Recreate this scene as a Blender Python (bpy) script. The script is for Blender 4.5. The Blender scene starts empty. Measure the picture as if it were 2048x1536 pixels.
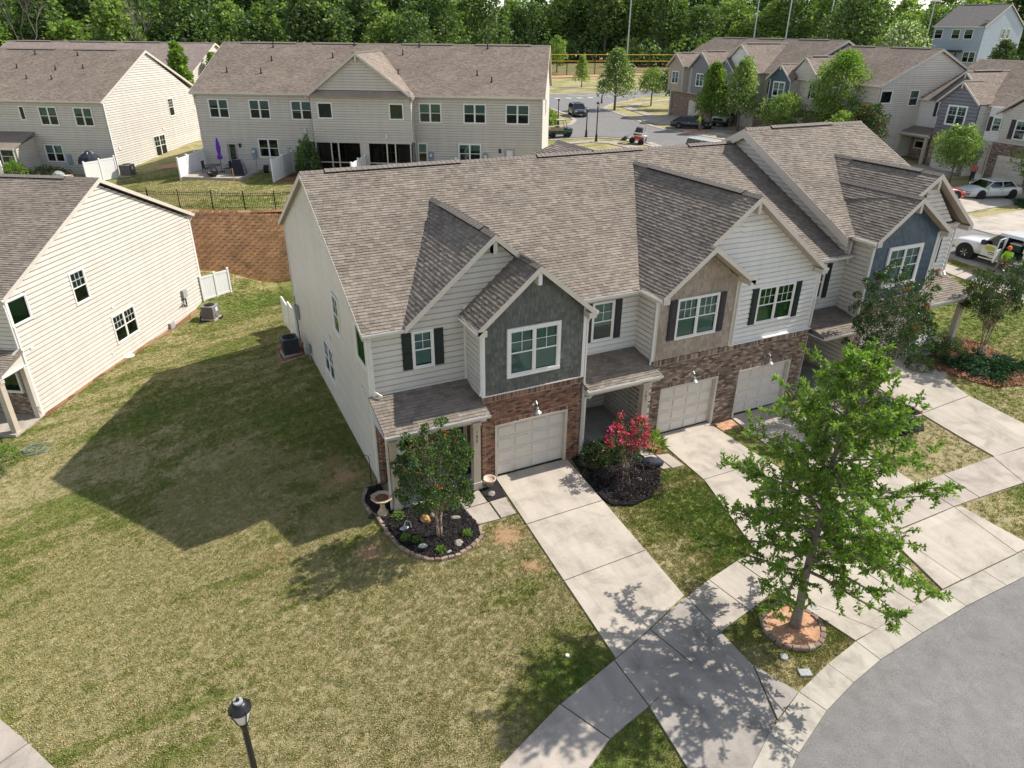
import bpy, math, random
import numpy as np
from mathutils import Vector, Matrix
random.seed(7); RNG = np.random.default_rng(7)
SC = bpy.context.scene; COL = SC.collection
R = math.radians
# ------------------------------------------------------------------ camera, sky, sun, exposure
CAM_POS = np.array([-8.751, -19.226, 14.514])
cam = bpy.data.cameras.new('camera'); camo = bpy.data.objects.new('camera', cam); COL.objects.link(camo)
cam.sensor_width = 36.0; cam.lens = 36.0 * 1402.8 / 2048.0; cam.clip_start = 0.2; cam.clip_end = 4000
ya, pi_, ro = R(-25.862), R(26.875), R(0.516)
fw = Vector((-math.sin(ya)*math.cos(pi_), math.cos(ya)*math.cos(pi_), -math.sin(pi_)))
rt = Vector((math.cos(ya), math.sin(ya), 0)); up = rt.cross(fw)
r2 = rt*math.cos(ro)+up*math.sin(ro); u2 = -rt*math.sin(ro)+up*math.cos(ro)
M = Matrix((r2, u2, -fw)).transposed().to_4x4(); M.translation = Vector(CAM_POS); camo.matrix_world = M
SC.camera = camo
SUN_AZ, SUN_EL = R(-3.0), R(45.5)          # direction TO the sun, azimuth measured from +x
world = bpy.data.worlds.new('World'); SC.world = world; world.use_nodes = True
wn = world.node_tree; wn.nodes.clear()
sky = wn.nodes.new('ShaderNodeTexSky'); sky.sky_type = 'NISHITA'; sky.sun_disc = False
sky.sun_elevation = SUN_EL; sky.sun_rotation = R(90)-SUN_AZ; sky.air_density = 1.0; sky.dust_density = .4; sky.ozone_density = 1.5
bg = wn.nodes.new('ShaderNodeBackground'); bg.inputs[1].default_value = 0.135
wo = wn.nodes.new('ShaderNodeOutputWorld'); hs = wn.nodes.new('ShaderNodeHueSaturation'); hs.inputs['Saturation'].default_value = .55; wn.links.new(sky.outputs[0], hs.inputs['Color']); wn.links.new(hs.outputs[0], bg.inputs[0]); wn.links.new(bg.outputs[0], wo.inputs[0])
sl = bpy.data.lights.new('sun', 'SUN'); sl.energy = 4.6; sl.angle = R(0.53); sl.color = (1.0, 0.95, 0.87)
so = bpy.data.objects.new('sun', sl); COL.objects.link(so)
so.rotation_euler = Vector((math.cos(SUN_AZ)*math.cos(SUN_EL), math.sin(SUN_AZ)*math.cos(SUN_EL), math.sin(SUN_EL))).to_track_quat('Z', 'Y').to_euler()
so.location = (30, -10, 60)
SC.view_settings.view_transform = 'Standard'; SC.view_settings.look = 'None'
SC.view_settings.gamma = 1.0; SC.view_settings.use_curve_mapping = False; SC.view_settings.exposure = 0.50
SC.render.engine = 'CYCLES'
SC.cycles.max_bounces = 6; SC.cycles.transparent_max_bounces = 12

# ------------------------------------------------------------------ materials
def _n(nt, t, **kw):
    n = nt.nodes.new(t)
    for k, v in kw.items(): setattr(n, k, v)
    return n
def newmat(name):
    m = bpy.data.materials.new(name); m.use_nodes = True; nt = m.node_tree
    b = nt.nodes['Principled BSDF']; return m, nt, b
def coords(nt, world=False):
    if world: return _n(nt, 'ShaderNodeNewGeometry').outputs['Position']
    return _n(nt, 'ShaderNodeTexCoord').outputs['Object']
def noise(nt, vec, scale, detail=4, rough=.55, dist=0):
    n = _n(nt, 'ShaderNodeTexNoise'); n.inputs['Scale'].default_value = scale; n.inputs['Detail'].default_value = detail
    n.inputs['Roughness'].default_value = rough; n.inputs['Distortion'].default_value = dist
    if vec is not None: nt.links.new(vec, n.inputs['Vector'])
    return n.outputs['Fac']
def ramp(nt, fac, stops, interp='LINEAR'):
    r = _n(nt, 'ShaderNodeValToRGB'); cr = r.color_ramp; cr.interpolation = interp
    while len(cr.elements) < len(stops): cr.elements.new(.5)
    for e, (p, c) in zip(cr.elements, stops):
        e.position = p; e.color = (c[0], c[1], c[2], 1) if hasattr(c, '__len__') else (c, c, c, 1)
    nt.links.new(fac, r.inputs[0]); return r.outputs[0]
def mix(nt, f, a, b, mode='MIX'):
    m = _n(nt, 'ShaderNodeMix', data_type='RGBA', blend_type=mode)
    if isinstance(f, (int, float)): m.inputs[0].default_value = f
    else: nt.links.new(f, m.inputs[0])
    for i, c in ((6, a), (7, b)):
        if isinstance(c, tuple): m.inputs[i].default_value = (c[0], c[1], c[2], 1)
        else: nt.links.new(c, m.inputs[i])
    return m.outputs[2]
def math_(nt, op, a, b=None):
    m = _n(nt, 'ShaderNodeMath', operation=op)
    for i, c in enumerate((a, b)):
        if c is None: continue
        if isinstance(c, (int, float)): m.inputs[i].default_value = c
        else: nt.links.new(c, m.inputs[i])
    return m.outputs[0]
def rnd(nt):     # one random number per object and per loose piece of a mesh
    a = _n(nt, 'ShaderNodeObjectInfo').outputs['Random']; b = _n(nt, 'ShaderNodeNewGeometry').outputs['Random Per Island']
    return math_(nt, 'FRACT', math_(nt, 'ADD', math_(nt, 'MULTIPLY', a, 7.31), b))
def bump(nt, b, h, strength=.3, dist=.02):
    n = _n(nt, 'ShaderNodeBump'); n.inputs['Strength'].default_value = strength; n.inputs['Distance'].default_value = dist
    nt.links.new(h, n.inputs['Height']); nt.links.new(n.outputs[0], b.inputs['Normal'])
def plain(name, c, rough=.6, var=.12, scale=3., metal=0., spec=.4, bmp=0., bscale=60.):
    m, nt, b = newmat(name); v = coords(nt)
    f = noise(nt, v, scale, 5)
    lo = tuple(x*(1-var) for x in c); hi = tuple(min(1, x*(1+var)) for x in c)
    nt.links.new(ramp(nt, f, [(.3, lo), (.7, hi)]), b.inputs['Base Color'])
    b.inputs['Roughness'].default_value = rough; b.inputs['Metallic'].default_value = metal; b.inputs['Specular IOR Level'].default_value = spec
    if bmp: bump(nt, b, noise(nt, v, bscale, 3), bmp, .01)
    return m
def pieces_mat(name, cols, rough=.8, grain=.2, gscale=25., bmp=.4, dirt=None, spec=.25):
    """colour per piece from a list of colours, with fine grain over it"""
    m, nt, b = newmat(name); v = coords(nt, True); r = rnd(nt)
    n = len(cols); c = ramp(nt, r, [((i+.0)/n, k) for i, k in enumerate(cols)], 'CONSTANT')
    g = ramp(nt, noise(nt, v, gscale, 5, .7), [(.25, 1-grain*1.6), (.75, 1+grain)])
    c = mix(nt, 1., c, g, 'MULTIPLY')
    big = ramp(nt, noise(nt, v, .55, 4, .6), [(.3, .86), (.7, 1.12)])
    c = mix(nt, 1., c, big, 'MULTIPLY')
    if dirt: c = mix(nt, ramp(nt, noise(nt, v, 1.3, 4), [(.5, 0.), (.75, dirt[1])]), c, dirt[0])
    nt.links.new(c, b.inputs['Base Color']); b.inputs['Roughness'].default_value = rough; b.inputs['Specular IOR Level'].default_value = spec
    if bmp: bump(nt, b, noise(nt, v, gscale*4, 3, .7), bmp, .006)
    return m
MT = {}
def siding(name, c):
    m, nt, b = newmat(name); v = coords(nt); r = rnd(nt)
    mp = _n(nt, 'ShaderNodeMapping'); mp.inputs['Scale'].default_value = (1, 1, .15); nt.links.new(v, mp.inputs[0])
    st = ramp(nt, noise(nt, mp.outputs[0], 2.2, 5, .6), [(.25, .90), (.75, 1.05)])
    pr = ramp(nt, r, [(0, .955), (1, 1.03)])
    k = mix(nt, 1., c, st, 'MULTIPLY'); k = mix(nt, 1., k, pr, 'MULTIPLY')
    nt.links.new(k, b.inputs['Base Color']); b.inputs['Roughness'].default_value = .42; b.inputs['Specular IOR Level'].default_value = .45
    return m
MT['cream'] = siding('cream_vinyl', (.61, .568, .505))
MT['white'] = siding('white_vinyl', (.74, .72, .68))
MT['creamshade'] = siding('shaded_cream_vinyl', (.56, .515, .45))  # cream siding again, with the shade of away-facing fronts put into the colour
MT['bluegrey'] = siding('pale_blue_vinyl', (.36, .42, .50))
MT['slate'] = siding('slate_vinyl', (.19, .19, .215))
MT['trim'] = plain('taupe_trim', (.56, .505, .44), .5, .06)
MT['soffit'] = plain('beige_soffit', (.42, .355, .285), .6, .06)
MT['wtrim'] = plain('white_trim', (.76, .74, .70), .45, .04)
MT['gutter'] = plain('cream_gutter', (.68, .655, .61), .4, .05)
MT['pvc'] = plain('white_pvc', (.80, .79, .76), .35, .03)
MT['garage'] = plain('almond_garage_paint', (.66, .60, .53), .5, .03)
MT['black'] = plain('black_metal', (.012, .012, .014), .35, .2)
MT['dark'] = plain('dark_plastic', (.03, .03, .032), .6, .2)
MT['shutter'] = plain('black_green_shutter', (.012, .022, .02), .45, .1)
MT['shutterp'] = plain('charcoal_shutter', (.03, .026, .036), .45, .1)
MT['door'] = plain('black_door', (.015, .014, .014), .35, .1)
MT['greydoor'] = plain('grey_door', (.33, .31, .30), .5, .05)
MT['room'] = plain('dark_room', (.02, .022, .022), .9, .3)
MT['blind'] = plain('white_blind', (.62, .66, .62), .6, .05)
MT['mortar'] = plain('mortar', (.56, .49, .41), .9, .15, 8)
MT['mortar2'] = plain('grey_mortar', (.55, .50, .43), .9, .15, 8)
MT['steel'] = plain('galvanised_steel', (.45, .46, .46), .35, .1, metal=.7)
MT['meter'] = plain('blue_grey_meter', (.20, .27, .34), .45, .08)
MT['acgrey'] = plain('ac_grey', (.23, .22, .21), .5, .1)
MT['acdark'] = plain('ac_dark', (.055, .06, .075), .45, .1)
MT['brick'] = pieces_mat('red_brick', [(0.239, 0.118, 0.075), (0.313, 0.162, 0.103), (0.175, 0.087, 0.06), (0.368, 0.213, 0.144), (0.11, 0.069, 0.055), (0.285, 0.14, 0.09), (0.221, 0.129, 0.092), (0.34, 0.179, 0.121)], .85, .22, 30)
MT['brick2'] = pieces_mat('brown_brick', [(0.23, 0.16, 0.12), (0.31, 0.22, 0.165), (0.17, 0.12, 0.095), (0.38, 0.28, 0.215), (0.12, 0.09, 0.075), (0.27, 0.18, 0.13), (0.45, 0.36, 0.285), (0.25, 0.185, 0.145)], .85, .22, 30)
MT['shakeg'] = pieces_mat('grey_green_shake', [(0.097, 0.104, 0.093), (0.12, 0.125, 0.112), (0.082, 0.089, 0.081), (0.135, 0.138, 0.123), (0.107, 0.114, 0.103)], .38, .1, 30, .25, spec=.6)
MT['shaket'] = pieces_mat('tan_shake', [(.35, .285, .225), (.40, .33, .26), (.31, .25, .195), (.37, .30, .24)], .5, .08, 30, .25)
MT['shakeb'] = pieces_mat('blue_shake', [(.034, .068, .105), (.042, .082, .122), (.030, .058, .092), (.048, .088, .13)], .38, .1, 30, .25, spec=.6)
MT['shingle'] = pieces_mat('weathered_brown_shingle', [(0.243, 0.203, 0.166), (0.27, 0.228, 0.186), (0.212, 0.177, 0.145), (0.294, 0.249, 0.204), (0.257, 0.215, 0.176), (0.2, 0.167, 0.138), (0.278, 0.234, 0.19), (0.237, 0.197, 0.162)], .92, .3, 60, .6, ((.13, .12, .11), .35))
MT['shingle2'] = pieces_mat('reddish_brown_shingle', [(0.267, 0.214, 0.174), (0.294, 0.237, 0.193), (0.237, 0.19, 0.155), (0.316, 0.256, 0.209), (0.277, 0.223, 0.18)], .92, .25, 20, .4, ((.16, .13, .115), .3))
MT['post'] = plain('beige_post', (.50, .425, .34), .55, .06)
MT['cap'] = plain('ridge_cap_shingle', (.19, .16, .14), .92, .3, 14, bmp=.6)
MT['dvent'] = plain('black_vent', (.02, .018, .017), .8, .2)
MT['block'] = pieces_mat('retaining_block', [(0.725, 0.396, 0.215), (0.762, 0.422, 0.231), (0.675, 0.369, 0.202), (0.8, 0.455, 0.254), (0.712, 0.389, 0.208), (0.6, 0.343, 0.195)], .9, .25, 9, .6, ((.22, .15, .10), .55))
MT['stone'] = pieces_mat('edging_stone', [(.33, .24, .18), (.28, .20, .155), (.38, .29, .22), (.24, .175, .14)], .9, .25, 20, .7)
MT['asphalt'] = None
def glassmat(name, tint, refl=(.55, .72, .70)):
    m, nt, b = newmat(name); nt.nodes.remove(b)
    tr = _n(nt, 'ShaderNodeBsdfTransparent'); tr.inputs[0].default_value = (*tint, 1)
    gl = _n(nt, 'ShaderNodeBsdfGlossy'); gl.inputs[0].default_value = (*refl, 1); gl.inputs['Roughness'].default_value = .04
    fr = _n(nt, 'ShaderNodeFresnel'); fr.inputs[0].default_value = 1.75
    v = coords(nt, True); bp = _n(nt, 'ShaderNodeBump'); bp.inputs['Strength'].default_value = .12; bp.inputs['Distance'].default_value = .02
    nt.links.new(noise(nt, v, 1.6, 2), bp.inputs['Height']); nt.links.new(bp.outputs[0], gl.inputs['Normal'])
    ms = _n(nt, 'ShaderNodeMixShader'); nt.links.new(fr.outputs[0], ms.inputs[0]); nt.links.new(tr.outputs[0], ms.inputs[1]); nt.links.new(gl.outputs[0], ms.inputs[2])
    nt.links.new(ms.outputs[0], nt.nodes['Material Output'].inputs[0]); return m
MT['glass'] = glassmat('window_glass', (.52, .70, .67))  # teal of the reflected surroundings is put into the tint
MT['glassg'] = glassmat('green_tint_glass', (.26, .47, .24), (.35, .52, .36))  # green reflection is put into the tint and gloss colour
MT['carglass'] = glassmat('car_glass', (.10, .12, .12), (.8, .85, .9))
MT['screen'] = glassmat('porch_screen', (.16, .16, .16), (.05, .05, .05))
def foliage(name, cols, trans=.35, rough=.55, gloss=.25):
    m, nt, b = newmat(name); v = coords(nt, True); r = rnd(nt)
    n = len(cols); c = ramp(nt, r, [(i/max(1, n-1), k) for i, k in enumerate(cols)])
    c = mix(nt, 1., c, ramp(nt, noise(nt, v, 1.3, 3), [(.3, .7), (.7, 1.3)]), 'MULTIPLY')
    nt.links.new(c, b.inputs['Base Color']); b.inputs['Roughness'].default_value = rough; b.inputs['Specular IOR Level'].default_value = gloss
    t = _n(nt, 'ShaderNodeBsdfTranslucent'); nt.links.new(mix(nt, 1., c, (1.2, 1.35, .5), 'MULTIPLY'), t.inputs[0])
    ms = _n(nt, 'ShaderNodeMixShader'); ms.inputs[0].default_value = trans
    nt.links.new(b.outputs[0], ms.inputs[1]); nt.links.new(t.outputs[0], ms.inputs[2]); nt.links.new(ms.outputs[0], nt.nodes['Material Output'].inputs[0])
    return m
MT['oak'] = foliage('oak_leaf', [(0.15, 0.245, 0.045), (0.21, 0.31, 0.06), (0.09, 0.17, 0.035), (0.27, 0.36, 0.08), (0.16, 0.26, 0.05)], .45)
MT['crape'] = foliage('crape_leaf', [(0.035, 0.075, 0.024), (0.065, 0.12, 0.034), (0.028, 0.058, 0.02), (0.1, 0.155, 0.045)], .25, .5, .35)
MT['cbright'] = foliage('bright_leaf', [(0.17, 0.27, 0.06), (0.22, 0.32, 0.075), (0.11, 0.19, 0.04)], .42)
MT['forest'] = foliage('forest_leaf', [(0.126, 0.203, 0.056), (0.182, 0.27, 0.075), (0.084, 0.149, 0.044), (0.252, 0.324, 0.1)], .35)
MT['forest2'] = foliage('forest_leaf_light', [(0.224, 0.311, 0.088), (0.294, 0.378, 0.112), (0.168, 0.243, 0.069)], .4)
MT['forest3'] = foliage('forest_leaf_dark', [(0.077, 0.128, 0.05), (0.112, 0.169, 0.062), (0.056, 0.097, 0.037)], .25)
MT['juniper'] = foliage('juniper', [(0.03, 0.081, 0.034), (0.047, 0.115, 0.043), (0.022, 0.057, 0.024)], .15)
MT['loro'] = foliage('plum_leaf', [(0.036, 0.018, 0.023), (0.062, 0.036, 0.043), (0.022, 0.014, 0.017), (0.075, 0.056, 0.056)], .15, .45, .4)
MT['shrub'] = foliage('shrub_leaf', [(0.042, 0.084, 0.025), (0.07, 0.126, 0.035), (0.028, 0.059, 0.02), (0.154, 0.182, 0.076)], .2, .4, .5)
MT['pink'] = foliage('pink_bloom', [(.85, .06, .20), (.75, .04, .15), (.9, .16, .30)], .3)
MT['orangeleaf'] = foliage('orange_bloom', [(.45, .10, .035), (.36, .08, .03), (.5, .16, .06)], .3)
MT['whitefl'] = foliage('white_bloom', [(.75, .75, .66), (.65, .68, .5), (.8, .8, .75)], .3)
MT['bark'] = plain('oak_bark', (.20, .165, .135), .9, .3, 12, bmp=.8, bscale=30)
MT['cbark'] = plain('crape_bark', (.36, .27, .21), .8, .3, 9, bmp=.3)
MT['fbark'] = plain('forest_bark', (.16, .14, .12), .9, .3, 3)
MT['mulch'] = plain('black_mulch', (.016, .014, .015), .95, .5, 25, bmp=1., bscale=45)
MT['chips'] = pieces_mat('mulch_chips', [(.012, .011, .012), (.03, .026, .026), (.02, .016, .016), (.05, .042, .04)], .9, .3, 30, .4)
MT['straw'] = pieces_mat('pine_straw', [(.25, .11, .055), (.30, .15, .08), (.20, .085, .045), (.36, .2, .11)], .95, .3, 20, .5)
MT['clay'] = plain('red_clay', (.46, .25, .145), .95, .3, 5, bmp=.8, bscale=25)
MT['rock'] = plain('pale_rock', (.27, .235, .20), .85, .35, 6, bmp=.6, bscale=20)
MT['rockor'] = plain('orange_rock', (.48, .26, .10), .85, .4, 9, bmp=.6, bscale=20)
MT['castb'] = plain('birdbath_stone', (.48, .36, .25), .85, .3, 9, bmp=.4)
MT['copper'] = plain('rusty_water', (.16, .075, .045), .25, .3, 6)
MT['terr'] = plain('terracotta', (.55, .42, .33), .7, .15, 6)
def carpaint(name, c, rough=.22):
    m, nt, b = newmat(name); v = coords(nt)
    nt.links.new(ramp(nt, noise(nt, v, 3., 4), [(.3, tuple(x*.93 for x in c)), (.7, c)]), b.inputs['Base Color'])
    b.inputs['Roughness'].default_value = rough; b.inputs['Coat Weight'].default_value = .6; b.inputs['Coat Roughness'].default_value = .05
    return m
MT['pw'] = carpaint('white_paint', (.72, .72, .71)); MT['pr'] = carpaint('red_paint', (.50, .02, .015)); MT['pb'] = carpaint('black_paint', (.012, .012, .014))
MT['ps'] = carpaint('pearl_paint', (.60, .60, .57)); MT['pg'] = carpaint('grey_paint', (.035, .038, .045)); MT['ptan'] = plain('tan_fabric', (.36, .27, .19), .9)
MT['tyre'] = plain('tyre_rubber', (.018, .018, .018), .85, .2); MT['rim'] = plain('alloy_rim', (.35, .35, .35), .35, .1, metal=.8)
MT['chrome'] = plain('chrome', (.6, .6, .6), .15, .05, metal=1.); MT['lens'] = plain('headlamp_lens', (.55, .55, .5), .1, .1, spec=.8)
MT['redlens'] = plain('tail_lamp', (.3, .01, .01), .2, .1)
MT['skin'] = plain('skin', (.42, .24, .16), .6, .05); MT['hivis'] = plain('hi_vis_lime', (.42, .75, .05), .7, .08, 12)
MT['hiorange'] = plain('orange_cloth', (.85, .16, .03), .7, .08); MT['khaki'] = plain('khaki_cloth', (.24, .185, .12), .9, .15, 12)
MT['redcloth'] = plain('red_cloth', (.45, .02, .05), .8); MT['pinkcloth'] = plain('pink_cloth', (.62, .16, .14), .8); MT['whitecloth'] = plain('white_cloth', (.7, .7, .7), .8)
MT['boot'] = plain('boot_leather', (.04, .03, .025), .8)
MT['purple'] = plain('purple_canvas', (.13, .03, .38), .8, .15, 8); MT['blue'] = plain('blue_plastic', (.03, .12, .42), .4, .1)
MT['blued'] = plain('blue_fabric', (.03, .03, .22), .8, .3, 20); MT['green'] = plain('green_plastic', (.02, .07, .05), .5, .1)
MT['teal'] = plain('teal_cushion', (.12, .33, .27), .9, .2, 8); MT['cover'] = plain('black_cover', (.014, .016, .03), .75, .3, 6, bmp=.5, bscale=8)
MT['yellow'] = plain('yellow_steel', (.62, .42, .04), .5, .1); MT['lime'] = plain('lime_sticker', (.50, .55, .04), .5, .05)
MT['frost'] = plain('frosted_glass', (.62, .62, .60), .3, .08, 6); MT['kerbgrey'] = plain('plate_grey', (.33, .34, .33), .7, .2, 20, bmp=.4)
MT['hose'] = plain('green_hose', (.16, .22, .17), .5, .1); MT['floral'] = pieces_mat('floral_cushion', [(.5, .45, .4), (.4, .05, .08), (.2, .25, .25)], .9, .3, 15, 0)

# ------------------------------------------------------------------ mesh helpers
class MB:
    def __init__(s): s.v = []; s.f = []
    def quad(s, *p):
        k = len(s.v); s.v += [tuple(map(float, q)) for q in p]; s.f.append(tuple(range(k, k+len(p))))
    def add(s, vs, fs):
        k = len(s.v); s.v += [tuple(map(float, q)) for q in vs]; s.f += [tuple(i+k for i in f) for f in fs]
    def box(s, x0, x1, y0, y1, z0, z1):
        s.hexa([(x0, y0, z0), (x1, y0, z0), (x1, y1, z0), (x0, y1, z0), (x0, y0, z1), (x1, y0, z1), (x1, y1, z1), (x0, y1, z1)])
    def hexa(s, p): s.add(p, [(0, 3, 2, 1), (4, 5, 6, 7), (0, 1, 5, 4), (1, 2, 6, 5), (2, 3, 7, 6), (3, 0, 4, 7)])
    def bev(s, x0, x1, y0, y1, z0, z1, b=.01):       # a box with chamfered top
        s.add([(x0, y0, z0), (x1, y0, z0), (x1, y1, z0), (x0, y1, z0), (x0, y0, z1-b), (x1, y0, z1-b), (x1, y1, z1-b), (x0, y1, z1-b),
               (x0+b, y0+b, z1), (x1-b, y0+b, z1), (x1-b, y1-b, z1), (x0+b, y1-b, z1)],
              [(0, 3, 2, 1), (8, 9, 10, 11), (0, 1, 5, 4), (1, 2, 6, 5), (2, 3, 7, 6), (3, 0, 4, 7), (4, 5, 9, 8), (5, 6, 10, 9), (6, 7, 11, 10), (7, 4, 8, 11)])
    def tube(s, a, b, r0, r1=None, n=8, cap=True):
        r1 = r0 if r1 is None else r1
        a = Vector(a); b = Vector(b); d = (b-a)
        if d.length < 1e-6: return
        d.normalize(); x = d.orthogonal().normalized(); y = d.cross(x); k = len(s.v)
        for c, r in ((a, r0), (b, r1)):
            for i in range(n):
                t = 2*math.pi*i/n; q = c+x*(math.cos(t)*r)+y*(math.sin(t)*r); s.v.append(tuple(q))
        for i in range(n): j = (i+1) % n; s.f.append((k+i, k+j, k+n+j, k+n+i))
        if cap: s.f.append(tuple(k+n-1-i for i in range(n))); s.f.append(tuple(k+n+i for i in range(n)))
    def path(s, pts, r, n=8):
        for i in range(len(pts)-1):
            ra = r[i] if hasattr(r, '__len__') else r; rb = r[i+1] if hasattr(r, '__len__') else r
            s.tube(pts[i], pts[i+1], ra, rb, n)
    def lathe(s, prof, c=(0, 0, 0), n=20, wav=None):
        k = len(s.v); cx, cy, cz = c
        for r, z in prof:
            for i in range(n):
                t = 2*math.pi*i/n; q = r*(1+(wav(t) if wav else 0)); s.v.append((cx+q*math.cos(t), cy+q*math.sin(t), cz+z))
        for j in range(len(prof)-1):
            for i in range(n): i2 = (i+1) % n; s.f.append((k+j*n+i, k+j*n+i2, k+(j+1)*n+i2, k+(j+1)*n+i))
        s.f.append(tuple(k+n-1-i for i in range(n))); s.f.append(tuple(k+(len(prof)-1)*n+i for i in range(n)))
    def prism(s, poly, z0, z1):
        k = len(s.v); n = len(poly)
        s.v += [(x, y, z0) for x, y in poly]+[(x, y, z1) for x, y in poly]
        s.f += [tuple(k+n-1-i for i in range(n)), tuple(k+n+i for i in range(n))]+[(k+i, k+(i+1) % n, k+n+(i+1) % n, k+n+i) for i in range(n)]
    def ball(s, c, r, n=10, m=6, sq=(1, 1, 1), rough=0):
        k = len(s.v)
        for j in range(m+1):
            p = math.pi*j/m
            for i in range(n):
                t = 2*math.pi*i/n; q = 1+random.uniform(-rough, rough)
                s.v.append((c[0]+r*sq[0]*q*math.sin(p)*math.cos(t), c[1]+r*sq[1]*q*math.sin(p)*math.sin(t), c[2]+r*sq[2]*q*math.cos(p)))
        for j in range(m):
            for i in range(n): i2 = (i+1) % n; s.f.append((k+j*n+i, k+(j+1)*n+i, k+(j+1)*n+i2, k+j*n+i2))
    def build(s, name, mat, parent=None, kind=None, smooth=False):
        me = bpy.data.meshes.new(name); me.from_pydata(s.v, [], s.f)
        me.materials.append(MT[mat] if isinstance(mat, str) else mat)
        if smooth: me.polygons.foreach_set('use_smooth', [True]*len(me.polygons))
        me.update()
        return link(name, me, parent, kind)
def link(name, data, parent=None, kind=None):
    o = bpy.data.objects.new(name, data); COL.objects.link(o)
    if parent is not None: o.parent = parent
    if kind: o['kind'] = kind
    return o
def np_mesh(name, V, F, mat, parent=None, kind=None, mi=None, mats=None, smooth=False):
    """V (n,3), F (m,k) arrays of equal-size faces"""
    me = bpy.data.meshes.new(name); V = np.asarray(V, np.float32); F = np.asarray(F, np.int32); k = F.shape[1]
    me.vertices.add(len(V)); me.vertices.foreach_set('co', V.ravel())
    me.loops.add(F.size); me.loops.foreach_set('vertex_index', F.ravel())
    me.polygons.add(len(F)); me.polygons.foreach_set('loop_start', np.arange(len(F), dtype=np.int32)*k)
    for m in (mats or [mat]): me.materials.append(MT[m] if isinstance(m, str) else m)
    if mi is not None: me.polygons.foreach_set('material_index', np.asarray(mi, np.int32))
    if smooth: me.polygons.foreach_set('use_smooth', np.ones(len(F), bool))
    me.update(calc_edges=True); me.validate()
    return link(name, me, parent, kind)
def thing(name, label, cat, loc=(0, 0, 0), rz=0, group=None):
    o = bpy.data.objects.new(name, None); COL.objects.link(o); o.empty_display_size = .3
    o.location = loc; o.rotation_euler = (0, 0, rz); return tag(o, label, cat, group)
def tag(o, label, cat, group=None):
    o['label'] = label; o['category'] = cat
    if group: o['group'] = group
    return o
def copy_tree(o, parent=None):
    kids = KIDS.get(o) or [c for c in bpy.data.objects if c.parent == o]
    c = o.copy(); COL.objects.link(c); c.parent = parent
    for k in kids: copy_tree(k, c)
    return c
KIDS = {}
# ------------------------------------------------------------------ terrain
CPT = np.array([(0,0,0),(3,0,-.02),(-4,1,.05),(-4,8,.1),(-4,15,.0),(0,-9,-.25),(3,-8,-.27),(-4.5,-10,-.35),(-9.3,-9.3,-.7),(7,.4,-.38),(10,.4,-.38),(14,0,-.38),(10,-5,-.35),
(17,-.6,.25),(21,-1,.45),(24.5,-.3,.62),(21,-7,-.05),(14,-7,-.3),(8,-10.6,-.38),(13,-10.7,-.35),(22,-11,-.2),(30,-5,.7),(24.5,14,1.1),(34.8,6.8,1.95),(40,0,1.9),
(43,12,2.25),(52.6,17.6,2.35),(58.7,26.8,2.75),(55,31,3.6),(54,20,2.4),(60,0,2.4),(45,22,2.8),(38,30,3.1),(40,56,3.5),(50,75,3.6),(60,60,3.7),(75,90,3.7),(30,45,3.2),
(-10.7,1.1,-.62),(-15,9.2,-1.62),(-8.7,27.1,-1.5),(-16.2,15.5,-1.6),(-15,-3.5,-1.0),(-12,-8,-.85),(-20,-12,-1.2),(-3.5,30.9,-1.78),(-1.7,30.9,-1.65),(-6.4,30.9,-.6),(-9,31,-.2),(5,27,0),(12,17,.3),(-30,20,-1.6),(-30,0,-1.6),
(0,-20,-.6),(15,-20,-.5),(30,-20,.3),(-20,-30,-1.2),(60,-40,2),(-60,-40,-1.5),(-80,40,0),(-80,150,3.6),(0,80,3.6),(0,150,3.6),(0,400,3.6),(120,180,3.6),(200,0,4),(200,150,5),(200,400,4),(-200,0,0),(-200,400,3.6),(0,-150,0),(90,50,5),(110,60,7)], float)
S_ = 50.
def _k(d2): return np.where(d2 > 0, .5*d2*np.log(np.maximum(d2, 1e-12)), 0)
X_ = CPT[:, :2]/S_; n_ = len(X_)
A_ = np.zeros((n_+3, n_+3)); A_[:n_, :n_] = _k(((X_[:, None]-X_[None])**2).sum(-1))+np.eye(n_)*1e-4
A_[:n_, n_] = 1; A_[:n_, n_+1:] = X_; A_[n_, :n_] = 1; A_[n_+1:, :n_] = X_.T
W_ = np.linalg.solve(A_, np.r_[CPT[:, 2], 0, 0, 0])
def H(x, y):
    x = np.asarray(x, float); y = np.asarray(y, float); sh = np.broadcast(x, y).shape
    Q = np.stack([np.broadcast_to(x, sh).ravel(), np.broadcast_to(y, sh).ravel()], 1)/S_
    out = np.empty(len(Q))
    for i in range(0, len(Q), 20000):
        q = Q[i:i+20000]; out[i:i+20000] = _k(((q[:, None]-X_[None])**2).sum(-1))@W_[:n_]+W_[n_]+q@W_[n_+1:]
    return out.reshape(sh)
WALL = [(-40, 50), (-24, 43.5), (-17, 38.6), (-12, 33.6), (-9.6, 31.6), (-8.4, 31.3), (-4.5, 31.25), (-1.6, 31.2), (4, 30.6), (12, 29.5), (20, 29.5), (27, 33)]
UP = WALL+[(33, 45), (37, 62), (42, 80), (30, 130), (-90, 130), (-90, 60)]
def U(x, y):
    x = np.asarray(x, float); y = np.asarray(y, float)
    t = 3.42+.33*np.exp(-((x+9.5)**2)/14.-((y-31.5)**2)/50.)-.3*np.exp(-((x+1.5)**2)/20.-((y-31.5)**2)/30.)-.95*np.clip(-(x+6.5)/7., 0, 1)*np.clip((y-36)/12., 0, 1); w = np.clip((34.-x)/10., 0, 1); w = w*w*(3-2*w)
    w2 = np.clip((y-75)/40., 0, 1); h = H(x, y); u = h+(t-h)*w; return u*(1-w2)+h*w2
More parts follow.
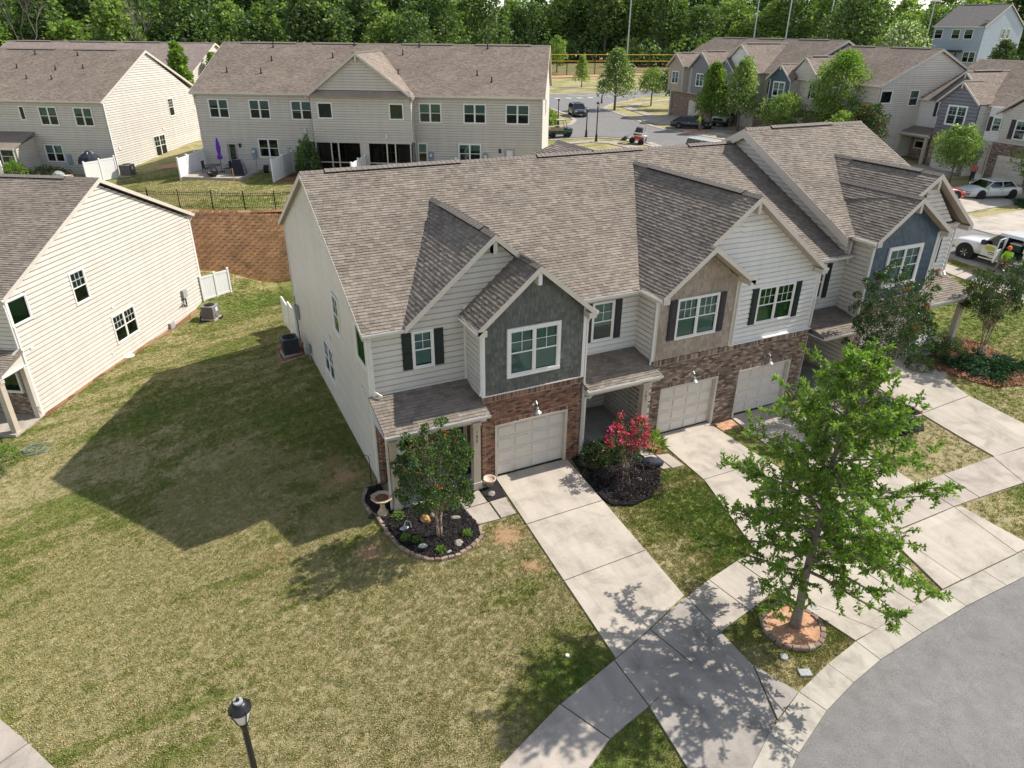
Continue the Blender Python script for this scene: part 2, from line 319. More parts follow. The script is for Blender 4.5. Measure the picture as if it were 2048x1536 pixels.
def inside(poly, x, y):
    x = np.asarray(x, float); y = np.asarray(y, float); r = np.zeros(np.broadcast(x, y).shape, bool); n = len(poly)
    for i in range(n):
        x1, y1 = poly[i]; x2, y2 = poly[(i+1) % n]
        if y1 == y2: continue
        c = ((y1 > y) != (y2 > y)) & (x < (x2-x1)*(y-y1)/(y2-y1)+x1); r ^= c
    return r
def GZ(x, y): return float(np.where(inside(UP, x, y), U(x, y), H(x, y)))
def clip_poly(P, a, b, c):          # keep a*x+b*y<=c
    out = []
    for i in range(len(P)):
        p, q = P[i], P[(i+1) % len(P)]; dp = a*p[0]+b*p[1]-c; dq = a*q[0]+b*q[1]-c
        if dp <= 0: out.append(p)
        if (dp < 0 < dq) or (dq < 0 < dp): t = dp/(dp-dq); out.append((p[0]+t*(q[0]-p[0]), p[1]+t*(q[1]-p[1])))
    return out
def drape(name, poly, off, mat, parent=None, kind=None, cell=1.0, fn=H, skirt=.12):
    xs = [p[0] for p in poly]; ys = [p[1] for p in poly]; mb = MB(); polys = []
    x = math.floor(min(xs)/cell)*cell
    while x < max(xs):
        col = clip_poly(clip_poly(poly, 1, 0, x+cell), -1, 0, -x)
        if len(col) > 2:
            y = math.floor(min(ys)/cell)*cell
            while y < max(ys):
                c = clip_poly(clip_poly(col, 0, 1, y+cell), 0, -1, -y)
                if len(c) > 2: polys.append(c)
                y += cell
        x += cell
    allp = np.array([p for c in polys for p in c]); Z = fn(allp[:, 0], allp[:, 1])+off; i = 0
    ar = sum(poly[k][0]*poly[(k+1) % len(poly)][1]-poly[(k+1) % len(poly)][0]*poly[k][1] for k in range(len(poly)))
    for c in polys:
        pts = [(p[0], p[1], Z[i+j]) for j, p in enumerate(c)]; i += len(c)
        mb.quad(*(pts if ar > 0 else pts[::-1]))
    if skirt:
        n = len(poly)
        for k in range(n):
            a, b = poly[k], poly[(k+1) % n]; L = math.hypot(b[0]-a[0], b[1]-a[1]); m = max(1, int(L/cell))
            q = [(a[0]+(b[0]-a[0])*t/m, a[1]+(b[1]-a[1])*t/m) for t in range(m+1)]; zz = fn(np.array([w[0] for w in q]), np.array([w[1] for w in q]))+off
            for t in range(m):
                f = [(*q[t], zz[t]-skirt), (*q[t+1], zz[t+1]-skirt), (*q[t+1], zz[t+1]), (*q[t], zz[t])]
                mb.quad(*(f if ar > 0 else f[::-1]))
    return mb.build(name, mat, parent, kind)

def grass_color(nt):
    v = coords(nt, True)
    sep = _n(nt, 'ShaderNodeSeparateXYZ'); nt.links.new(v, sep.inputs[0])
    big = noise(nt, v, .17, 5, .6, .4)                   # broad green / dry regions
    mid = noise(nt, v, 1.4, 6, .72)
    fine = noise(nt, v, 9., 5, .75)
    mp = _n(nt, 'ShaderNodeMapping'); mp.inputs['Rotation'].default_value = (0, 0, R(-58)); mp.inputs['Scale'].default_value = (.12, 1.2, 1); nt.links.new(v, mp.inputs[0])
    streak = noise(nt, mp.outputs[0], 1.1, 3, .5)
    s = math_(nt, 'ADD', math_(nt, 'MULTIPLY', big, .72), math_(nt, 'ADD', math_(nt, 'MULTIPLY', mid, .42), math_(nt, 'MULTIPLY', streak, .45)))
    # the front lawn is drier than the swale between the houses
    def blob(cx, cy, r, amp):
        vm = _n(nt, 'ShaderNodeVectorMath', operation='DISTANCE'); nt.links.new(v, vm.inputs[0]); vm.inputs[1].default_value = (cx, cy, 0)
        mr = _n(nt, 'ShaderNodeMapRange'); mr.interpolation_type = 'SMOOTHSTEP'; nt.links.new(vm.outputs['Value'], mr.inputs[0])
        mr.inputs[1].default_value = 0; mr.inputs[2].default_value = r; mr.inputs[3].default_value = amp; mr.inputs[4].default_value = 0; return mr.outputs[0]
    for b in [(-6, -6.5, 6, .24), (-11, -1, 6, .14), (-9, -11, 6, .25), (0, -5, 2.2, -.0), (-1.2, -3.6, 2, .1), (5.5, -4.5, 4, -.18), (-9, 20, 6, -.06), (-11.5, 13, 5, -.06), (-5, 6, 5, -.12), (-2.2, -9.0, 2.6, -.24), (-4.8, -1.8, 1.2, .2), (-2, -12, 3, -.22), (10.4, -2, 2.5, -.2), (15.5, -4, 4, .16), (18, -9.5, 4, -.12), (29, 2, 8, -.14), (-3, 36, 9, -.1), (-5, 27, 6, -.2)]:
        s = math_(nt, 'ADD', s, blob(*b))
    f = ramp(nt, math_(nt, 'ADD', s, math_(nt, 'MULTIPLY', fine, .42)), [(.56, (.12, .19, .04)), (.80, (.185, .222, .058)), (1.02, (.275, .255, .098)), (1.26, (.41, .345, .19))])
    return f, v, fine, mid
def ground_mat():
    m, nt, b = newmat('lawn_grass'); f, v, fine, mid = grass_color(nt)
    pt = ramp(nt, noise(nt, v, .55, 6, .7), [(.70, 0.), (.76, 1.)])
    dirt = mix(nt, noise(nt, v, 14, 4), (.36, .20, .11), (.48, .31, .19))
    spots = None
    for cx, cy, r in [(-1.0, -3.0, .75), (-.9, -4.6, .5), (-5.0, 2.4, .8), (-5.2, -1.9, .55), (-5.0, 3.8, .4), (-12.8, -7.2, .7), (-8.0, -.6, .6), (-6.0, -4.7, .3), (-5.8, -7.5, .25)]:
        vm = _n(nt, 'ShaderNodeVectorMath', operation='DISTANCE'); nt.links.new(v, vm.inputs[0]); vm.inputs[1].default_value = (cx, cy, 0)
        q = math_(nt, 'ADD', math_(nt, 'DIVIDE', vm.outputs['Value'], r), math_(nt, 'MULTIPLY', math_(nt, 'SUBTRACT', noise(nt, v, 4, 4, .7), .5), 2.6))
        mk = ramp(nt, q, [(.55, 1.), (1., 0.)]); spots = mk if spots is None else mix(nt, 1., spots, mk, 'LIGHTEN')
    c = mix(nt, pt, f, dirt); c = mix(nt, mix(nt, 1., spots, (.85, .85, .85), 'MULTIPLY'), c, dirt)
    c = mix(nt, 1., c, ramp(nt, noise(nt, v, 26, 5, .85), [(.3, .45), (.7, 1.4)]), 'MULTIPLY')
    nt.links.new(c, b.inputs['Base Color']); b.inputs['Roughness'].default_value = .95; b.inputs['Specular IOR Level'].default_value = .1
    bump(nt, b, noise(nt, v, 22, 5, .8), .9, .05); return m
MT['lawn'] = ground_mat()
def tuft_mat():
    m, nt, b = newmat('grass_blade'); f, v, fine, mid = grass_color(nt)
    r = _n(nt, 'ShaderNodeObjectInfo').outputs['Random']
    c = mix(nt, 1., f, ramp(nt, r, [(0, (.65, .84, .5)), (.5, (.96, 1.05, .8)), (1, (1.2, 1.2, 1.0))]), 'MULTIPLY')
    nt.links.new(c, b.inputs['Base Color']); b.inputs['Roughness'].default_value = .7; b.inputs['Specular IOR Level'].default_value = .2; return m
MT['blade'] = tuft_mat()
def concrete(name, c, stain=.27, sc=.9):
    m, nt, b = newmat(name); v = coords(nt, True); r = rnd(nt)
    k = mix(nt, 1., c, ramp(nt, r, [(0, .93), (1, 1.05)]), 'MULTIPLY')
    k = mix(nt, 1., k, ramp(nt, noise(nt, v, sc, 7, .68, .5), [(.28, 1-stain*1.3), (.5, 1.), (.72, 1+stain*.5)]), 'MULTIPLY')
    k = mix(nt, 1., k, ramp(nt, noise(nt, v, 45, 4, .8), [(.3, .86), (.7, 1.1)]), 'MULTIPLY')
    k = mix(nt, ramp(nt, noise(nt, v, 3.1, 5, .75), [(.64, 0.), (.74, .5)]), k, (c[0]*.55, c[1]*.53, c[2]*.5))
    k = mix(nt, ramp(nt, noise(nt, v, 1.9, 6, .8), [(.66, 0.), (.72, .35)]), k, (.30, .27, .17))
    mp = _n(nt, 'ShaderNodeMapping'); mp.inputs['Scale'].default_value = (1.6, .22, 1); nt.links.new(v, mp.inputs[0])
    k = mix(nt, 1., k, ramp(nt, noise(nt, mp.outputs[0], 1.3, 5, .7, .3), [(.35, .88), (.55, 1.0), (.75, 1.05)]), 'MULTIPLY')
    k = mix(nt, ramp(nt, noise(nt, v, 6.5, 3, .6), [(.70, 0.), (.74, .45)]), k, (.24, .17, .11))
    nt.links.new(k, b.inputs['Base Color']); b.inputs['Roughness'].default_value = .85; b.inputs['Specular IOR Level'].default_value = .25
    bump(nt, b, noise(nt, v, 70, 3, .7), .25, .005); return m
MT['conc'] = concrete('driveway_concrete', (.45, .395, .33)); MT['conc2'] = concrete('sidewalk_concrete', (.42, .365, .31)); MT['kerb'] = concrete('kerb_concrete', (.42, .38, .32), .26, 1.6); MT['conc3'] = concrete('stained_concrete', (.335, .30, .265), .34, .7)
MT['concd'] = concrete('porch_concrete', (.33, .32, .31), .12)
def asphalt():
    m, nt, b = newmat('worn_asphalt'); v = coords(nt, True)
    k = ramp(nt, noise(nt, v, .5, 6, .65), [(.3, (.172, .163, .155)), (.7, (.205, .195, .186))])
    k = mix(nt, 1., k, ramp(nt, noise(nt, v, 38, 4, .9), [(.3, .45), (.7, 1.5)]), 'MULTIPLY')
    k = mix(nt, 1., k, ramp(nt, noise(nt, v, 2.2, 5, .7), [(.35, .86), (.65, 1.1)]), 'MULTIPLY')
    vo = _n(nt, 'ShaderNodeTexVoronoi', feature='DISTANCE_TO_EDGE'); vo.inputs['Scale'].default_value = .13; dv = _n(nt, 'ShaderNodeVectorMath', operation='ADD'); nz = _n(nt, 'ShaderNodeTexNoise'); nz.inputs['Scale'].default_value = .9; nt.links.new(v, nz.inputs[0]); nt.links.new(v, dv.inputs[0]); nt.links.new(nz.outputs['Color'], dv.inputs[1]); nt.links.new(dv.outputs[0], vo.inputs[0])
    k = mix(nt, ramp(nt, vo.outputs['Distance'], [(.0, .22), (.003, 0.)]), k, (.06, .058, .056))
    k = mix(nt, ramp(nt, noise(nt, v, 1.1, 4, .8), [(.68, 0.), (.74, .35)]), k, (.09, .085, .08))
    nt.links.new(k, b.inputs['Base Color']); b.inputs['Roughness'].default_value = .9; bump(nt, b, noise(nt, v, 38, 3, .85), .6, .012); return m
MT['asphalt'] = asphalt()
MT['paint'] = plain('road_paint', (.62, .62, .60), .7, .2, 8)

# ground sheet: one terrain mesh with finer cells near the houses
def axis(a, b, fine0, fine1, st):
    l = list(np.arange(fine0, fine1+1e-6, st)); x = fine0; s = st
    while x > a: s *= 1.18; x -= s; l.insert(0, x)
    x = fine1; s = st
    while x < b: s *= 1.18; x += s; l.append(x)
    return np.array(l)
gx = axis(-700, 900, -36, 64, 1.0); gy = axis(-300, 1100, -26, 100, 1.0)
GX, GY = np.meshgrid(gx, gy, indexing='xy'); GH = H(GX, GY)
far = np.clip((np.hypot(GX-20, GY-40)-170)/120, 0, 1); GH = GH*(1-far)+4.0*far
ny, nx = GX.shape; idx = np.arange(nx*ny).reshape(ny, nx)
Fq = np.stack([idx[:-1, :-1], idx[:-1, 1:], idx[1:, 1:], idx[1:, :-1]], -1).reshape(-1, 4)
o = np_mesh('ground', np.stack([GX, GY, GH], -1).reshape(-1, 3), Fq, 'lawn', kind='structure', smooth=True)
drape('rear_lawn', UP, 0.0, 'lawn', kind='structure', cell=2.0, fn=U, skirt=0)

# ------------------------------------------------------------------ concrete slabs and roads
PAVED = []
def slab_set(name, quads, mat='conc', off=.05, cell=1.2, gap=.024, fn=H, sub='slab'):
    """each poured panel is a piece with open joints"""
    root = None
    for q in quads:
        PAVED.append(q); cx = sum(p[0] for p in q)/len(q); cy = sum(p[1] for p in q)/len(q); sh = []
        for x, y in q:
            d = math.hypot(x-cx, y-cy); k = max(0, 1-gap/d); sh.append((cx+(x-cx)*k, cy+(y-cy)*k))
        if root is None: root = thing_struct(name)
        drape(sub, sh, off+random.uniform(-.004, .004), mat, root, None, cell, fn, .09)
    return root
def thing_struct(name):
    o = bpy.data.objects.new(name, None); COL.objects.link(o); o['kind'] = 'structure'; return o
slab_set('driveway', [[(-.08, .0), (2.9, .0), (2.82, -2.70), (-.22, -2.81)], [(-.22, -2.81), (2.82, -2.70), (2.70, -5.42), (-.36, -5.57)],
                      [(-.36, -5.57), (2.70, -5.42), (2.60, -7.50), (.9, -8.15), (-.5, -8.60)]])
slab_set('driveway', [[(7.28, .5), (10.05, .5), (10.2, -2.84), (7.05, -2.94)], [(7.05, -2.94), (10.2, -2.84), (10.34, -5.2), (6.3, -5.5)],
                      [(6.1, -5.9), (10.34, -5.2), (10.6, -8.0), (8.2, -8.6), (5.1, -8.35), (5.15, -6.9)]][:2]+[[(6.3, -5.5), (10.34, -5.2), (10.45, -6.58), (8.0, -6.58), (5.95, -6.72)]])
slab_set('driveway', [[(11.27, .5), (14.15, .5), (14.15, -3.0), (10.95, -3.0)], [(10.95, -3.0), (14.15, -3.0), (13.95, -6.45), (10.45, -6.6)]])
slab_set('driveway', [[(18.1, .3), (22.05, .3), (21.2, -3.42), (18.05, -3.48)], [(18.05, -3.48), (21.2, -3.42), (21.35, -5.9), (21.3, -6.9), (18.05, -6.7)]])
# public walk: panels from lower left to right
wk_a = [(-4.52, -9.98), (-2.49, -9.17), (-.57, -8.62), (.9, -8.15), (2.61, -7.56), (3.68, -7.26), (5.05, -6.95), (8.0, -6.6), (10.45, -6.6), (13.95, -6.45), (15.31, -6.57), (17.98, -6.67), (21.3, -6.95), (24.5, -7.0), (27.5, -6.3), (30, -4.2), (31.4, -1.2), (32.1, 1.8), (32.2, 5.4), (32.3, 9), (32.8, 14), (33.4, 20), (34, 28)]
wk_b = [(-3.95, -11.5), (-1.88, -10.48), (-.54, -10.15), (1.25, -9.6), (2.65, -9.02), (3.95, -8.74), (5.3, -8.42), (8.2, -8.15), (10.6, -8.0), (13.9, -7.99), (15.2, -8.05), (17.5, -8.2), (21.2, -8.4), (25, -8.5), (28.6, -7.4), (31.3, -5.0), (32.8, -1.7), (33.3, 1.6), (33.35, 5.4), (33.45, 9), (33.95, 14), (34.6, 20), (35.2, 28)]
sw = [[wk_a[i], wk_b[i], wk_b[i+1], wk_a[i+1]] for i in range(len(wk_a)-1)]
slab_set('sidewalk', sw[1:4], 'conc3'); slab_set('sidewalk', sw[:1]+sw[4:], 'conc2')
slab_set('sidewalk', [[(-15.6, -2.2), (-17.0, -3.0), (-15.8, -5.0), (-14.3, -4.2)], [(-14.3, -4.2), (-15.8, -5.0), (-14.4, -7.2), (-13.0, -6.3)], [(-13.0, -6.3), (-14.4, -7.2), (-12.6, -9.6), (-11.3, -8.6)], [(-11.3, -8.6), (-12.6, -9.6), (-9.8, -11.6), (-8.9, -10.4)], [(-8.9, -10.4), (-9.8, -11.6), (-6.8, -12.4), (-6.2, -11.0)], [(-6.2, -11.0), (-6.8, -12.4), (-3.95, -11.5), (-4.52, -9.98)]][:3], 'conc2')
# aprons between walk and kerb
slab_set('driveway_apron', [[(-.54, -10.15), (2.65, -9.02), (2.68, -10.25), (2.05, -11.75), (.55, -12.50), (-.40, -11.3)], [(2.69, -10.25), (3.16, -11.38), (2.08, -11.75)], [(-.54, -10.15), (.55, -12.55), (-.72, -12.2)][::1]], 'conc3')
slab_set('driveway_apron', [[(5.3, -8.42), (8.2, -8.15), (8.6, -10.6), (6.7, -10.75)], [(8.2, -8.15), (10.45, -8.1), (9.3, -10.5), (8.6, -10.6)], [(5.3, -8.42), (6.7, -10.75), (5.85, -10.8)], ], 'conc')
slab_set('driveway_apron', [[(10.75, -8.05), (13.9, -7.99), (13.5, -10.45), (10.75, -10.48)], [(13.9, -7.99), (14.15, -8.1), (14.3, -10.42), (13.5, -10.45)], [(10.75, -8.05), (10.75, -10.48), (9.85, -10.5), (10.35, -8.5)]], 'conc')
slab_set('driveway_apron', [[(17.7, -8.25), (21.4, -8.45), (22.2, -10.4), (17.0, -10.4)]], 'conc')
slab_set('front_walk', [[(-1.82, -.75), (-.92, -.45), (-.90, -1.22), (-1.80, -1.26)], [(-1.80, -1.26), (-.88, -1.24), (-.88, -2.22), (-1.72, -2.18)], [(-.84, -1.22), (-.24, -1.20), (-.27, -2.18), (-.84, -2.2)]], 'conc2')
slab_set('front_walk', [[(5.72, .3), (6.38, .3), (6.4, -.75), (5.86, -.7)], [(5.86, -.7), (6.4, -.75), (6.42, -1.82), (6.08, -1.8)], [(6.44, -.8), (6.98, -.9), (7.02, -1.86), (6.46, -1.86)]], 'conc2')
slab_set('front_walk', [[(15.0, -.2), (16.1, -.2), (16.0, -1.4), (14.9, -1.4)], [(14.9, -1.4), (16.0, -1.4), (15.8, -2.6), (14.3, -2.6)]], 'conc2')
slab_set('front_walk', [[(21.2, -1.95), (22.0, -1.85), (22.6, -.4), (21.9, -.25)], [(22.0, -1.85), (22.3, -1.8), (23.0, -.3), (22.65, -.35)]], 'conc2')
drape('porch_floor', [(-3.75, 1.2), (-3.95, -.42), (-.62, -.42), (-.62, 1.2)], .1, 'concd', kind='structure')
drape('porch_floor', [(3.4, 3.3), (3.4, .35), (6.6, .35), (6.6, 3.3)], .12, 'concd', kind='structure')
drape('porch_floor', [(14.9, 3.3), (14.9, -.1), (17.5, -.1), (17.5, 3.3)], .0, 'concd', kind='structure')
drape('porch_floor', [(21.9, 1.5), (21.9, -.3), (24.6, -.3), (24.6, 1.5)], .1, 'concd', kind='structure')
# kerb and gutter, one poured length after another, and the asphalt beyond
kb_in = [(-6, -15.6), (-3.2, -14.2), (-.9, -13.1), (.5, -12.5), (1.6, -11.95), (3.14, -11.38), (4.5, -11.05), (5.81, -10.82), (7.7, -10.66), (9.8, -10.52), (11.7, -10.5), (13.6, -10.48), (16.5, -10.45), (20, -10.5), (23.5, -10.7), (27, -10.2), (30.3, -8.4), (32.7, -5.4), (34.0, -1.5), (34.35, 2.7), (34.4, 7.3), (34.7, 14), (35.3, 22), (36.2, 32), (37.8, 42), (38.6, 46)]
def offset(pl, d):
    out = []
    for i, p in enumerate(pl):
        a = pl[max(0, i-1)]; b = pl[min(len(pl)-1, i+1)]; tx, ty = b[0]-a[0], b[1]-a[1]; L = math.hypot(tx, ty); out.append((p[0]+ty/L*d, p[1]-tx/L*d))
    return out
kb_out = offset(kb_in, .72)
slab_set('kerb', [[kb_in[i], kb_out[i], kb_out[i+1], kb_in[i+1]] for i in range(len(kb_in)-1)], 'kerb', .07, 1.5, .012, H, 'kerb_length')
road = kb_out+[(46.3, 43), (45.7, 38), (43.6, 30), (42.2, 20), (41.4, 12), (41.3, 4), (41.8, -4), (44, -10), (50, -14), (90, -20), (90, -40), (-20, -45), (-14, -22)]
drape('road', road, .035, 'asphalt', kind='structure', cell=2.0)
far_kerb = [(41.8, -4), (41.3, 4), (41.4, 12), (42.2, 20), (43.6, 30), (45.7, 38), (46.9, 44)]
slab_set('kerb', [[far_kerb[i], offset(far_kerb, .6)[i], offset(far_kerb, .6)[i+1], far_kerb[i+1]] for i in range(len(far_kerb)-1)], 'kerb', .07, 2, .012, H, 'kerb_length')
FG = lambda x, y: np.where(inside(UP, x, y), U(x, y), H(x, y))
road2 = [(38.9, 43), (38.9, 50), (37, 53.2), (31, 54.5), (20, 56), (20, 62), (31, 63.3), (36.6, 63.2), (39.5, 64.2), (42.3, 68), (44.4, 74), (47.5, 88), (48, 97.5), (28, 100), (28, 108.5), (57.7, 107.5), (80, 104), (130, 94), (130, 85), (80, 96), (69.9, 94), (60, 86), (54.2, 79.8), (51.6, 71), (49.6, 64), (47.3, 57), (46.4, 50), (46.5, 43)]
drape('road', road2, .045, 'asphalt', kind='structure', cell=2.0, fn=FG)
def strip(name, pl, w, mat='conc2', off=.07, fn=FG):
    b = offset(pl, w); slab_set(name, [[pl[i], b[i], b[i+1], pl[i+1]] for i in range(len(pl)-1)], mat, off, 2.0, .03, fn, 'kerb_length' if name == 'kerb' else 'slab')
strip('kerb', [(31, 53.9), (36.5, 52.6), (38.3, 50), (38.2, 43)], .6)
strip('kerb', [(48.2, 97), (47.5, 88), (44.4, 74), (42.3, 68), (39.5, 64.2), (36.6, 63.2), (30, 63.3)], -.6)
strip('kerb', [(46.6, 43), (46.5, 50), (47.4, 57), (49.7, 64), (51.7, 71), (54.3, 79.8), (60, 86), (70, 93)], .6)
strip('kerb', [(28, 108.6), (57.7, 107.6), (80, 104.1), (130, 94.1)], -.8)
strip('sidewalk', [(31, 51.4), (34.5, 50.6), (36.3, 48.5), (36.6, 43), (36, 36)], 1.3)
strip('sidewalk', [(30, 119), (60, 121), (73, 118), (95, 110), (130, 104)], 2.)
strip('sidewalk', [(48.6, 45), (48.9, 50), (50, 56), (52.4, 63), (55.2, 71), (57.6, 79), (64, 85), (75, 89)], 1.4)
drape('driveway', [(47, 46.5), (60, 49), (60, 55), (48.5, 55)], .08, 'conc', kind='structure', cell=2, fn=FG)
drape('driveway', [(49.3, 58), (62, 60), (62, 66.5), (51.2, 66.5)], .08, 'conc', kind='structure', cell=2, fn=FG)
drape('driveway', [(41.6, 13.5), (41.7, 19.5), (58, 20.5), (58, 14.8)], .08, 'conc', kind='structure', cell=2)
drape('driveway', [(41.4, 8.5), (41.5, 12.3), (58, 13.0), (58, 9)], .08, 'conc', kind='structure', cell=2)
drape('driveway', [(42.4, 22), (42.8, 25.5), (58.6, 27.5), (58.6, 24)], .08, 'conc', kind='structure', cell=2)
strip('sidewalk', [(43.4, 6), (43.5, 12), (44.2, 20), (45.3, 28), (47.4, 38), (48.6, 45)], 1.3)
for k in range(7):
    drape('crossing_stripe', [(50+k*2.1, 99.2-k*.35), (51.0+k*2.1, 99.05-k*.35), (51.1+k*2.1, 100.2-k*.35), (50.1+k*2.1, 100.35-k*.35)], .06, 'paint', kind='structure', cell=4, skirt=0, fn=FG)
for a, b in (((62, 104), (68.5, 95)), ((66, 104), (73, 94.5))):
    drape('crossing_line', [a, (a[0]+.5, a[1]), (b[0]+.5, b[1]), b], .065, 'paint', kind='structure', cell=4, skirt=0, fn=FG)
# ball field beyond
FZ = lambda x, y: H(x, y)*0+3.6
drape('baseball_field', [(60, 160), (150, 148), (260, 160), (300, 300), (120, 330), (60, 240)], .12, 'lawn', kind='structure', cell=20)
drape('infield_dirt', [(118, 190), (140, 178), (190, 176), (196, 196), (150, 206)], .22, 'clay', kind='structure', cell=20)
drape('clay_bank', [(82, 148), (118, 140), (122, 147), (86, 157)], .15, 'clay', kind='structure', cell=4)
# ------------------------------------------------------------------ building kit
RB_ = random.Random(3)
class Bld:
    def __init__(s, name, label, cat, loc, deg, limits=None):
        s.root = thing(name, label, cat, loc, R(deg)); s.loc = loc; s.c = math.cos(R(deg)); s.s = math.sin(R(deg)); s.P = {}
        s.limits = limits or {}
    def w(s, p): return (s.loc[0]+s.c*p[0]-s.s*p[1], s.loc[1]+s.s*p[0]+s.c*p[1], s.loc[2]+p[2])
    def piece(s, name, mat, V, F): s.P.setdefault(name, []).append((mat, V, F))
    def finish(s):
        cam_l = CAM_POS
        for name, L in s.P.items():
            lim = s.limits.get(name, 290)
            sc = []
            for i, (mat, V, F) in enumerate(L):
                a = np.asarray(V, float); f = F[0]; e1 = a[f[1]]-a[f[0]]; e2 = a[f[-1]]-a[f[0]]; nrm = np.cross(e1, e2); c = a.mean(0)
                wc = np.array(s.w(c)); d = cam_l-wc; dl = np.array([s.c*d[0]+s.s*d[1], -s.s*d[0]+s.c*d[1], d[2]]); D = np.linalg.norm(dl)
                sc.append(max(0, nrm@dl)/D**3)
            order = sorted(range(len(L)), key=lambda i: -sc[i]); solo = order[:lim]; rest = order[lim:]
            for i in solo:
                mat, V, F = L[i]; me = bpy.data.meshes.new(name); me.from_pydata([tuple(v) for v in V], [], F); me.materials.append(MT[mat]); link(name, me, s.root)
            if rest:
                mats = sorted({L[i][0] for i in rest}); vs = []; fs = []; mi = []; k = 0
                for i in rest:
                    mat, V, F = L[i]; vs += [tuple(v) for v in V]
                    for f in F: fs.append(tuple(j+k for j in f)); mi.append(mats.index(mat))
                    k += len(V)
                me = bpy.data.meshes.new(name+'s'); me.from_pydata(vs, [], fs)
                for m in mats: me.materials.append(MT[m])
                me.polygons.foreach_set('material_index', mi); o = link(name+'_field', me, s.root, 'stuff')
    # ---- walls
    def wall(s, p0, p1, poly, mat='cream', kind='lap', openings=(), back=.0, exposure=.19, name='wall'):
        """poly: convex list of (u,z) along p0->p1; outside is to the right of the walk"""
        W = Wl(p0, p1); n = len(poly); W.ops = openings
        zs = [z for _, z in poly]; z0, z1 = min(zs), max(zs)
        def span(z):
            xs = []
            for i in range(n):
                (a, za), (b, zb) = poly[i], poly[(i+1) % n]
                if za == zb:
                    if abs(z-za) < 1e-6: xs += [a, b]
                elif min(za, zb)-1e-6 <= z <= max(za, zb)+1e-6: xs.append(a+(b-a)*(z-za)/(zb-za))
            return (min(xs), max(xs)) if xs else None
        mb = MB(); bo = [(a, b, p, q-.2 if (kind == 'brick' and b-a > 2.5) else q) for a, b, p, q in openings]
        lv = sorted({round(z, 4) for z in zs+[q for o in bo for q in o[2:]] if z0-1e-6 <= z <= z1+1e-6})
        for za, zb in zip(lv[:-1], lv[1:]):
            A = span(za+1e-4); B = span(zb-1e-4)
            if not A or not B: continue
            for (a0, a1, b0, b1) in cut(A, B, za, zb, bo):
                if a1-a0 < .005 and b1-b0 < .005: continue
                mb.hexa([W.p(a0, za, -.012), W.p(a1, za, -.012), W.p(a1, za, -.16), W.p(a0, za, -.16), W.p(b0, zb, -.012), W.p(b1, zb, -.012), W.p(b1, zb, -.16), W.p(b0, zb, -.16)])
        bm = {'lap': mat, 'brick': 'mortar', 'shake': mat}.get(kind, mat)
        if kind == 'brick' and mat == 'brick2': bm = 'mortar2'
        mb.build(name, bm, s.root)
        if kind == 'lap':
            nrow = max(1, round((z1-z0)/exposure)); e = (z1-z0)/nrow; lapd = .03 if exposure < .15 else (.06 if exposure < .21 else .085)
            for k in range(nrow):
                za, zb = z0+k*e, z0+(k+1)*e; A = span(za+1e-4); B = span(zb-1e-4)
                if not A or not B: continue
                for (a0, a1, b0, b1) in cut(A, B, za, zb, openings):
                    if a1-a0 < .02 and b1-b0 < .02: continue
                    def r_(f, d): return [W.p(a0+(b0-a0)*f, za+(zb-za)*f, d), W.p(a1+(b1-a1)*f, za+(zb-za)*f, d)]
                    V = r_(0, lapd)+r_(.74, lapd*.8)+r_(.82, .004)+r_(1.02, .0)+r_(0, -.012)
                    s.piece('siding_board', mat, V, [(0, 1, 3, 2), (2, 3, 5, 4), (4, 5, 7, 6), (8, 9, 1, 0)])
        elif kind == 'brick':
            e = .0762; k = 0; z = z0
            while z < z1-.02:
                A = span(min(z+.03, z1)); zb = min(z+.062, z1); u = A[0]-(.105 if k % 2 else 0)
                while u < A[1]:
                    a, b = max(u, A[0]), min(u+.196, A[1]); u += .212
                    if b-a < .03: continue
                    for (a0, a1, b0, b1) in cut((a, b), (a, b), z, zb, openings):
                        if a1-a0 > .03: s.brick(W, a0, a1, z, zb, mat)
                z += e; k += 1
        elif kind == 'shake':
            nrow = round((z1-z0)/.17); e = (z1-z0)/nrow
            for k in range(nrow):
                za, zb = z0+k*e, z0+(k+1)*e; A = span(za+.03); B = span(zb-1e-4)
                u = A[0]
                while u < A[1]:
                    wd = random.uniform(.09, .2); a, b = u, min(u+wd-.008, A[1]); u += wd
                    if b-a < .02: continue
                    ta, tb = max(a, B[0]), min(b, B[1])
                    if ta > tb: ta = tb = min(max(.5*(a+b), B[0]), B[1])
                    for (a0, a1, b0, b1) in cut((a, b), (ta, tb), za, zb, openings):
                        if a1-a0 < .02: continue
                        dz = random.uniform(-.022, .012); d = .022+random.uniform(0, .006)
                        V = [W.p(a0, za+dz, d), W.p(a1, za+dz, d), W.p(b1, zb+.02, .004), W.p(b0, zb+.02, .004), W.p(a0, za+dz, 0), W.p(a1, za+dz, 0)]
                        s.piece('shake', mat, V, [(0, 1, 2, 3), (4, 5, 1, 0), (0, 3, 4), (1, 5, 2)])
        return W
    def brick(s, W, a, b, z0, z1, mat, d=.010):
        d += random.uniform(-.003, .003)
        V = [W.p(a, z0, d), W.p(b, z0, d), W.p(b, z1, d), W.p(a, z1, d), W.p(a, z0, -.012), W.p(b, z0, -.012), W.p(b, z1, -.012), W.p(a, z1, -.012)]
        s.piece('brick', mat, V, [(0, 1, 2, 3), (4, 5, 1, 0), (3, 2, 6, 7), (4, 0, 3, 7), (1, 5, 6, 2)])
    def soldier(s, W, u0, u1, z0, z1, mat, d=.02):
        u = u0
        while u < u1-.02: s.brick(W, u, min(u+.062, u1), z0, z1, mat, d); u += .0762
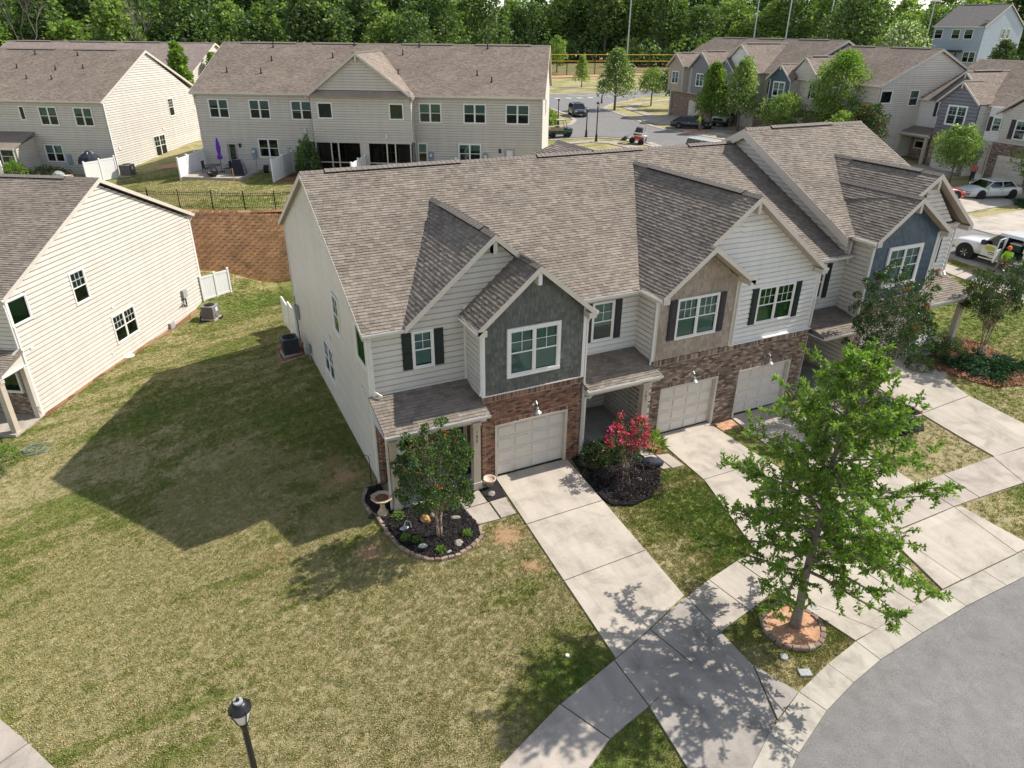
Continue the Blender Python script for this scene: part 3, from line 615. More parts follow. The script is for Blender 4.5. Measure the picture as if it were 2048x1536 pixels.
    def wbox(s, W, u0, u1, z0, z1, d0, d1, mb=None):
        m = mb or MB(); m.hexa([W.p(u0, z0, d1), W.p(u1, z0, d1), W.p(u1, z0, d0), W.p(u0, z0, d0), W.p(u0, z1, d1), W.p(u1, z1, d1), W.p(u1, z1, d0), W.p(u0, z1, d0)])
        return m
    def trimbox(s, name, mat, W, u0, u1, z0, z1, d0, d1): return s.wbox(W, u0, u1, z0, z1, d0, d1).build(name, mat, s.root)
    # ---- windows
    def window(s, W, u0, u1, z0, z1, n=2, grille=(2, 2), blind=.9, shutters=None, casing='wtrim', cw=.07, fixed=False, glass='glass', d=.035, screen=True):
        uc, zc_ = (u0+u1)/2, (z0+z1)/2; deep = any(o[0] <= uc <= o[1] and o[2] <= zc_ <= o[3] for o in getattr(W, 'ops', ()))
        if not deep: d = .075
        mb = MB(); D = .05+d
        s.wbox(W, u0, u1, z1-cw, z1, -.01, D, mb); s.wbox(W, u0, u1, z0, z0+cw, -.01, D+.01, mb)
        s.wbox(W, u0, u0+cw, z0+cw, z1-cw, -.01, D, mb); s.wbox(W, u1-cw, u1, z0+cw, z1-cw, -.01, D, mb)
        f = mb.build('window', casing, s.root)
        iu0, iu1, iz0, iz1 = u0+cw, u1-cw, z0+cw, z1-cw; mull = .07; wd = (iu1-iu0-(n-1)*mull)/n
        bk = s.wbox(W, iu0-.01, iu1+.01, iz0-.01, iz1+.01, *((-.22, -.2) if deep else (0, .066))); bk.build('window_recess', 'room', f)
        for i in range(n):
            a = iu0+i*(wd+mull); b = a+wd; zm = (iz0+iz1)/2; fr = .035
            sb = MB()
            if i: s.wbox(W, a-mull, a, iz0, iz1, -.01, D-.005, sb)
            for (x0, x1, y0, y1, dd) in [(a, a+fr, iz0, iz1, .03), (b-fr, b, iz0, iz1, .03), (a+fr, b-fr, iz0, iz0+fr, .03), (a+fr, b-fr, iz1-fr, iz1, .03)]: s.wbox(W, x0, x1, y0, y1, -.0+d, dd+d, sb)
            if not fixed: s.wbox(W, a+fr, b-fr, zm-.022, zm+.022, 0+d, .04+d, sb)
            if grille and not fixed:
                gc, gr = grille; zt = zm+.022
                for k in range(1, gc): x = a+fr+(b-a-2*fr)*k/gc; s.wbox(W, x-.009, x+.009, zt, iz1-fr, .012+d, .026+d, sb)
                for k in range(1, gr): z = zt+(iz1-fr-zt)*k/gr; s.wbox(W, a+fr, b-fr, z-.009, z+.009, .010+d, .024+d, sb)
            sb.build('sash', casing, f)
            spans = [(iz0+fr, iz1-fr)] if fixed else [(iz0+fr, zm-.022), (zm+.022, iz1-fr)]
            for (p, q) in spans:
                m = MB(); m.quad(W.p(a+fr, p, .008+d), W.p(b-fr, p, .008+d), W.p(b-fr, q, .008+d), W.p(a+fr, q, .008+d)); m.build('pane', glass, f)
            if blind:
                blind_ = blind if blind > .9 else min(1., blind*RB_.uniform(.7, 1.25))
                m = MB(); z = iz1-.04; zb = iz1-(iz1-iz0)*blind_
                y0_, y1_ = (-.02, -.045) if deep else (.078, .070)
                while z > zb: m.quad(W.p(a+.03, z-.034, y0_), W.p(b-.03, z-.034, y0_), W.p(b-.03, z, y1_), W.p(a+.03, z, y1_)); z -= .045
                m.build('blinds', 'blind', f)
        if shutters:
            for (x0, x1) in ((u0-.02-shutters[0], u0-.02), (u1+.02, u1+.02+shutters[0])):
                if len(shutters) > 2 and ((shutters[2] == 'r' and x0 < u0) or (shutters[2] == 'l' and x0 > u0)): continue
                m = s.wbox(W, x0, x1, z0+.02, z1-.02, -.01, .085); o = m.build('shutter', shutters[1], s.root); zm = (z0+z1)/2
                m = MB()
                for (p, q) in ((z0+.12, zm-.05), (zm+.05, z1-.12)):
                    s.wbox(W, x0+.06, x1-.06, p, q, .085, .10, m)
                m.build('shutter_panel', shutters[1], o)
        return f
    def garage_door(s, W, u0, u1, z0, z1, dd=-.14, rows=4, cols=4, trim='trim'):
        m = s.wbox(W, u0, u1, z0, z1, dd-.05, dd); g = m.build('garage_door', 'garage', s.root)
        rh = (z1-z0)/rows; cw = (u1-u0)/cols
        for r in range(rows):
            m = s.wbox(W, u0+.003, u1-.003, z0+r*rh+.018, z0+(r+1)*rh-.018, dd, dd+.018); m.build('door_section', 'garage', g)
            for c in range(cols):
                a, b, p, q = u0+c*cw+.06, u0+(c+1)*cw-.06, z0+r*rh+.08, z0+(r+1)*rh-.08
                m = MB(); k = .03
                m.add([W.p(a, p, dd+.012), W.p(b, p, dd+.012), W.p(b, q, dd+.012), W.p(a, q, dd+.012), W.p(a+k, p+k, dd+.06), W.p(b-k, p+k, dd+.06), W.p(b-k, q-k, dd+.06), W.p(a+k, q-k, dd+.06)],
                      [(4, 5, 6, 7), (0, 1, 5, 4), (1, 2, 6, 5), (2, 3, 7, 6), (3, 0, 4, 7)]); m.build('door_panel', 'garage', g)
        m = MB(); s.wbox(W, u0-.09, u0, z0, z1+.09, dd-.1, .03, m); s.wbox(W, u1, u1+.09, z0, z1+.09, dd-.1, .03, m); s.wbox(W, u0, u1, z1, z1+.09, dd-.1, .028, m); m.build('garage_jamb', trim, s.root)
        m = s.wbox(W, u0, u1, z0-.02, z0+.04, dd-.05, dd+.03); m.build('door_seal', 'dark', g)
    # ---- roofs
    def roof(s, pts, eave, mat='shingle', exposure=.143, thick=.05, tabs=True, name='roof', wmin=.14, wmax=.30):
        """pts: planar polygon in 3D; eave: direction of the courses"""
        P = [np.array(p, float) for p in pts]; nrm = np.zeros(3)
        for i in range(len(P)): nrm += np.cross(P[i]-P[0], P[(i+1) % len(P)]-P[0])
        nrm /= np.linalg.norm(nrm)
        if nrm[2] < 0: nrm = -nrm; P = P[::-1]
        u = np.array(eave, float); u /= np.linalg.norm(u); v = np.cross(nrm, u)
        if v[2] < 0: u = -u; v = np.cross(nrm, u)
        o = P[0]; uv = [((p-o)@u, (p-o)@v) for p in P]; n = len(P)
        top = [p-nrm*.004 for p in P]; bot = [p-np.array([0, 0, thick+.03]) for p in P]
        mb = MB(); mb.add(top+bot, [tuple(range(n)), tuple(2*n-1-i for i in range(n))]+[(i, i+n, (i+1) % n+n, (i+1) % n) for i in range(n)]); mb.build(name, 'cap' if tabs else mat, s.root)
        if not tabs: return
        def span(t):
            xs = []
            for i in range(n):
                (a, za), (b, zb) = uv[i], uv[(i+1) % n]
                if abs(za-zb) < 1e-9: continue
                if min(za, zb) <= t <= max(za, zb): xs.append(a+(b-a)*(t-za)/(zb-za))
            return (min(xs), max(xs)) if len(xs) > 1 else None
        v0 = min(q[1] for q in uv); v1 = max(q[1] for q in uv); t = v0; k = 0
        while t < v1-.03:
            t2 = min(t+exposure, v1); A = span(t+1e-4); B = span(t2-1e-4)
            if A and B:
                lo = min(A[0], B[0]); hi = max(A[1], B[1]); ws = np.array([random.uniform(wmin, wmax) for _ in range(int((hi-lo)/wmin)+2)])
                e = lo-random.uniform(0, wmin)+np.concatenate([[0], np.cumsum(ws)])
                for i in range(len(ws)):
                    a0, a1 = max(e[i], A[0]), min(e[i+1]-.006, A[1]); b0, b1 = max(e[i], B[0]), min(e[i+1]-.006, B[1])
                    if a1-a0 < .01 and b1-b0 < .01: continue
                    if a1 < a0: a0 = a1 = min(max(.5*(a0+a1), A[0]), A[1])
                    if b1 < b0: b0 = b1 = min(max(.5*(b0+b1), B[0]), B[1])
                    h = .021+random.choice((0, 0, .009)); dt = random.choice((0, 0, .0, .012))
                    q = lambda x, y, z: o+u*x+v*y+nrm*z
                    V = [q(a0, t-dt, h), q(a1, t-dt, h), q(b1, t2, .002), q(b0, t2, .002), q(a0, t-dt, -.004), q(a1, t-dt, -.004)]
                    s.piece('shingle', mat, V, [(0, 1, 2, 3), (4, 5, 1, 0), (0, 3, 4), (1, 5, 2)])
            t += exposure; k += 1
    def cap(s, a, b, w=.16, mat='cap'):
        """overlapping ridge cap shingles from a to b"""
        a = np.array(a, float); b = np.array(b, float); L = np.linalg.norm(b-a); d = (b-a)/L; sd = np.cross(d, (0, 0, 1)); sd /= np.linalg.norm(sd); n = max(1, int(L/.2)); m = MB()
        for i in range(n):
            p = a+d*(L*i/n); q = a+d*(L*(i+1.25)/n) if i < n-1 else b; h = .035; h2 = .02
            m.add([p+sd*w+(0, 0, -w*.5+h), p+(0, 0, h+.03), p-sd*w+(0, 0, -w*.5+h), q+sd*w+(0, 0, -w*.5+h2), q+(0, 0, h2+.03), q-sd*w+(0, 0, -w*.5+h2), p+sd*w+(0, 0, -w*.5+h-.03), p-sd*w+(0, 0, -w*.5+h-.03)],
                  [(0, 1, 4, 3), (1, 2, 5, 4), (6, 7, 2, 1, 0)])
        m.build('ridge_cap', mat, s.root)
    def rvent(s, a, b):
        a = np.array(a, float); b = np.array(b, float); d = b-a; L = np.linalg.norm(d); d /= L; sd = np.cross(d, (0, 0, 1)); sd /= np.linalg.norm(sd)
        m = MB(); w = .17
        for (h0, h1, ww, mat) in ((.0, .075, w, 'dvent'), ):
            V = [a+sd*ww+(0, 0, -.09), a-sd*ww+(0, 0, -.09), b-sd*ww+(0, 0, -.09), b+sd*ww+(0, 0, -.09), a+sd*ww+(0, 0, h1-.09), a+(0, 0, h1), a-sd*ww+(0, 0, h1-.09), b+sd*ww+(0, 0, h1-.09), b+(0, 0, h1), b-sd*ww+(0, 0, h1-.09)]
            m.add(V, [(0, 3, 7, 4), (1, 6, 9, 2), (4, 5, 6, 1, 0), (3, 2, 9, 8, 7), (4, 7, 8, 5), (5, 8, 9, 6)])
        o = m.build('ridge_vent', 'dvent', s.root); m = MB(); n = max(1, int(L/.2))
        for i in range(n):
            p = a+d*(L*i/n); q = a+d*(L*(i+1)/n); z = .09
            m.add([p+sd*(w+.03)+(0, 0, z-.10), p+(0, 0, z), p-sd*(w+.03)+(0, 0, z-.10), q+sd*(w+.03)+(0, 0, z-.112), q+(0, 0, z-.012), q-sd*(w+.03)+(0, 0, z-.112)], [(0, 1, 4, 3), (1, 2, 5, 4), (0, 2, 1)])
        m.build('vent_shingles', 'cap', o)
    def stack(s, x, y, z, h=.35, r=.045, base=True, white=False):
        m = MB(); m.tube((x, y, z-.1), (x, y, z+h), r, r, 8); m.lathe([(.14, -.06), (.10, .03), (r+.01, .1)], (x, y, z), 10); m.build('vent_pipe', 'pvc' if white else 'dvent', s.root)
    def board(s, a, b, w, t, mat='trim', name='rake_board', side=None, drop=None):
        """board with its top edge from a to b, hanging down w, t thick toward side"""
        a = np.array(a, float); b = np.array(b, float); sd = np.array(side, float); dn = np.array((0, 0, -w))
        m = MB(); m.hexa([a+dn, b+dn, b+dn+sd*t, a+dn+sd*t, a, b, b+sd*t, a+sd*t]); return m.build(name, mat, s.root)
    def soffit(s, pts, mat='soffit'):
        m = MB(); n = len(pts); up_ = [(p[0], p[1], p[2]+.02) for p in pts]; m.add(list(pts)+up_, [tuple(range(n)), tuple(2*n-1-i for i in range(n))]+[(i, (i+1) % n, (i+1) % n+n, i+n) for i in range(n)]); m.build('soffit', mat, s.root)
    def gutter(s, a, b, out, mat='gutter', fascia=True):
        a = np.array(a, float); b = np.array(b, float); o = np.array(out, float); m = MB(); z = lambda q: np.array((0, 0, q))
        ring = [(0, 0), (0, -.11), (.075, -.11), (.115, 0), (.105, 0), (.07, -.098), (.01, -.098), (.01, 0)]
        A = [a+o*p+z(q) for p, q in ring]; B = [b+o*p+z(q) for p, q in ring]; n = len(ring)
        m.add(A+B, [(i, i+n, (i+1) % n+n, (i+1) % n) for i in range(n)]+[(0, 1, 2, 3), (n+3, n+2, n+1, n)])
        m.build('gutter', mat, s.root)
        if fascia: s.board(a+z(.03), b+z(.03), .17, -.03, 'trim', 'fascia', o)
    def down(s, pts, mat='gutter', r=.045):
        m = MB()
        for i in range(len(pts)-1): m.tube(pts[i], pts[i+1], r, r, 4)
        m.build('downspout', mat, s.root)
class Wl:
    def __init__(s, p0, p1):
        s.o = np.array((p0[0], p0[1], 0.)); d = np.array((p1[0]-p0[0], p1[1]-p0[1], 0.)); s.L = np.linalg.norm(d); s.u = d/s.L; s.n = np.array((s.u[1], -s.u[0], 0.))
    def p(s, u, z, d=0.): return s.o+s.u*u+s.n*d+np.array((0, 0, z))
def cut(A, B, za, zb, ops):
    """strip from bottom span A to top span B minus the rectangular openings (u0,u1,z0,z1)"""
    zm = (za+zb)/2; segs = [(A[0], A[1], B[0], B[1])]
    for (o0, o1, q0, q1) in ops:
        if not (q0 < zm < q1): continue
        out = []
        for (a0, a1, b0, b1) in segs:
            if o0 >= max(a1, b1) or o1 <= min(a0, b0): out.append((a0, a1, b0, b1)); continue
            if o0 > min(a0, b0): out.append((a0, max(a0, min(a1, o0)), b0, max(b0, min(b1, o0))))
            if o1 < max(a1, b1): out.append((min(a1, max(a0, o1)), a1, min(b1, max(b0, o1)), b1))
        segs = out
    return segs
def gooseneck(B, W, u, z):
    m = MB(); p = lambda a, b, c: tuple(W.p(u+a, z+b, c))
    m.lathe([(.06, -.05), (.06, .05)], (0, 0, 0), 10); m = MB(); m.path([p(0, .12, 0), p(0, .30, .1), p(0, .34, .22), p(0, .26, .32), p(0, .14, .33)], .014, 6); m.tube(p(0, .12, -.01), p(0, .12, .03), .055, .055, 10)
    c = W.p(u, z, .33); m.lathe([(.03, .14), (.05, .12), (.06, .04), (.16, -.05), (.155, -.055), (.05, .03)], tuple(c), 16); o = m.build('barn_lamp', 'steel', B.root); m = MB(); m.ball(tuple(c+np.array((0, 0, -.02))), .045, 8, 6); m.build('bulb', 'frost', o)
def wallvent(B, W, u, z, w=.2, h=.17):
    m = MB(); B.wbox(W, u-w/2-.03, u+w/2+.03, z-h/2-.03, z+h/2+.03, -.01, .03, m); B.wbox(W, u-w/2, u+w/2, z-h/2, z+h/2, .03, .10, m); m.build('wall_vent', 'gutter', B.root)
def text(s, body, W, u, z, size, mat, d=.0, parent=None):
    cu = bpy.data.curves.new('house_number', 'FONT'); cu.body = body; cu.size = size; cu.extrude = .004; cu.align_x = 'CENTER'; cu.align_y = 'CENTER'
    o = bpy.data.objects.new('tmp', cu); COL.objects.link(o); dg = bpy.context.evaluated_depsgraph_get(); me = bpy.data.meshes.new_from_object(o.evaluated_get(dg)); bpy.data.objects.remove(o)
    me.materials.clear(); me.materials.append(MT[mat])
    c = W.p(u, z, d); Mx = Matrix((W.u, (0, 0, 1), W.n)).transposed().to_4x4(); Mx.translation = Vector(c); me.transform(Mx); return link('house_number', me, parent or s.root)
def column(B, x0, x1, y0, y1, z0, z1, mat='post', num=None):
    m = MB(); m.box(x0, x1, y0, y1, z0, z1); c = m.build('porch_post', mat, B.root)
    m = MB(); m.box(x0-.035, x1+.035, y0-.035, y1+.035, z0, z0+.28); m.build('post_base', mat, c); m = MB(); m.box(x0-.03, x1+.03, y0-.03, y1+.03, z1-.14, z1); m.build('post_cap', mat, c)
    if num:
        W = Wl((x0, y0), (x1, y0))
        for i, ch in enumerate(num): text(B, ch, W, (x1-x0)/2, z0+(z1-z0)*.86-i*.17, .17, 'dark', .008, c)

# ================================================================== main townhouse row
B = Bld('townhouse_row', 'nearest row of joined townhouses with grey-green, tan and blue shake gables over brick garages', 'building', (0, 0, 0), 0, {'shingle': 290, 'brick': 290, 'siding_board': 290, 'shake': 290})
m_ = .463
# --- walls of the end unit, side facing the lawn
XL, YF, YB = -3.95, 1.28, 16.3
ZG = -.35
ridgeY, ridgeZ, eaveY, eaveZ = 8.98, 9.55, 1.05, 5.90
W = B.wall((XL, YB), (XL, YF), [(0, ZG), (YB-YF, ZG), (YB-YF, 5.95), (YB-8.98, 9.45), (0, 6.0)], 'cream', exposure=.12,
           openings=[(YB-6.15, YB-5.17, 4.15, 5.7), (YB-9.12, YB-7.27, 1.2, 2.75), (YB-2.7, YB-1.42, 4.45, 5.75)])
B.window(W, YB-6.17, YB-5.15, 4.15, 5.7, 1, (2, 2), 0, casing='wtrim'); B.window(W, YB-9.14, YB-7.25, 1.2, 2.75, 2, (2, 2), 0); B.window(W, YB-2.72, YB-1.4, 4.45, 5.78, 1, None, .97, fixed=True, glass='glassg')
for u, z in ((7.45, 3.34), (2.27, 3.42), ): wallvent(B, W, YB-u, z)
for u, z in ((9.8, .7), (6.55, .85), (2.33, .75)): wallvent(B, W, YB-u, z, .09, .09)
B.trimbox('corner_board', 'wtrim', W, YB-YF-.09, YB-YF, ZG, 5.85, .0, .07); B.trimbox('corner_board', 'wtrim', W, 0, .09, ZG, 5.9, .0, .07)
B.trimbox('foundation', 'concd', W, 0, YB-YF, ZG-.6, ZG+.5, -.1, .028)
# front of unit 105: porch wall brick, cream wall above, cream gable above
W = B.wall((XL, YF), (-.56, YF), [(0, -.3), (3.39, -.3), (3.39, 3.05), (0, 3.05)], 'brick', 'brick', openings=[(.68, 1.82, 1.2, 1.95), (2.15, 3.3, -.3, 2.25)])
B.window(W, .68, 1.82, 1.15, 1.98, 1, None, 0, fixed=True)
B.trimbox('brick_sill', 'brick', W, .6, 1.9, 1.07, 1.15, 0, .05)
d = B.wbox(W, 2.35, 3.2, .02, 2.1, -.1, -.04).build('front_door', 'door', B.root)
for a, b, p, q in ((2.45, 2.74, .25, .95), (2.81, 3.1, .25, .95), (2.45, 2.74, 1.1, 1.9), (2.81, 3.1, 1.1, 1.9)): B.wbox(W, a, b, p, q, -.04, -.025).build('door_panel', 'door', d)
m = MB(); B.wbox(W, 2.22, 2.35, 0, 2.22, -.1, .04, m); B.wbox(W, 3.2, 3.33, 0, 2.22, -.1, .04, m); B.wbox(W, 2.35, 3.2, 2.1, 2.22, -.1, .04, m); m.build('door_frame', 'trim', B.root)
m = MB(); m.ball(tuple(W.p(3.12, 1.0, .0)), .035); m.build('door_knob', 'chrome', d)
W = B.wall((XL, YF), (-.56, YF), [(0, 3.5), (3.39, 3.5), (3.39, 6.0), (0, 6.0)], 'cream', exposure=.2, openings=[(1.46, 2.2, 4.32, 5.68)])
B.window(W, 1.44, 2.2, 4.32, 5.68, 1, (2, 2), .95, (.32, 'shutter'))
B.trimbox('corner_board', 'wtrim', W, 0, .1, 3.4, 5.85, .0, .072); B.trimbox('corner_board', 'wtrim', W, 3.29, 3.39, 3.4, 6.3, .0, .07)
W = B.wall((-2.75, YF), (1.9, YF), [(.2, 6.002), (4.65, 6.002), (4.65, 7.1), (3.17, 8.42)], 'cream', exposure=.2)
# bump with garage
W = B.wall((-.56, -.02), (3.35, -.02), [(0, -.2), (3.91, -.2), (3.91, 3.2), (0, 3.2)], 'brick', 'brick', openings=[(.47, 3.37, -.2, 2.36), (.47, 3.37, 2.10, 2.36)])
B.garage_door(W, .56, 3.28, .02, 2.13); B.soldier(W, .47, 3.37, 2.15, 2.36, 'brick', .012); B.soldier(W, 0, 3.91, 3.2, 3.42, 'brick', .03)
B.trimbox('band_course', 'mortar', W, 0, 3.91, 3.18, 3.40, -.15, .015); B.trimbox('band_flashing', 'wtrim', W, -.02, 3.93, 3.42, 3.46, -.1, .06); gooseneck(B, W, 1.95, 2.62)
W2 = B.wall((-.56, 1.28), (-.56, -.02), [(0, -.2), (1.3, -.2), (1.3, 3.45), (0, 3.45)], 'brick', 'brick')
W2 = B.wall((3.35, -.02), (3.35, 1.5), [(0, -.2), (1.52, -.2), (1.52, 3.45), (0, 3.45)], 'cream')
W2 = B.wall((-.56, 1.28), (-.56, -.02), [(0, 3.45), (1.3, 3.45), (1.3, 6.0), (0, 6.0)], 'cream', exposure=.2)
W2 = B.wall((3.35, -.02), (3.35, 1.5), [(0, 3.45), (1.52, 3.45), (1.52, 6.0), (0, 6.0)], 'cream', exposure=.2)
gz, gx_, gs, gf0, gf1 = 7.84, 1.36, .84, -.82, 3.54
W = B.wall((-.56, -.04), (3.35, -.04), [(0, 3.47), (3.91, 3.47), (3.91, 6.15), (1.92, 7.75), (0, 6.15)], 'shakeg', 'shake', openings=[(.89, 2.91, 3.98, 5.77)])
B.window(W, .89, 2.91, 3.98, 5.77, 2, (2, 2), .97, cw=.12, casing='wtrim')
B.trimbox('corner_board', 'wtrim', W, -.02, .1, 3.46, 6.1, -.1, .045); B.trimbox('corner_board', 'wtrim', W, 3.81, 3.93, 3.46, 6.1, -.1, .045)
# --- main roof of units 105..109
XR1, XR2 = -4.15, 17.3
yS = eaveY+.2595; zS = eaveZ+.2595*(ridgeZ-eaveZ)/(ridgeY-eaveY)
B.roof([(XR1, yS, zS), (XR2, yS, zS), (XR2, ridgeY, ridgeZ), (XR1, ridgeY, ridgeZ)], (1, 0, 0))
for xa_, xb_ in ((XR1, -2.72), (3.45, 6.42), (14.65, XR2)): B.roof([(xa_, eaveY, eaveZ), (xb_, eaveY, eaveZ), (xb_, yS, zS), (xa_, yS, zS)], (1, 0, 0))
B.roof([(XR2, 16.9, eaveZ), (XR1, 16.9, eaveZ), (XR1, ridgeY, ridgeZ), (XR2, ridgeY, ridgeZ)], (1, 0, 0), exposure=.286, wmin=.3, wmax=.6)
B.cap((XR1, ridgeY, ridgeZ), (XR2, ridgeY, ridgeZ))
for a, b in ((-3.2, 2.4), (6.0, 11.5), (14.2, 16.9)): B.rvent((a, ridgeY, ridgeZ+.01), (b, ridgeY, ridgeZ+.01))
B.board((XR1, eaveY, eaveZ), (XR1, ridgeY, ridgeZ), .2, .03, 'trim', 'rake_board', (-1, 0, 0)); B.board((XR1, 16.9, eaveZ), (XR1, ridgeY, ridgeZ), .2, .03, 'trim', 'rake_board', (-1, 0, 0))
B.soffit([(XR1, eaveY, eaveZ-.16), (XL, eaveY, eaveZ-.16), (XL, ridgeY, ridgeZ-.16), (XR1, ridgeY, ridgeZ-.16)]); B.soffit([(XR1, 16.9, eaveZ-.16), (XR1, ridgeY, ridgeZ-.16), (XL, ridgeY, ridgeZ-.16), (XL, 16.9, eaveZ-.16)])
B.wall((7, YB), (XL, YB), [(0, -.2), (10.95, -.2), (10.95, 6.0), (0, 6.0)], 'cream'); B.wall((17.3, YB), (7, YB), [(0, -.2), (10.3, -.2), (10.3, 6.0), (0, 6.0)], 'cream')
B.gutter((XR1-.03, eaveY, eaveZ), (-2.7, eaveY, eaveZ), (0, -1, 0)); B.gutter((3.45, eaveY, eaveZ), (6.45, eaveY, eaveZ), (0, -1, 0)); B.gutter((14.6, eaveY, eaveZ), (17.35, eaveY, eaveZ), (0, -1, 0)); B.gutter((XR1, 16.9, eaveZ), (17, 16.9, eaveZ), (0, 1, 0))
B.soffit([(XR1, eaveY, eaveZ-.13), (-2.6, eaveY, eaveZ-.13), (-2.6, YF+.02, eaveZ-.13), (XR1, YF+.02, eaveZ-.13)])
# cream gable behind + grey-green gable in front (their right slopes are one plane)
def ymain(z, ey=eaveY, ez=eaveZ, m=m_): return ey+(z-ez)/m
def gable_roof(B, xa, xf0, xf1, za, zf0, zf1, yf, yr0=None, mat='shingle', ov=.32, rv=True, back=ymain, lw=.2, cap=True, left=True, right=True):
    yb = back(za)
    if left:
        B.roof([(xf0, yf, zf0), (xa, yf, za), (xa, yb, za), (xf0, yr0 if yr0 is not None else max(back(zf0), yf+.3), zf0)], (0, 1, 0), mat)
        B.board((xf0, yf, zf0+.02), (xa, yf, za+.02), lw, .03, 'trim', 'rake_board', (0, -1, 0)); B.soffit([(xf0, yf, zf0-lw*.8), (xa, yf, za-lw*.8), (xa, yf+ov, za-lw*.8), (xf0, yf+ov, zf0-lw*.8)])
    if right:
        B.roof([(xf1, yf, zf1), (xf1, max(back(zf1), yf+.3) if yr0 is None else yr0, zf1), (xa, yb, za), (xa, yf, za)], (0, 1, 0), mat)
        B.board((xf1, yf, zf1+.02), (xa, yf, za+.02), lw, .031, 'trim', 'rake_board', (0, -1, 0)); B.soffit([(xa, yf, za-lw*.8), (xf1, yf, zf1-lw*.8), (xf1, yf+ov, zf1-lw*.8), (xa, yf+ov, za-lw*.8)])
    if cap: B.cap((xa, yf, za), (xa, yb, za))
    if rv and yb-yf > 3: B.rvent((xa, yf+.9, za+.01), (xa, yb-1.2, za+.01))
    # kneeler box at the foot of the rake
    m = MB(); m.box(xa-.07, xa+.07, yf+.01, yf+.3, za-.62, za-.22); m.build('gable_bracket', 'trim', B.root)
cxa, cza = .40, 8.62
gable_roof(B, cxa, -2.78, 2.0, cza, 5.95, cza-gs*1.6, 1.0-.05, mat='shingle', right=False)
B.roof([(gf1, -.4, 6.01), (gf1, eaveY+.1, 6.01), (cxa, ymain(cza), cza), (cxa, .95, cza), (gx_-.05, .95, cza-gs*(gx_-.05-cxa)), (gx_-.05, -.4, 7.86)], (0, 1, 0))
B.board((cxa, .95, cza+.02), (1.5, .95, cza-gs*1.1+.02), .2, .03, 'trim', 'rake_board', (0, -1, 0)); B.soffit([(cxa, .95, cza-.16), (1.5, .95, cza-gs*1.1-.16), (1.5, 1.28, cza-gs*1.1-.16), (cxa, 1.28, cza-.16)])
B.roof([(gf0, -.4, 6.01), (gx_, -.4, gz), (gx_, 1.3, gz), (gf0, 1.3, 6.01)], (0, 1, 0))
B.cap((gx_, -.4, gz), (gx_, 1.2, gz))
B.board((gf0, -.4, 6.03), (gx_, -.4, gz+.02), .2, .03, 'trim', 'rake_board', (0, -1, 0)); B.board((gf1, -.4, 6.03), (gx_, -.4, gz+.02), .2, .031, 'trim', 'rake_board', (0, -1, 0))
B.soffit([(gf0, -.4, 5.86), (gx_, -.4, gz-.16), (gx_, -.04, gz-.16), (gf0, -.04, 5.86)]); B.soffit([(gx_, -.4, gz-.16), (gf1, -.4, 5.86), (gf1, -.04, 5.86), (gx_, -.04, gz-.16)])
m = MB(); m.box(gx_-.07, gx_+.07, -.38, -.05, gz-.62, gz-.2); m.build('gable_bracket', 'wtrim', B.root); m = MB(); m.box(cxa-.07, cxa+.07, .97, 1.27, cza-.62, cza-.2); m.build('gable_bracket', 'wtrim', B.root)
for x, sx in ((gf0, 1), (gf1, -1)):
    m = MB(); m.prism([(x, -.43), (x+.3*sx, -.43), (x+.3*sx, -.03), (x, -.03)][::sx], 5.78, 5.98); m.build('eave_return', 'trim', B.root)
B.gutter((gf0, -.38, 5.98), (gf0, 1.25, 5.98), (-1, 0, 0)); B.gutter((gf1, -.38, 5.98), (gf1, 1.0, 5.98), (1, 0, 0))
B.down([(-.62, -.1, 5.85), (-.62, -.1, 3.75), (-.72, -.25, 3.62)]); B.down([(-4.0, 1.18, 5.78), (-3.92, 1.2, 5.5), (-3.92, 1.2, 3.8), (-3.7, 1.0, 3.65)], 'gutter')
B.down([(3.46, -.12, 5.8), (3.42, -.06, 5.5), (3.42, -.06, .1)])
# porch roof of 105
B.roof([(-4.1, -.55, 3.06), (-.5, -.55, 3.06), (-.5, YF-.03, 3.60), (-4.1, YF-.03, 3.60)], (1, 0, 0)); B.gutter((-4.12, -.55, 3.05), (-.5, -.55, 3.05), (0, -1, 0))
B.soffit([(-4.1, -.55, 2.9), (-.56, -.55, 2.9), (-.56, YF, 2.9), (-4.1, YF, 2.9)], 'wtrim'); m = MB(); m.box(-3.95, -.56, -.4, -.22, 2.72, 2.93); m.build('porch_beam', 'trim', B.root)
m = MB(); m.hexa([(-3.97, -.4, 2.72), (-3.93, -.4, 2.72), (-3.93, 1.28, 2.72), (-3.97, 1.28, 2.72), (-3.97, -.4, 3.0), (-3.93, -.4, 3.0), (-3.93, 1.28, 3.45), (-3.97, 1.28, 3.45)]); m.build('porch_gable_end', 'cream', B.root)
column(B, -3.93, -3.71, -.42, -.20, .02, 2.75); column(B, -1.06, -.8, -.42, -.16, .05, 2.75, num='105')
B.down([(-4.0, -.52, 2.95), (-4.02, -.3, 2.7), (-4.02, -.3, .05)])
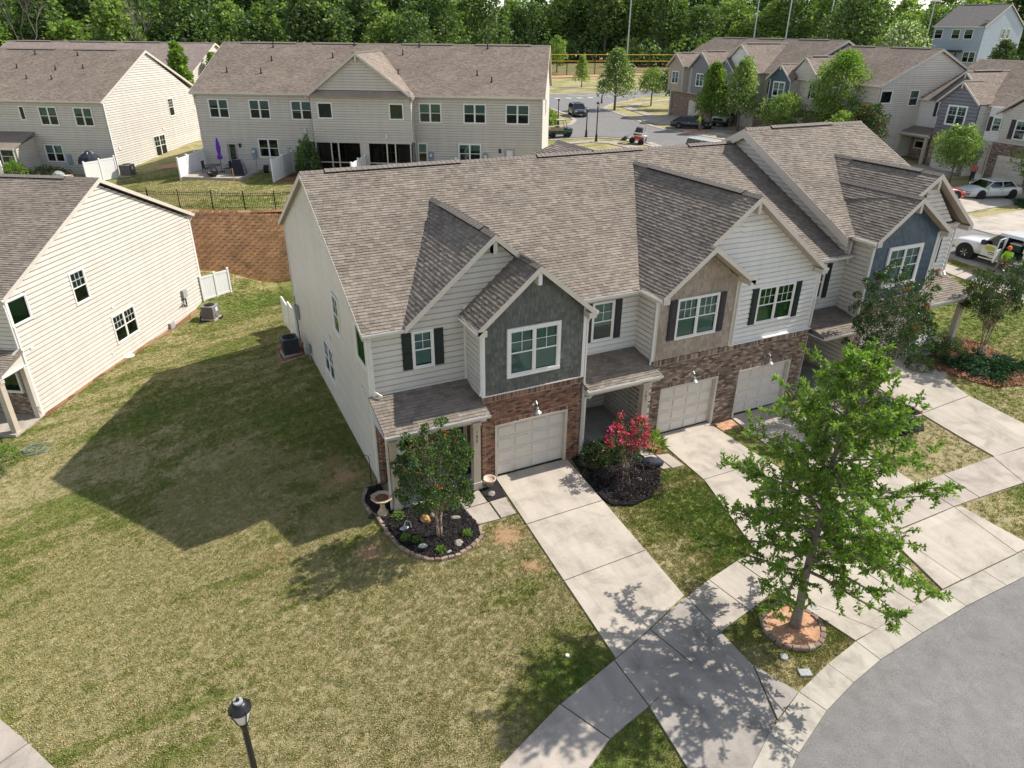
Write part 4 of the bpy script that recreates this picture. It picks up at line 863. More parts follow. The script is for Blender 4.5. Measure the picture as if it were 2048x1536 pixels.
# recessed bay of 107 and its porch
W = B.wall((3.35, 1.5), (6.64, 1.5), [(0, 3.3), (3.29, 3.3), (3.29, 5.95), (0, 5.95)], 'white', exposure=.2, openings=[(1.22, 2.16, 3.92, 5.5)])
B.window(W, 1.2, 2.18, 3.92, 5.52, 1, (2, 2), .75, (.30, 'shutterp'))
for z in ((3.35, 3.2), ): pass
W = B.wall((3.35, 3.3), (6.64, 3.3), [(0, -.35), (3.29, -.35), (3.29, 3.1), (0, 3.1)], 'cream'); d = B.wbox(W, .5, 1.45, -.2, 1.95, -.05, .03).build('front_door', 'door', B.root)
B.wall((6.64, 3.3), (6.64, .35), [(0, -.35), (2.95, -.35), (2.95, 3.1), (0, 3.1)], 'cream'); B.wall((3.35, 1.5), (3.35, 3.3), [(0, -.35), (1.8, -.35), (1.8, 3.1), (0, 3.1)], 'cream')
B.wall((6.64, 1.5), (6.64, .38), [(0, 3.1), (1.12, 3.1), (1.12, 5.95), (0, 5.95)], 'cream', exposure=.2)
B.roof([(3.38, -.5, 3.05), (6.55, -.5, 3.05), (6.55, 1.48, 3.42), (3.38, 1.48, 3.42)], (1, 0, 0)); B.gutter((3.3, -.5, 3.04), (6.55, -.5, 3.04), (0, -1, 0)); B.soffit([(3.38, -.5, 2.9), (6.64, -.5, 2.9), (6.64, 3.3, 2.9), (3.38, 3.3, 2.9)], 'wtrim')
m = MB(); m.box(3.4, 6.6, -.36, -.18, 2.74, 2.9); m.build('porch_beam', 'trim', B.root); column(B, 5.86, 6.12, -.38, -.12, -.15, 2.78, num='107'); B.down([(3.5, -.55, 2.95), (3.48, -.4, 2.7), (3.46, -.14, 2.6), (3.46, -.14, -.1)])
B.down([(6.55, .3, 5.85), (6.6, .3, 5.5), (6.6, .3, 3.35), (6.4, .1, 3.2)])
# twin garage block 107/109
z2 = -.36
W = B.wall((6.6, .36), (14.87, .36), [(0, z2-.15), (8.27, z2-.15), (8.27, 2.95), (0, 2.95)], 'brick2', 'brick', openings=[(.63, 3.56, z2-.2, 2.03), (4.63, 7.55, z2-.2, 2.03)])
B.garage_door(W, .73, 3.45, z2, 1.79, -.2); B.garage_door(W, 4.73, 7.45, z2, 1.79, -.2)
B.soldier(W, .63, 3.56, 1.82, 2.03, 'brick2', .012); B.soldier(W, 4.63, 7.55, 1.82, 2.03, 'brick2', .012); B.soldier(W, 0, 8.27, 2.95, 3.16, 'brick2', .03); B.trimbox('band_course', 'mortar2', W, 0, 8.27, 2.93, 3.14, -.15, .015)
gooseneck(B, W, 2.0, 2.15); gooseneck(B, W, 5.95, 2.17)
B.wall((6.6, 1.5), (6.6, .36), [(0, z2-.1), (1.14, z2-.1), (1.14, 3.16), (0, 3.16)], 'brick2', 'brick'); B.wall((14.87, .36), (14.87, 3.3), [(0, z2-.1), (2.94, z2-.1), (2.94, 3.16), (0, 3.16)], 'brick2', 'brick')
Wt = B.wall((6.64, .34), (10.45, .34), [(0, 3.2), (3.81, 3.2), (3.81, 6.0), (1.86, 7.42), (0, 5.95)], 'shaket', 'shake', openings=[(.92, 2.86, 3.97, 5.6)])
B.window(Wt, .90, 2.88, 3.95, 5.6, 2, (3, 2), 1., (.31, 'shutterp'))
Ww = B.wall((10.3, .5), (14.87, .5), [(0, 3.2), (4.57, 3.2), (4.57, 6.0), (.25, 9.0), (0, 9.0)], 'white', exposure=.2, openings=[(1.4, 3.32, 3.86, 5.4)])
B.wall((8.2, .5), (10.3, .5), [(0, 6.4), (2.1, 6.4), (2.1, 8.85), (0, 7.24)], 'white', exposure=.2)
B.window(Ww, 1.38, 3.34, 3.84, 5.42, 2, (3, 2), .97, (.31, 'shutter'), glass='glassg')
m = MB(); Wg = Wl((9.6, .5), (11.5, .5)); m.add([Wg.p(.25, 8.05, .05), Wg.p(1.65, 8.05, .05), Wg.p(.95, 8.62, .05), Wg.p(.25, 8.05, -.02), Wg.p(1.65, 8.05, -.02), Wg.p(.95, 8.62, -.02)], [(0, 1, 2), (3, 4, 1, 0), (4, 5, 2, 1), (5, 3, 0, 2)]); o = m.build('gable_louver', 'trim', B.root)
m = MB()
for k in range(5): z = 8.1+k*.1; h = (8.62-z)/.57*.62; B.wbox(Wg, .95-h, .95+h, z-.015, z+.04, .05, .075, m)
m.build('louver_slats', 'gutter', o)
B.trimbox('band_flashing', 'wtrim', Ww, .1, 4.6, 3.16, 3.2, -.1, .2); B.trimbox('corner_board', 'wtrim', Ww, 4.47, 4.58, 3.2, 5.95, -.1, .04); B.trimbox('corner_board', 'trim', Wt, 3.7, 3.83, 3.2, 6.1, -.25, .045); B.trimbox('corner_board', 'trim', Wt, -.02, .1, 3.2, 6.05, -.1, .045)
B.down([(10.5, .2, 6.0), (10.5, .27, 5.8), (10.5, .27, 3.25)])
B.down([(14.9, .4, 5.9), (14.93, .44, 5.6), (14.93, .44, .0)])
gable_roof(B, 10.55, 6.37, 14.73, 9.15, 5.94, 5.94, -.03, ov=.5)
s2 = .768
# tan gable: right slope dies into the white wall, left slope is flush with the big one
B.roof([(10.60, -.33, 6.10), (10.60, .5, 6.10), (8.50, .5, 7.62), (8.50, -.33, 7.62)], (0, 1, 0)); B.roof([(6.37, -.33, 5.97), (8.50, -.33, 7.62), (8.50, .0, 7.62), (6.37, .0, 5.97)], (0, 1, 0))
B.board((10.6, -.33, 6.12), (8.5, -.33, 7.64), .2, .03, 'trim', 'rake_board', (0, -1, 0)); B.board((6.37, -.33, 5.99), (8.5, -.33, 7.64), .2, .031, 'trim', 'rake_board', (0, -1, 0))
B.soffit([(6.4, -.33, 5.8), (8.5, -.33, 7.45), (8.5, .34, 7.45), (6.4, .34, 5.8)]); B.soffit([(8.5, -.33, 7.45), (10.6, -.33, 5.93), (10.6, .34, 5.93), (8.5, .34, 7.45)])
m = MB(); m.prism([(10.62, -.36), (10.62, .36), (10.35, .36), (10.35, -.36)], 5.93, 6.13); m.build('eave_return', 'trim', B.root)
for xx, yy, sx in ((6.37, -.34, 1), (14.73, -.05, -1)):
    m = MB(); m.prism([(xx, yy), (xx+.3*sx, yy), (xx+.3*sx, .36), (xx, .36)][::sx], 5.74, 5.94); m.build('eave_return', 'trim', B.root)
B.gutter((6.35, -.3, 5.93), (6.35, 1.0, 5.93), (-1, 0, 0)); B.gutter((14.75, 0, 5.93), (14.75, 1.0, 5.93), (1, 0, 0))
# recessed bay of 109 and porch
W = B.wall((14.87, 1.5), (17.6, 1.5), [(0, 3.3), (2.73, 3.3), (2.73, 5.95), (0, 5.95)], 'white', exposure=.2, openings=[(.68, 1.55, 3.92, 5.5)])
B.window(W, .66, 1.56, 3.92, 5.52, 1, (2, 2), .4, (.31, 'shutter'))
B.wall((17.6, 3.3), (17.6, .3), [(0, -.4), (3.0, -.4), (3.0, 6.55), (0, 6.55)], 'cream', exposure=.2)
W = B.wall((14.87, 3.3), (17.6, 3.3), [(0, -.5), (2.73, -.5), (2.73, 3.1), (0, 3.1)], 'cream'); d = B.wbox(W, 1.5, 2.45, -.25, 1.9, -.05, .03).build('front_door', 'door', B.root)
B.roof([(14.9, -.5, 3.05), (17.55, -.5, 3.05), (17.55, 1.48, 3.42), (14.9, 1.48, 3.42)], (1, 0, 0)); B.gutter((14.88, -.5, 3.04), (17.5, -.5, 3.04), (0, -1, 0)); B.soffit([(14.87, -.5, 2.9), (17.6, -.5, 2.9), (17.6, 3.3, 2.9), (14.87, 3.3, 2.9)], 'wtrim')
column(B, 16.65, 16.9, -.38, -.12, -.25, 2.85)
# --- unit 111, taller block at the far end
z4, y4, zb = 6.72, -.13, 3.9
W = B.wall((17.6, .3), (21.65, .3), [(0, .05), (4.05, .05), (4.05, 3.68), (0, 3.68)], 'brick2', 'brick', openings=[(.6, 3.5, .0, 2.75)])
B.garage_door(W, .7, 3.42, .42, 2.55, -.16); B.soldier(W, 0, 4.05, 3.68, 3.9, 'brick2', .03); B.trimbox('band_course', 'mortar2', W, 0, 4.05, 3.66, 3.88, -.15, .015); B.trimbox('band_flashing', 'wtrim', W, 0, 4.1, 3.9, 3.94, -.1, .07)
B.wall((21.65, .3), (21.65, 1.5), [(0, .1), (1.2, .1), (1.2, 3.9), (0, 3.9)], 'brick2', 'brick'); W2 = B.wall((21.65, 1.5), (24.45, 1.5), [(0, .3), (2.8, .3), (2.8, 3.7), (0, 3.7)], 'brick2', 'brick', openings=[(1.6, 2.2, 2.2, 2.75)])
B.window(W2, 1.55, 2.25, 2.15, 2.8, 1, None, 0, fixed=True)
W = B.wall((17.6, .28), (21.65, .28), [(0, 3.94), (4.05, 3.94), (4.05, 6.72), (1.9, 8.28), (0, 6.72)], 'shakeb', 'shake', openings=[(1.0, 3.12, 4.5, 6.25)])
B.window(W, .98, 3.14, 4.45, 6.28, 2, (2, 2), .97, cw=.14)
B.trimbox('corner_board', 'wtrim', W, -.02, .1, 3.94, 6.65, -.1, .045); B.trimbox('corner_board', 'wtrim', W, 3.96, 4.08, 3.94, 6.65, -.1, .045)
W = B.wall((21.65, 1.4), (24.45, 1.4), [(0, 3.9), (2.8, 3.9), (2.8, 6.75), (1.4, 6.75), (0, 7.6)], 'white', exposure=.2)
B.window(W, 1.0, 1.7, 4.7, 6.1, 1, (2, 2), .6, (.3, 'shutter'))
B.wall((19.4, .5), (23.5, .5), [(1.0, 7.0), (2.5, 7.0), (3.2, 7.0), (1.24, 8.95), (1.0, 8.95)], 'cream', exposure=.2)
B.wall((21.65, .28), (21.65, 1.5), [(0, 3.9), (1.2, 3.9), (1.2, 6.7), (0, 6.7)], 'white', exposure=.2)
W = B.wall((24.45, 1.4), (24.45, 15), [(0, .3), (13.6, .3), (13.6, 6.75), (6.9, 10.0), (0, 6.75)], 'cream')
B.wall((24.45, 15), (17, 15), [(0, .3), (7.45, .3), (7.45, 6.7), (0, 6.7)], 'cream')
x3a, x3b, r3y, r3z, e3y = 16.85, 24.75, 8.1, 10.29, 1.0
m3 = (r3z-z4)/(r3y-e3y); ym3 = lambda z: e3y+(z-z4)/m3
B.roof([(x3a, e3y, z4), (x3b, e3y, z4), (x3b, r3y, r3z), (x3a, r3y, r3z)], (1, 0, 0)); B.roof([(x3b, 15.3, z4), (x3a, 15.3, z4), (x3a, r3y, r3z), (x3b, r3y, r3z)], (1, 0, 0), exposure=.286, wmin=.3, wmax=.6)
B.cap((x3a, r3y, r3z), (x3b, r3y, r3z)); B.rvent((x3a+1.6, r3y, r3z+.01), (x3b-2.2, r3y, r3z+.01))
for (ya_, sgn) in ((e3y, 1), (15.3, -1)):
    B.board((x3a, ya_, z4), (x3a, r3y, r3z), .42, .03, 'trim', 'rake_board', (-1, 0, 0)); B.board((x3b, ya_, z4), (x3b, r3y, r3z), .24, .03, 'trim', 'rake_board', (1, 0, 0))
B.soffit([(x3a, e3y, z4-.2), (x3a+.35, e3y, z4-.2), (x3a+.35, r3y, r3z-.2), (x3a, r3y, r3z-.2)]); B.soffit([(x3a, 15.3, z4-.2), (x3a, r3y, r3z-.2), (x3a+.35, r3y, r3z-.2), (x3a+.35, 15.3, z4-.2)])
B.wall((17.15, 15), (17.15, 1.1), [(0, 5.5), (13.9, 5.5), (13.9, 6.6), (6.9, 9.95), (0, 6.6)], 'cream')
gable_roof(B, 19.46, 17.23, 21.95, 8.36, z4, z4, y4, back=ym3, yr0=2.9, rv=False, ov=.4)
gable_roof(B, 20.70, 18.6, 23.80, 9.18, 7.54, z4+.05, .2, back=ym3, ov=.4, left=False)
B.roof([(19.46, .2, 8.36), (20.70, .2, 9.18), (20.70, ym3(9.18), 9.18), (18.0, ym3(7.37), 7.37), (17.5, 2.9, 7.0), (18.2, .9, 7.5)][:2]+[(20.70, ym3(9.18), 9.18), (18.6, ym3(7.77), 7.77)], (0, 1, 0))
B.board((19.3, .2, 8.28), (20.70, .2, 9.2), .2, .03, 'trim', 'rake_board', (0, -1, 0))
for xx, yy, sx in ((17.23, y4-.02, 1), (21.95, y4-.02, -1), (23.8, .18, -1)):
    m = MB(); m.prism([(xx, yy), (xx+.3*sx, yy), (xx+.3*sx, yy+.5), (xx, yy+.5)][::sx], 6.52, 6.72); m.build('eave_return', 'trim', B.root)
B.gutter((17.2, y4, z4-.01), (17.2, 3.0, z4-.01), (-1, 0, 0)); B.gutter((22.0, e3y, z4-.01), (x3b, e3y, z4-.01), (0, -1, 0))
B.soffit([(21.7, e3y, z4-.14), (x3b, e3y, z4-.14), (x3b, 1.42, z4-.14), (21.7, 1.42, z4-.14)])
B.down([(17.55, .12, 6.6), (17.55, .22, 6.3), (17.55, .22, 3.0), (17.5, .1, 2.9)]); B.down([(24.6, 1.1, 6.6), (24.42, 1.3, 6.3), (24.42, 1.3, 4.2), (24.3, 1.1, 4.05)]); B.down([(21.72, .1, 6.6), (21.72, .2, 6.3), (21.72, .2, .5)])
B.roof([(21.6, -.25, 3.45), (24.75, -.25, 3.45), (24.75, 1.38, 4.0), (21.6, 1.38, 4.0)], (1, 0, 0)); B.gutter((21.6, -.25, 3.44), (24.78, -.25, 3.44), (0, -1, 0)); B.soffit([(21.7, -.25, 3.3), (24.75, -.25, 3.3), (24.75, 1.4, 3.3), (21.7, 1.4, 3.3)], 'wtrim')
m = MB(); m.box(21.7, 24.6, -.12, .05, 3.12, 3.32); m.build('porch_beam', 'trim', B.root); column(B, 24.28, 24.52, -.14, .1, .7, 3.2)
B.stack(8.2, 10.2, 8.95, .4, .03, white=True)
# rear porch roofs that show over the ridge
B.roof([(5.0, 12.2, 8.16), (5.0, 12.05, 8.16), (8.84, 8.86, 9.61), (8.84, 12.2, 9.61)], (0, 1, 0)); B.roof([(12.7, 12.2, 8.16), (12.7, 12.05, 8.16), (8.84, 8.86, 9.61), (8.84, 12.2, 9.61)], (0, 1, 0)); B.cap((8.84, 12.2, 9.62), (8.84, 8.9, 9.62))
B.wall((12.4, 12.0), (5.3, 12.0), [(0, 7.9), (7.1, 7.9), (7.1, 8.05), (3.55, 9.4), (0, 8.05)], 'cream')
B.finish()
# ================================================================== neighbour on the left, gable wall facing the lawn
FAR = {'shingle': 0, 'brick': 0, 'siding_board': 200, 'shake': 0}
L_ = (-8.69, 27.11, -1.56)
B = Bld('townhouse', 'cream-sided townhouse at the left edge with a big sunlit gable wall facing the lawn', 'building', L_, -32.06, {'shingle': 290, 'brick': 150, 'siding_board': 290})
sh = 13.75; e_ = .4
W = B.wall((0, -sh), (0, 1.2), [(0, -.6), (14.95, -.6), (14.95, 5.6), (7.55, 8.98), (0, 5.68)], 'cream', exposure=.225, openings=[(13.75-9.75, 13.75-8.8, 4.0, 5.5), (13.75-7.68, 13.75-5.8, 1.0, 2.5), (0.0, 1.2, 4.4, 5.55)])
def Lw(y): return y+sh
B.window(W, Lw(-9.8), Lw(-8.72), 3.9, 5.52, 1, (3, 2), .5, glass='glass', d=.055); B.window(W, Lw(-7.72), Lw(-5.75), .95, 2.5, 2, (3, 2), .5, d=.055); B.window(W, Lw(-13.85)+.05, Lw(-12.58), 4.36, 5.56, 1, None, .97, fixed=True, glass='glassg', d=.055)
wallvent(B, W, Lw(-7.39), 2.98); wallvent(B, W, Lw(-13.15), 3.16); wallvent(B, W, Lw(-8.28), .68, .1, .1)
B.trimbox('corner_board', 'wtrim', W, 0, .09, -.5, 5.8, 0, .095); B.trimbox('corner_board', 'wtrim', W, 14.86, 14.95, -.5, 5.7, 0, .095)
B.trimbox('foundation', 'concd', W, 0, 14.9, -.9, -.42, -.1, .03)
rZ, rY = 9.27, -6.2
yE0, yE1 = -14.0, 1.55; zE = 5.75
sl = (rZ-zE)/(rY-yE0)
B.roof([(-20, yE0, zE), (.25, yE0, zE), (.25, rY, rZ), (-20, rY, rZ)], (1, 0, 0)); B.roof([(.25, yE1, zE), (-20, yE1, zE), (-20, rY, rZ), (.25, rY, rZ)], (1, 0, 0))
B.cap((-20, rY, rZ), (.25, rY, rZ)); B.rvent((-19, rY, rZ+.01), (-1.5, rY, rZ+.01))
for yy in (yE0, yE1):
    B.board((.25, yy, zE+.02), (.25, rY, rZ+.02), .2, .03, 'trim', 'rake_board', (1, 0, 0)); B.soffit([(.25, yy, zE-.15), (.25, rY, rZ-.15), (0, rY, rZ-.15), (0, yy, zE-.15)])
B.gutter((.28, yE0, zE), (-20, yE0, zE), (0, -1, 0)); B.gutter((-20, yE1, zE), (.28, yE1, zE), (0, 1, 0))
B.wall((-20, -sh), (0, -sh), [(0, -.5), (20, -.5), (20, 2.9), (0, 2.9)], 'brick2', 'brick', openings=[(18.3, 19.6, 1.2, 2.6)]); W = B.wall((-20, -sh), (0, -sh), [(0, 3.0), (20, 3.0), (20, 5.8), (0, 5.8)], 'cream', exposure=.2)
W = Wl((-20, -sh), (0, -sh)); B.window(W, 18.2, 19.6, 1.2, 2.6, 1, None, 0, fixed=True)
B.wall((0, 1.2), (-20, 1.2), [(0, -.5), (20, -.5), (20, 5.7), (0, 5.7)], 'cream')
B.down([(.2, yE1-.1, 5.6), (.06, 1.25, 5.3), (.06, 1.25, -.3)]); B.down([(.1, yE0, 5.6), (.06, -13.85, 5.3), (.06, -13.85, 3.4), (-.1, -14.1, 3.2)])
B.roof([(-4.5, -15.5, 2.75), (.18, -15.5, 2.75), (.18, -13.78, 3.3), (-4.5, -13.78, 3.3)], (1, 0, 0)); B.gutter((-4.5, -15.5, 2.74), (.2, -15.5, 2.74), (0, -1, 0)); B.soffit([(-4.4, -15.4, 2.6), (.15, -15.4, 2.6), (.15, -13.8, 2.6), (-4.4, -13.8, 2.6)], 'wtrim')
m = MB(); m.hexa([(-.02, -15.4, 2.5), (.04, -15.4, 2.5), (.04, -13.75, 2.5), (-.02, -13.75, 2.5), (-.02, -15.4, 2.75), (.04, -15.4, 2.75), (.04, -13.75, 3.25), (-.02, -13.75, 3.25)]); m.build('porch_gable_end', 'cream', B.root)
m = MB(); m.box(-4.4, .1, -15.3, -15.1, 2.42, 2.62); m.build('porch_beam', 'trim', B.root); m = MB(); m.box(-.14, .1, -13.95, -13.76, -.5, 2.5); m.build('pilaster', 'trim', B.root)
column(B, -.2, .05, -15.35, -15.1, -.3, 2.5); column(B, -4.3, -4.05, -15.35, -15.1, -.3, 2.5)
m = MB(); m.box(-4.5, .12, -15.5, -13.7, -.7, .02); m.build('porch_slab', 'conc', B.root)
B.finish()

# ================================================================== long rear building seen from its back
B = Bld('townhouse_block', 'long shaded cream townhouse block behind the retaining wall with screened porches and a central gable', 'building', (-5.36, 48.36, 3.61), -30.5, FAR)
Wd = 28.72
W = B.wall((0, 0), (10.2, 0), [(0, -.4), (10.2, -.4), (10.2, 6.0), (0, 6.0)], 'creamshade', exposure=.2, openings=[(1.07, 2.8, 4.04, 5.56), (4.55, 6.3, 4.02, 5.55), (8.1, 9.84, 4.01, 5.52), (4.85, 6.64, .96, 2.5), (2.08, 2.95, 0, 2.1)])
for a, b, p, q, bl in ((1.07, 2.8, 4.04, 5.56, .5), (4.53, 6.31, 4.02, 5.55, .5), (8.08, 9.84, 4.01, 5.52, .5), (4.85, 6.64, .96, 2.5, 0)): B.window(W, a, b, p, q, 2, None, bl)
B.window(W, 9.2, 10.1, .95, 2.45, 1, None, .5)
d = B.wbox(W, 2.14, 2.9, .02, 2.06, -.08, .02).build('patio_door', 'greydoor', B.root); B.wbox(W, 2.28, 2.76, .5, 1.95, .02, .035).build('door_pane', 'glass', d)
m = MB(); B.wbox(W, 2.04, 2.14, 0, 2.16, -.05, .05, m); B.wbox(W, 2.9, 3.0, 0, 2.16, -.05, .05, m); B.wbox(W, 2.14, 2.9, 2.06, 2.16, -.05, .05, m); m.build('door_frame', 'greydoor', B.root)
m = MB(); c = W.p(2.52, 1.5, .06)
for i in range(14): t = i*2*math.pi/14; m.ball(tuple(c+W.u*.16*math.cos(t)+np.array((0, 0, .16*math.sin(t)))), .06, 6, 4, rough=.3)
m.build('wreath', 'forest3', d)
for u in (4.25, 8.44, 19.43, 24.0):
    Wm = W; m = MB(); off = u
    B.wbox(Wm, off, off+.36, .86, 1.72, .0, .16, m); o = m.build('electric_meter', 'meter', B.root); c = Wm.p(off+.18, 1.45, .16); m = MB(); m.tube(tuple(c), tuple(c+Wm.n*.12), .12, .12, 12); m.build('meter_dial', 'frost', o); m = MB(); m.tube(tuple(Wm.p(off+.18, .86, .06)), tuple(Wm.p(off+.18, -.2, .06)), .03, .03, 6); m.build('conduit', 'steel', o)
m = B.wbox(W, 7.35, 7.65, 1.35, 1.85, 0, .12); m.build('junction_box', 'kerbgrey', B.root)
def sconce(u, z, W=W, lit=False):
    m = MB(); B.wbox(W, u-.09, u+.09, z-.16, z+.16, 0, .14, m); o = m.build('wall_light', 'black' if not lit else 'frost', B.root)
sconce(3.25, 1.9); sconce(9.1, 3.2, lit=True)
B.window(Wl((10.3, 0), (18, 0)), .7, 2.1, .9, 2.3, 2, None, .0); B.window(Wl((10.3, 0), (18, 0)), 5.2, 6.6, .9, 2.3, 2, None, .0)
W = B.wall((10.2, 0), (18.3, 0), [(0, -.4), (8.1, -.4), (8.1, 2.6), (0, 2.6)], 'creamshade', exposure=.2)
# projecting bay over the screened porches
Wb = B.wall((10.2, -1.2), (18.3, -1.2), [(0, 2.55), (8.1, 2.55), (8.1, 6.05), (0, 6.05)], 'creamshade', exposure=.2, openings=[(.55, 1.75, 4.3, 5.52), (6.38, 7.55, 4.3, 5.51)])
B.window(Wb, .52, 1.76, 4.28, 5.53, 1, None, 0, fixed=True); B.window(Wb, 6.36, 7.56, 4.28, 5.53, 1, None, .0, fixed=True); sconce(6.05, 3.05, Wb, True)
B.wall((18.3, -1.2), (18.3, 0), [(0, 2.55), (1.2, 2.55), (1.2, 6.05), (0, 6.05)], 'creamshade'); B.wall((10.2, 0), (10.2, -1.2), [(0, 2.55), (1.2, 2.55), (1.2, 6.05), (0, 6.05)], 'creamshade')
Wg = B.wall((10.2, -1.2), (18.3, -1.2), [(.4, 6.45), (7.7, 6.45), (4.05, 8.95)], 'creamshade', exposure=.2)
m = MB(); B.wbox(Wb, 0, 8.1, 2.45, 2.58, -.1, .03, m)
for u in (.06, 1.35, 1.95, 3.9, 4.35, 6.0, 6.7, 7.96): B.wbox(Wb, u-.05, u+.05, -.3, 2.45, -.08, .02, m)
for z in (-.1, .9): B.wbox(Wb, 0, 8.1, z-.04, z+.04, -.07, .015, m)
B.wbox(Wb, 3.75, 4.5, -.3, 2.45, -.3, -.01, m); m.build('porch_screen_frame', 'trim', B.root)
m = MB(); m.quad(Wb.p(0, -.3, -.05), Wb.p(8.1, -.3, -.05), Wb.p(8.1, 2.45, -.05), Wb.p(0, 2.45, -.05)); m.build('porch_screen', 'screen', B.root)
rr = 7.3; rz = 6.05+.463*7.65
back = lambda z: -.35+(z-6.05)/.463
B.roof([(-.25, -.35, 6.05), (Wd+.25, -.35, 6.05), (Wd+.25, rr, rz), (-.25, rr, rz)], (1, 0, 0), 'shingle2'); B.roof([(Wd+.25, 14.95, 6.05), (-.25, 14.95, 6.05), (-.25, rr, rz), (Wd+.25, rr, rz)], (1, 0, 0), 'shingle2', tabs=False)
B.cap((-.25, rr, rz), (Wd+.25, rr, rz))
for a, b in ((1.5, 6.5), (8, 12), (16, 20.5), (22.5, 27.3)): B.rvent((a, rr, rz+.01), (b, rr, rz+.01))
B.gutter((-.25, -.35, 6.05), (9.9, -.35, 6.05), (0, -1, 0)); B.gutter((18.6, -.35, 6.05), (Wd+.25, -.35, 6.05), (0, -1, 0))
gable_roof(B, 14.25, 9.95, 18.6, 9.15, 5.98, 5.98, -1.55, mat='shingle2', back=back, rv=False, ov=.35)
B.roof([(10.0, -1.6, 6.02), (18.5, -1.6, 6.02), (18.3, -1.22, 6.42), (10.2, -1.22, 6.42)], (1, 0, 0), 'shingle2', tabs=False)
W = B.wall((Wd, 0), (Wd, 14.6), [(0, -.8), (14.6, -.8), (14.6, 5.95), (7.3, 9.45), (0, 5.95)], 'cream'); B.wall((0, 14.6), (0, 0), [(0, -.4), (14.6, -.4), (14.6, 5.95), (7.3, 9.45), (0, 5.95)], 'cream'); B.wall((Wd, 14.6), (0, 14.6), [(0, -.4), (Wd, -.4), (Wd, 6), (0, 6)], 'cream')
B.window(W, 5, 6, 4.2, 5.5, 1, None, .5)
for xx, sx in ((-.25, -1), (Wd+.25, 1)):
    for yy in (-.35, 14.95): B.board((xx, yy, 6.07), (xx, rr, rz+.02), .2, .03, 'trim', 'rake_board', (sx, 0, 0)); B.soffit([(xx, yy, 5.9), (xx, rr, rz-.17), (xx-sx*.25, rr, rz-.17), (xx-sx*.25, yy, 5.9)])
W = B.wall((18.3, 0), (Wd, 0), [(0, -.8), (Wd-18.3, -.8), (Wd-18.3, 6.0), (0, 6.0)], 'creamshade', exposure=.2, openings=[(.45, 2.27, 3.97, 5.5), (4.07, 5.93, 3.97, 5.5), (7.5, 9.43, 3.97, 5.5)])
for a, b in ((.43, 2.29), (4.07, 5.93), (7.5, 9.43)): B.window(W, a, b, 3.97, 5.5, 2, None, .5)
B.window(W, .2, 1.03, .85, 2.42, 1, None, .5); B.window(W, 3.6, 5.5, .85, 2.42, 2, None, .3)
d = B.wbox(W, 7.4, 8.3, 0, 2.08, -.02, .06).build('patio_door', 'greydoor', B.root); B.wbox(W, 7.6, 8.1, 1.1, 1.95, .06, .07).build('door_pane', 'blind', d); sconce(7.05, 1.9, W)
B.down([(18.65, -1.4, 5.9), (18.35, -1.25, 5.5), (18.35, -1.25, 2.7), (18.35, -.1, 2.4), (18.35, -.1, 0)]); B.down([(Wd+.05, -.3, 5.9), (Wd+.05, -.05, 5.5), (Wd+.05, -.05, -.3)]); B.down([(0, -.3, 5.9), (0, -.05, 5.5), (0, -.05, 0)])
for u, v in ((1.9, 2.6), (5.2, 4.4), (4.6, 6.6), (4.9, 2.5), (10.4, 5.0), (11.8, 7.0), (17.6, 6.9), (16.4, 5.6), (23.2, 2.6), (24.5, 1.7), (23.6, 6.7), (16.6, 2.6)):
    B.stack(u, v, 6.05+.463*(v+.35), .42, .05)
m = MB(); m.box(0, 4.95, -4.4, 0, -.3, .02); o = m.build('patio_slab', 'conc', B.root); m = MB(); m.box(10.3, 18.2, -1.2, 0, -.4, .0); m.build('porch_slab', 'concd', B.root)
B.finish()
RB = B

def privacy(name, label, frame, p0, p1, h, n, z=0., group='white privacy fences'):
    """white vinyl privacy panels: posts with caps, boards between two rails; p0..p1 in a building frame"""
    a = frame.w((p0[0], p0[1], z)); b = frame.w((p1[0], p1[1], z)); L = math.hypot(b[0]-a[0], b[1]-a[1])
    za, zb = GZ(a[0], a[1])-.05, GZ(b[0], b[1])-.05
    if z is not None and z < -50: za = zb = z
    t = thing(name, label, 'fence', (a[0], a[1], za), math.atan2(b[1]-a[1], b[0]-a[0]), group); dz = (zb-za)/L
    for i in range(n+1):
        x = L*i/n; m = MB(); m.box(x-.055, x+.055, -.055, .055, x*dz-.1, x*dz+h); m.add([(x-.07, -.07, x*dz+h), (x+.07, -.07, x*dz+h), (x+.07, .07, x*dz+h), (x-.07, .07, x*dz+h), (x, 0, x*dz+h+.07)], [(0, 1, 4), (1, 2, 4), (2, 3, 4), (3, 0, 4), (3, 2, 1, 0)]); m.build('fence_post', 'pvc', t)
    for i in range(n):
        x0, x1 = L*i/n+.055, L*(i+1)/n-.055; zz = (x0+x1)/2*dz
        for q in (.08, h-.22): m = MB(); m.box(x0, x1, -.035, .035, zz+q, zz+q+.13); m.build('rail', 'pvc', t)
        k = int((x1-x0)/.15); wd = (x1-x0)/k
        for j in range(k): m = MB(); m.box(x0+j*wd+.003, x0+(j+1)*wd-.003, -.02, .02, zz+.21, zz+h-.22); m.build('board', 'pvc', t)
    return t
privacy('privacy_fence', 'white privacy fence at left end of patio with purple umbrella', RB, (-.1, -4.4), (-.1, -.1), 1.85, 3)
privacy('privacy_fence', 'white privacy fence between black grill and the grey cooling unit', RB, (7.7, -4.6), (7.7, -.2), 1.85, 2)
privacy('privacy_fence', 'white privacy fence in front of the two screened porches', RB, (14.3, -5.2), (14.3, -1.3), 1.85, 2)
privacy('privacy_fence', 'white privacy fence beside rightmost ground-floor windows of rear block', RB, (22.0, -4.4), (22.0, -.2), 1.85, 2)

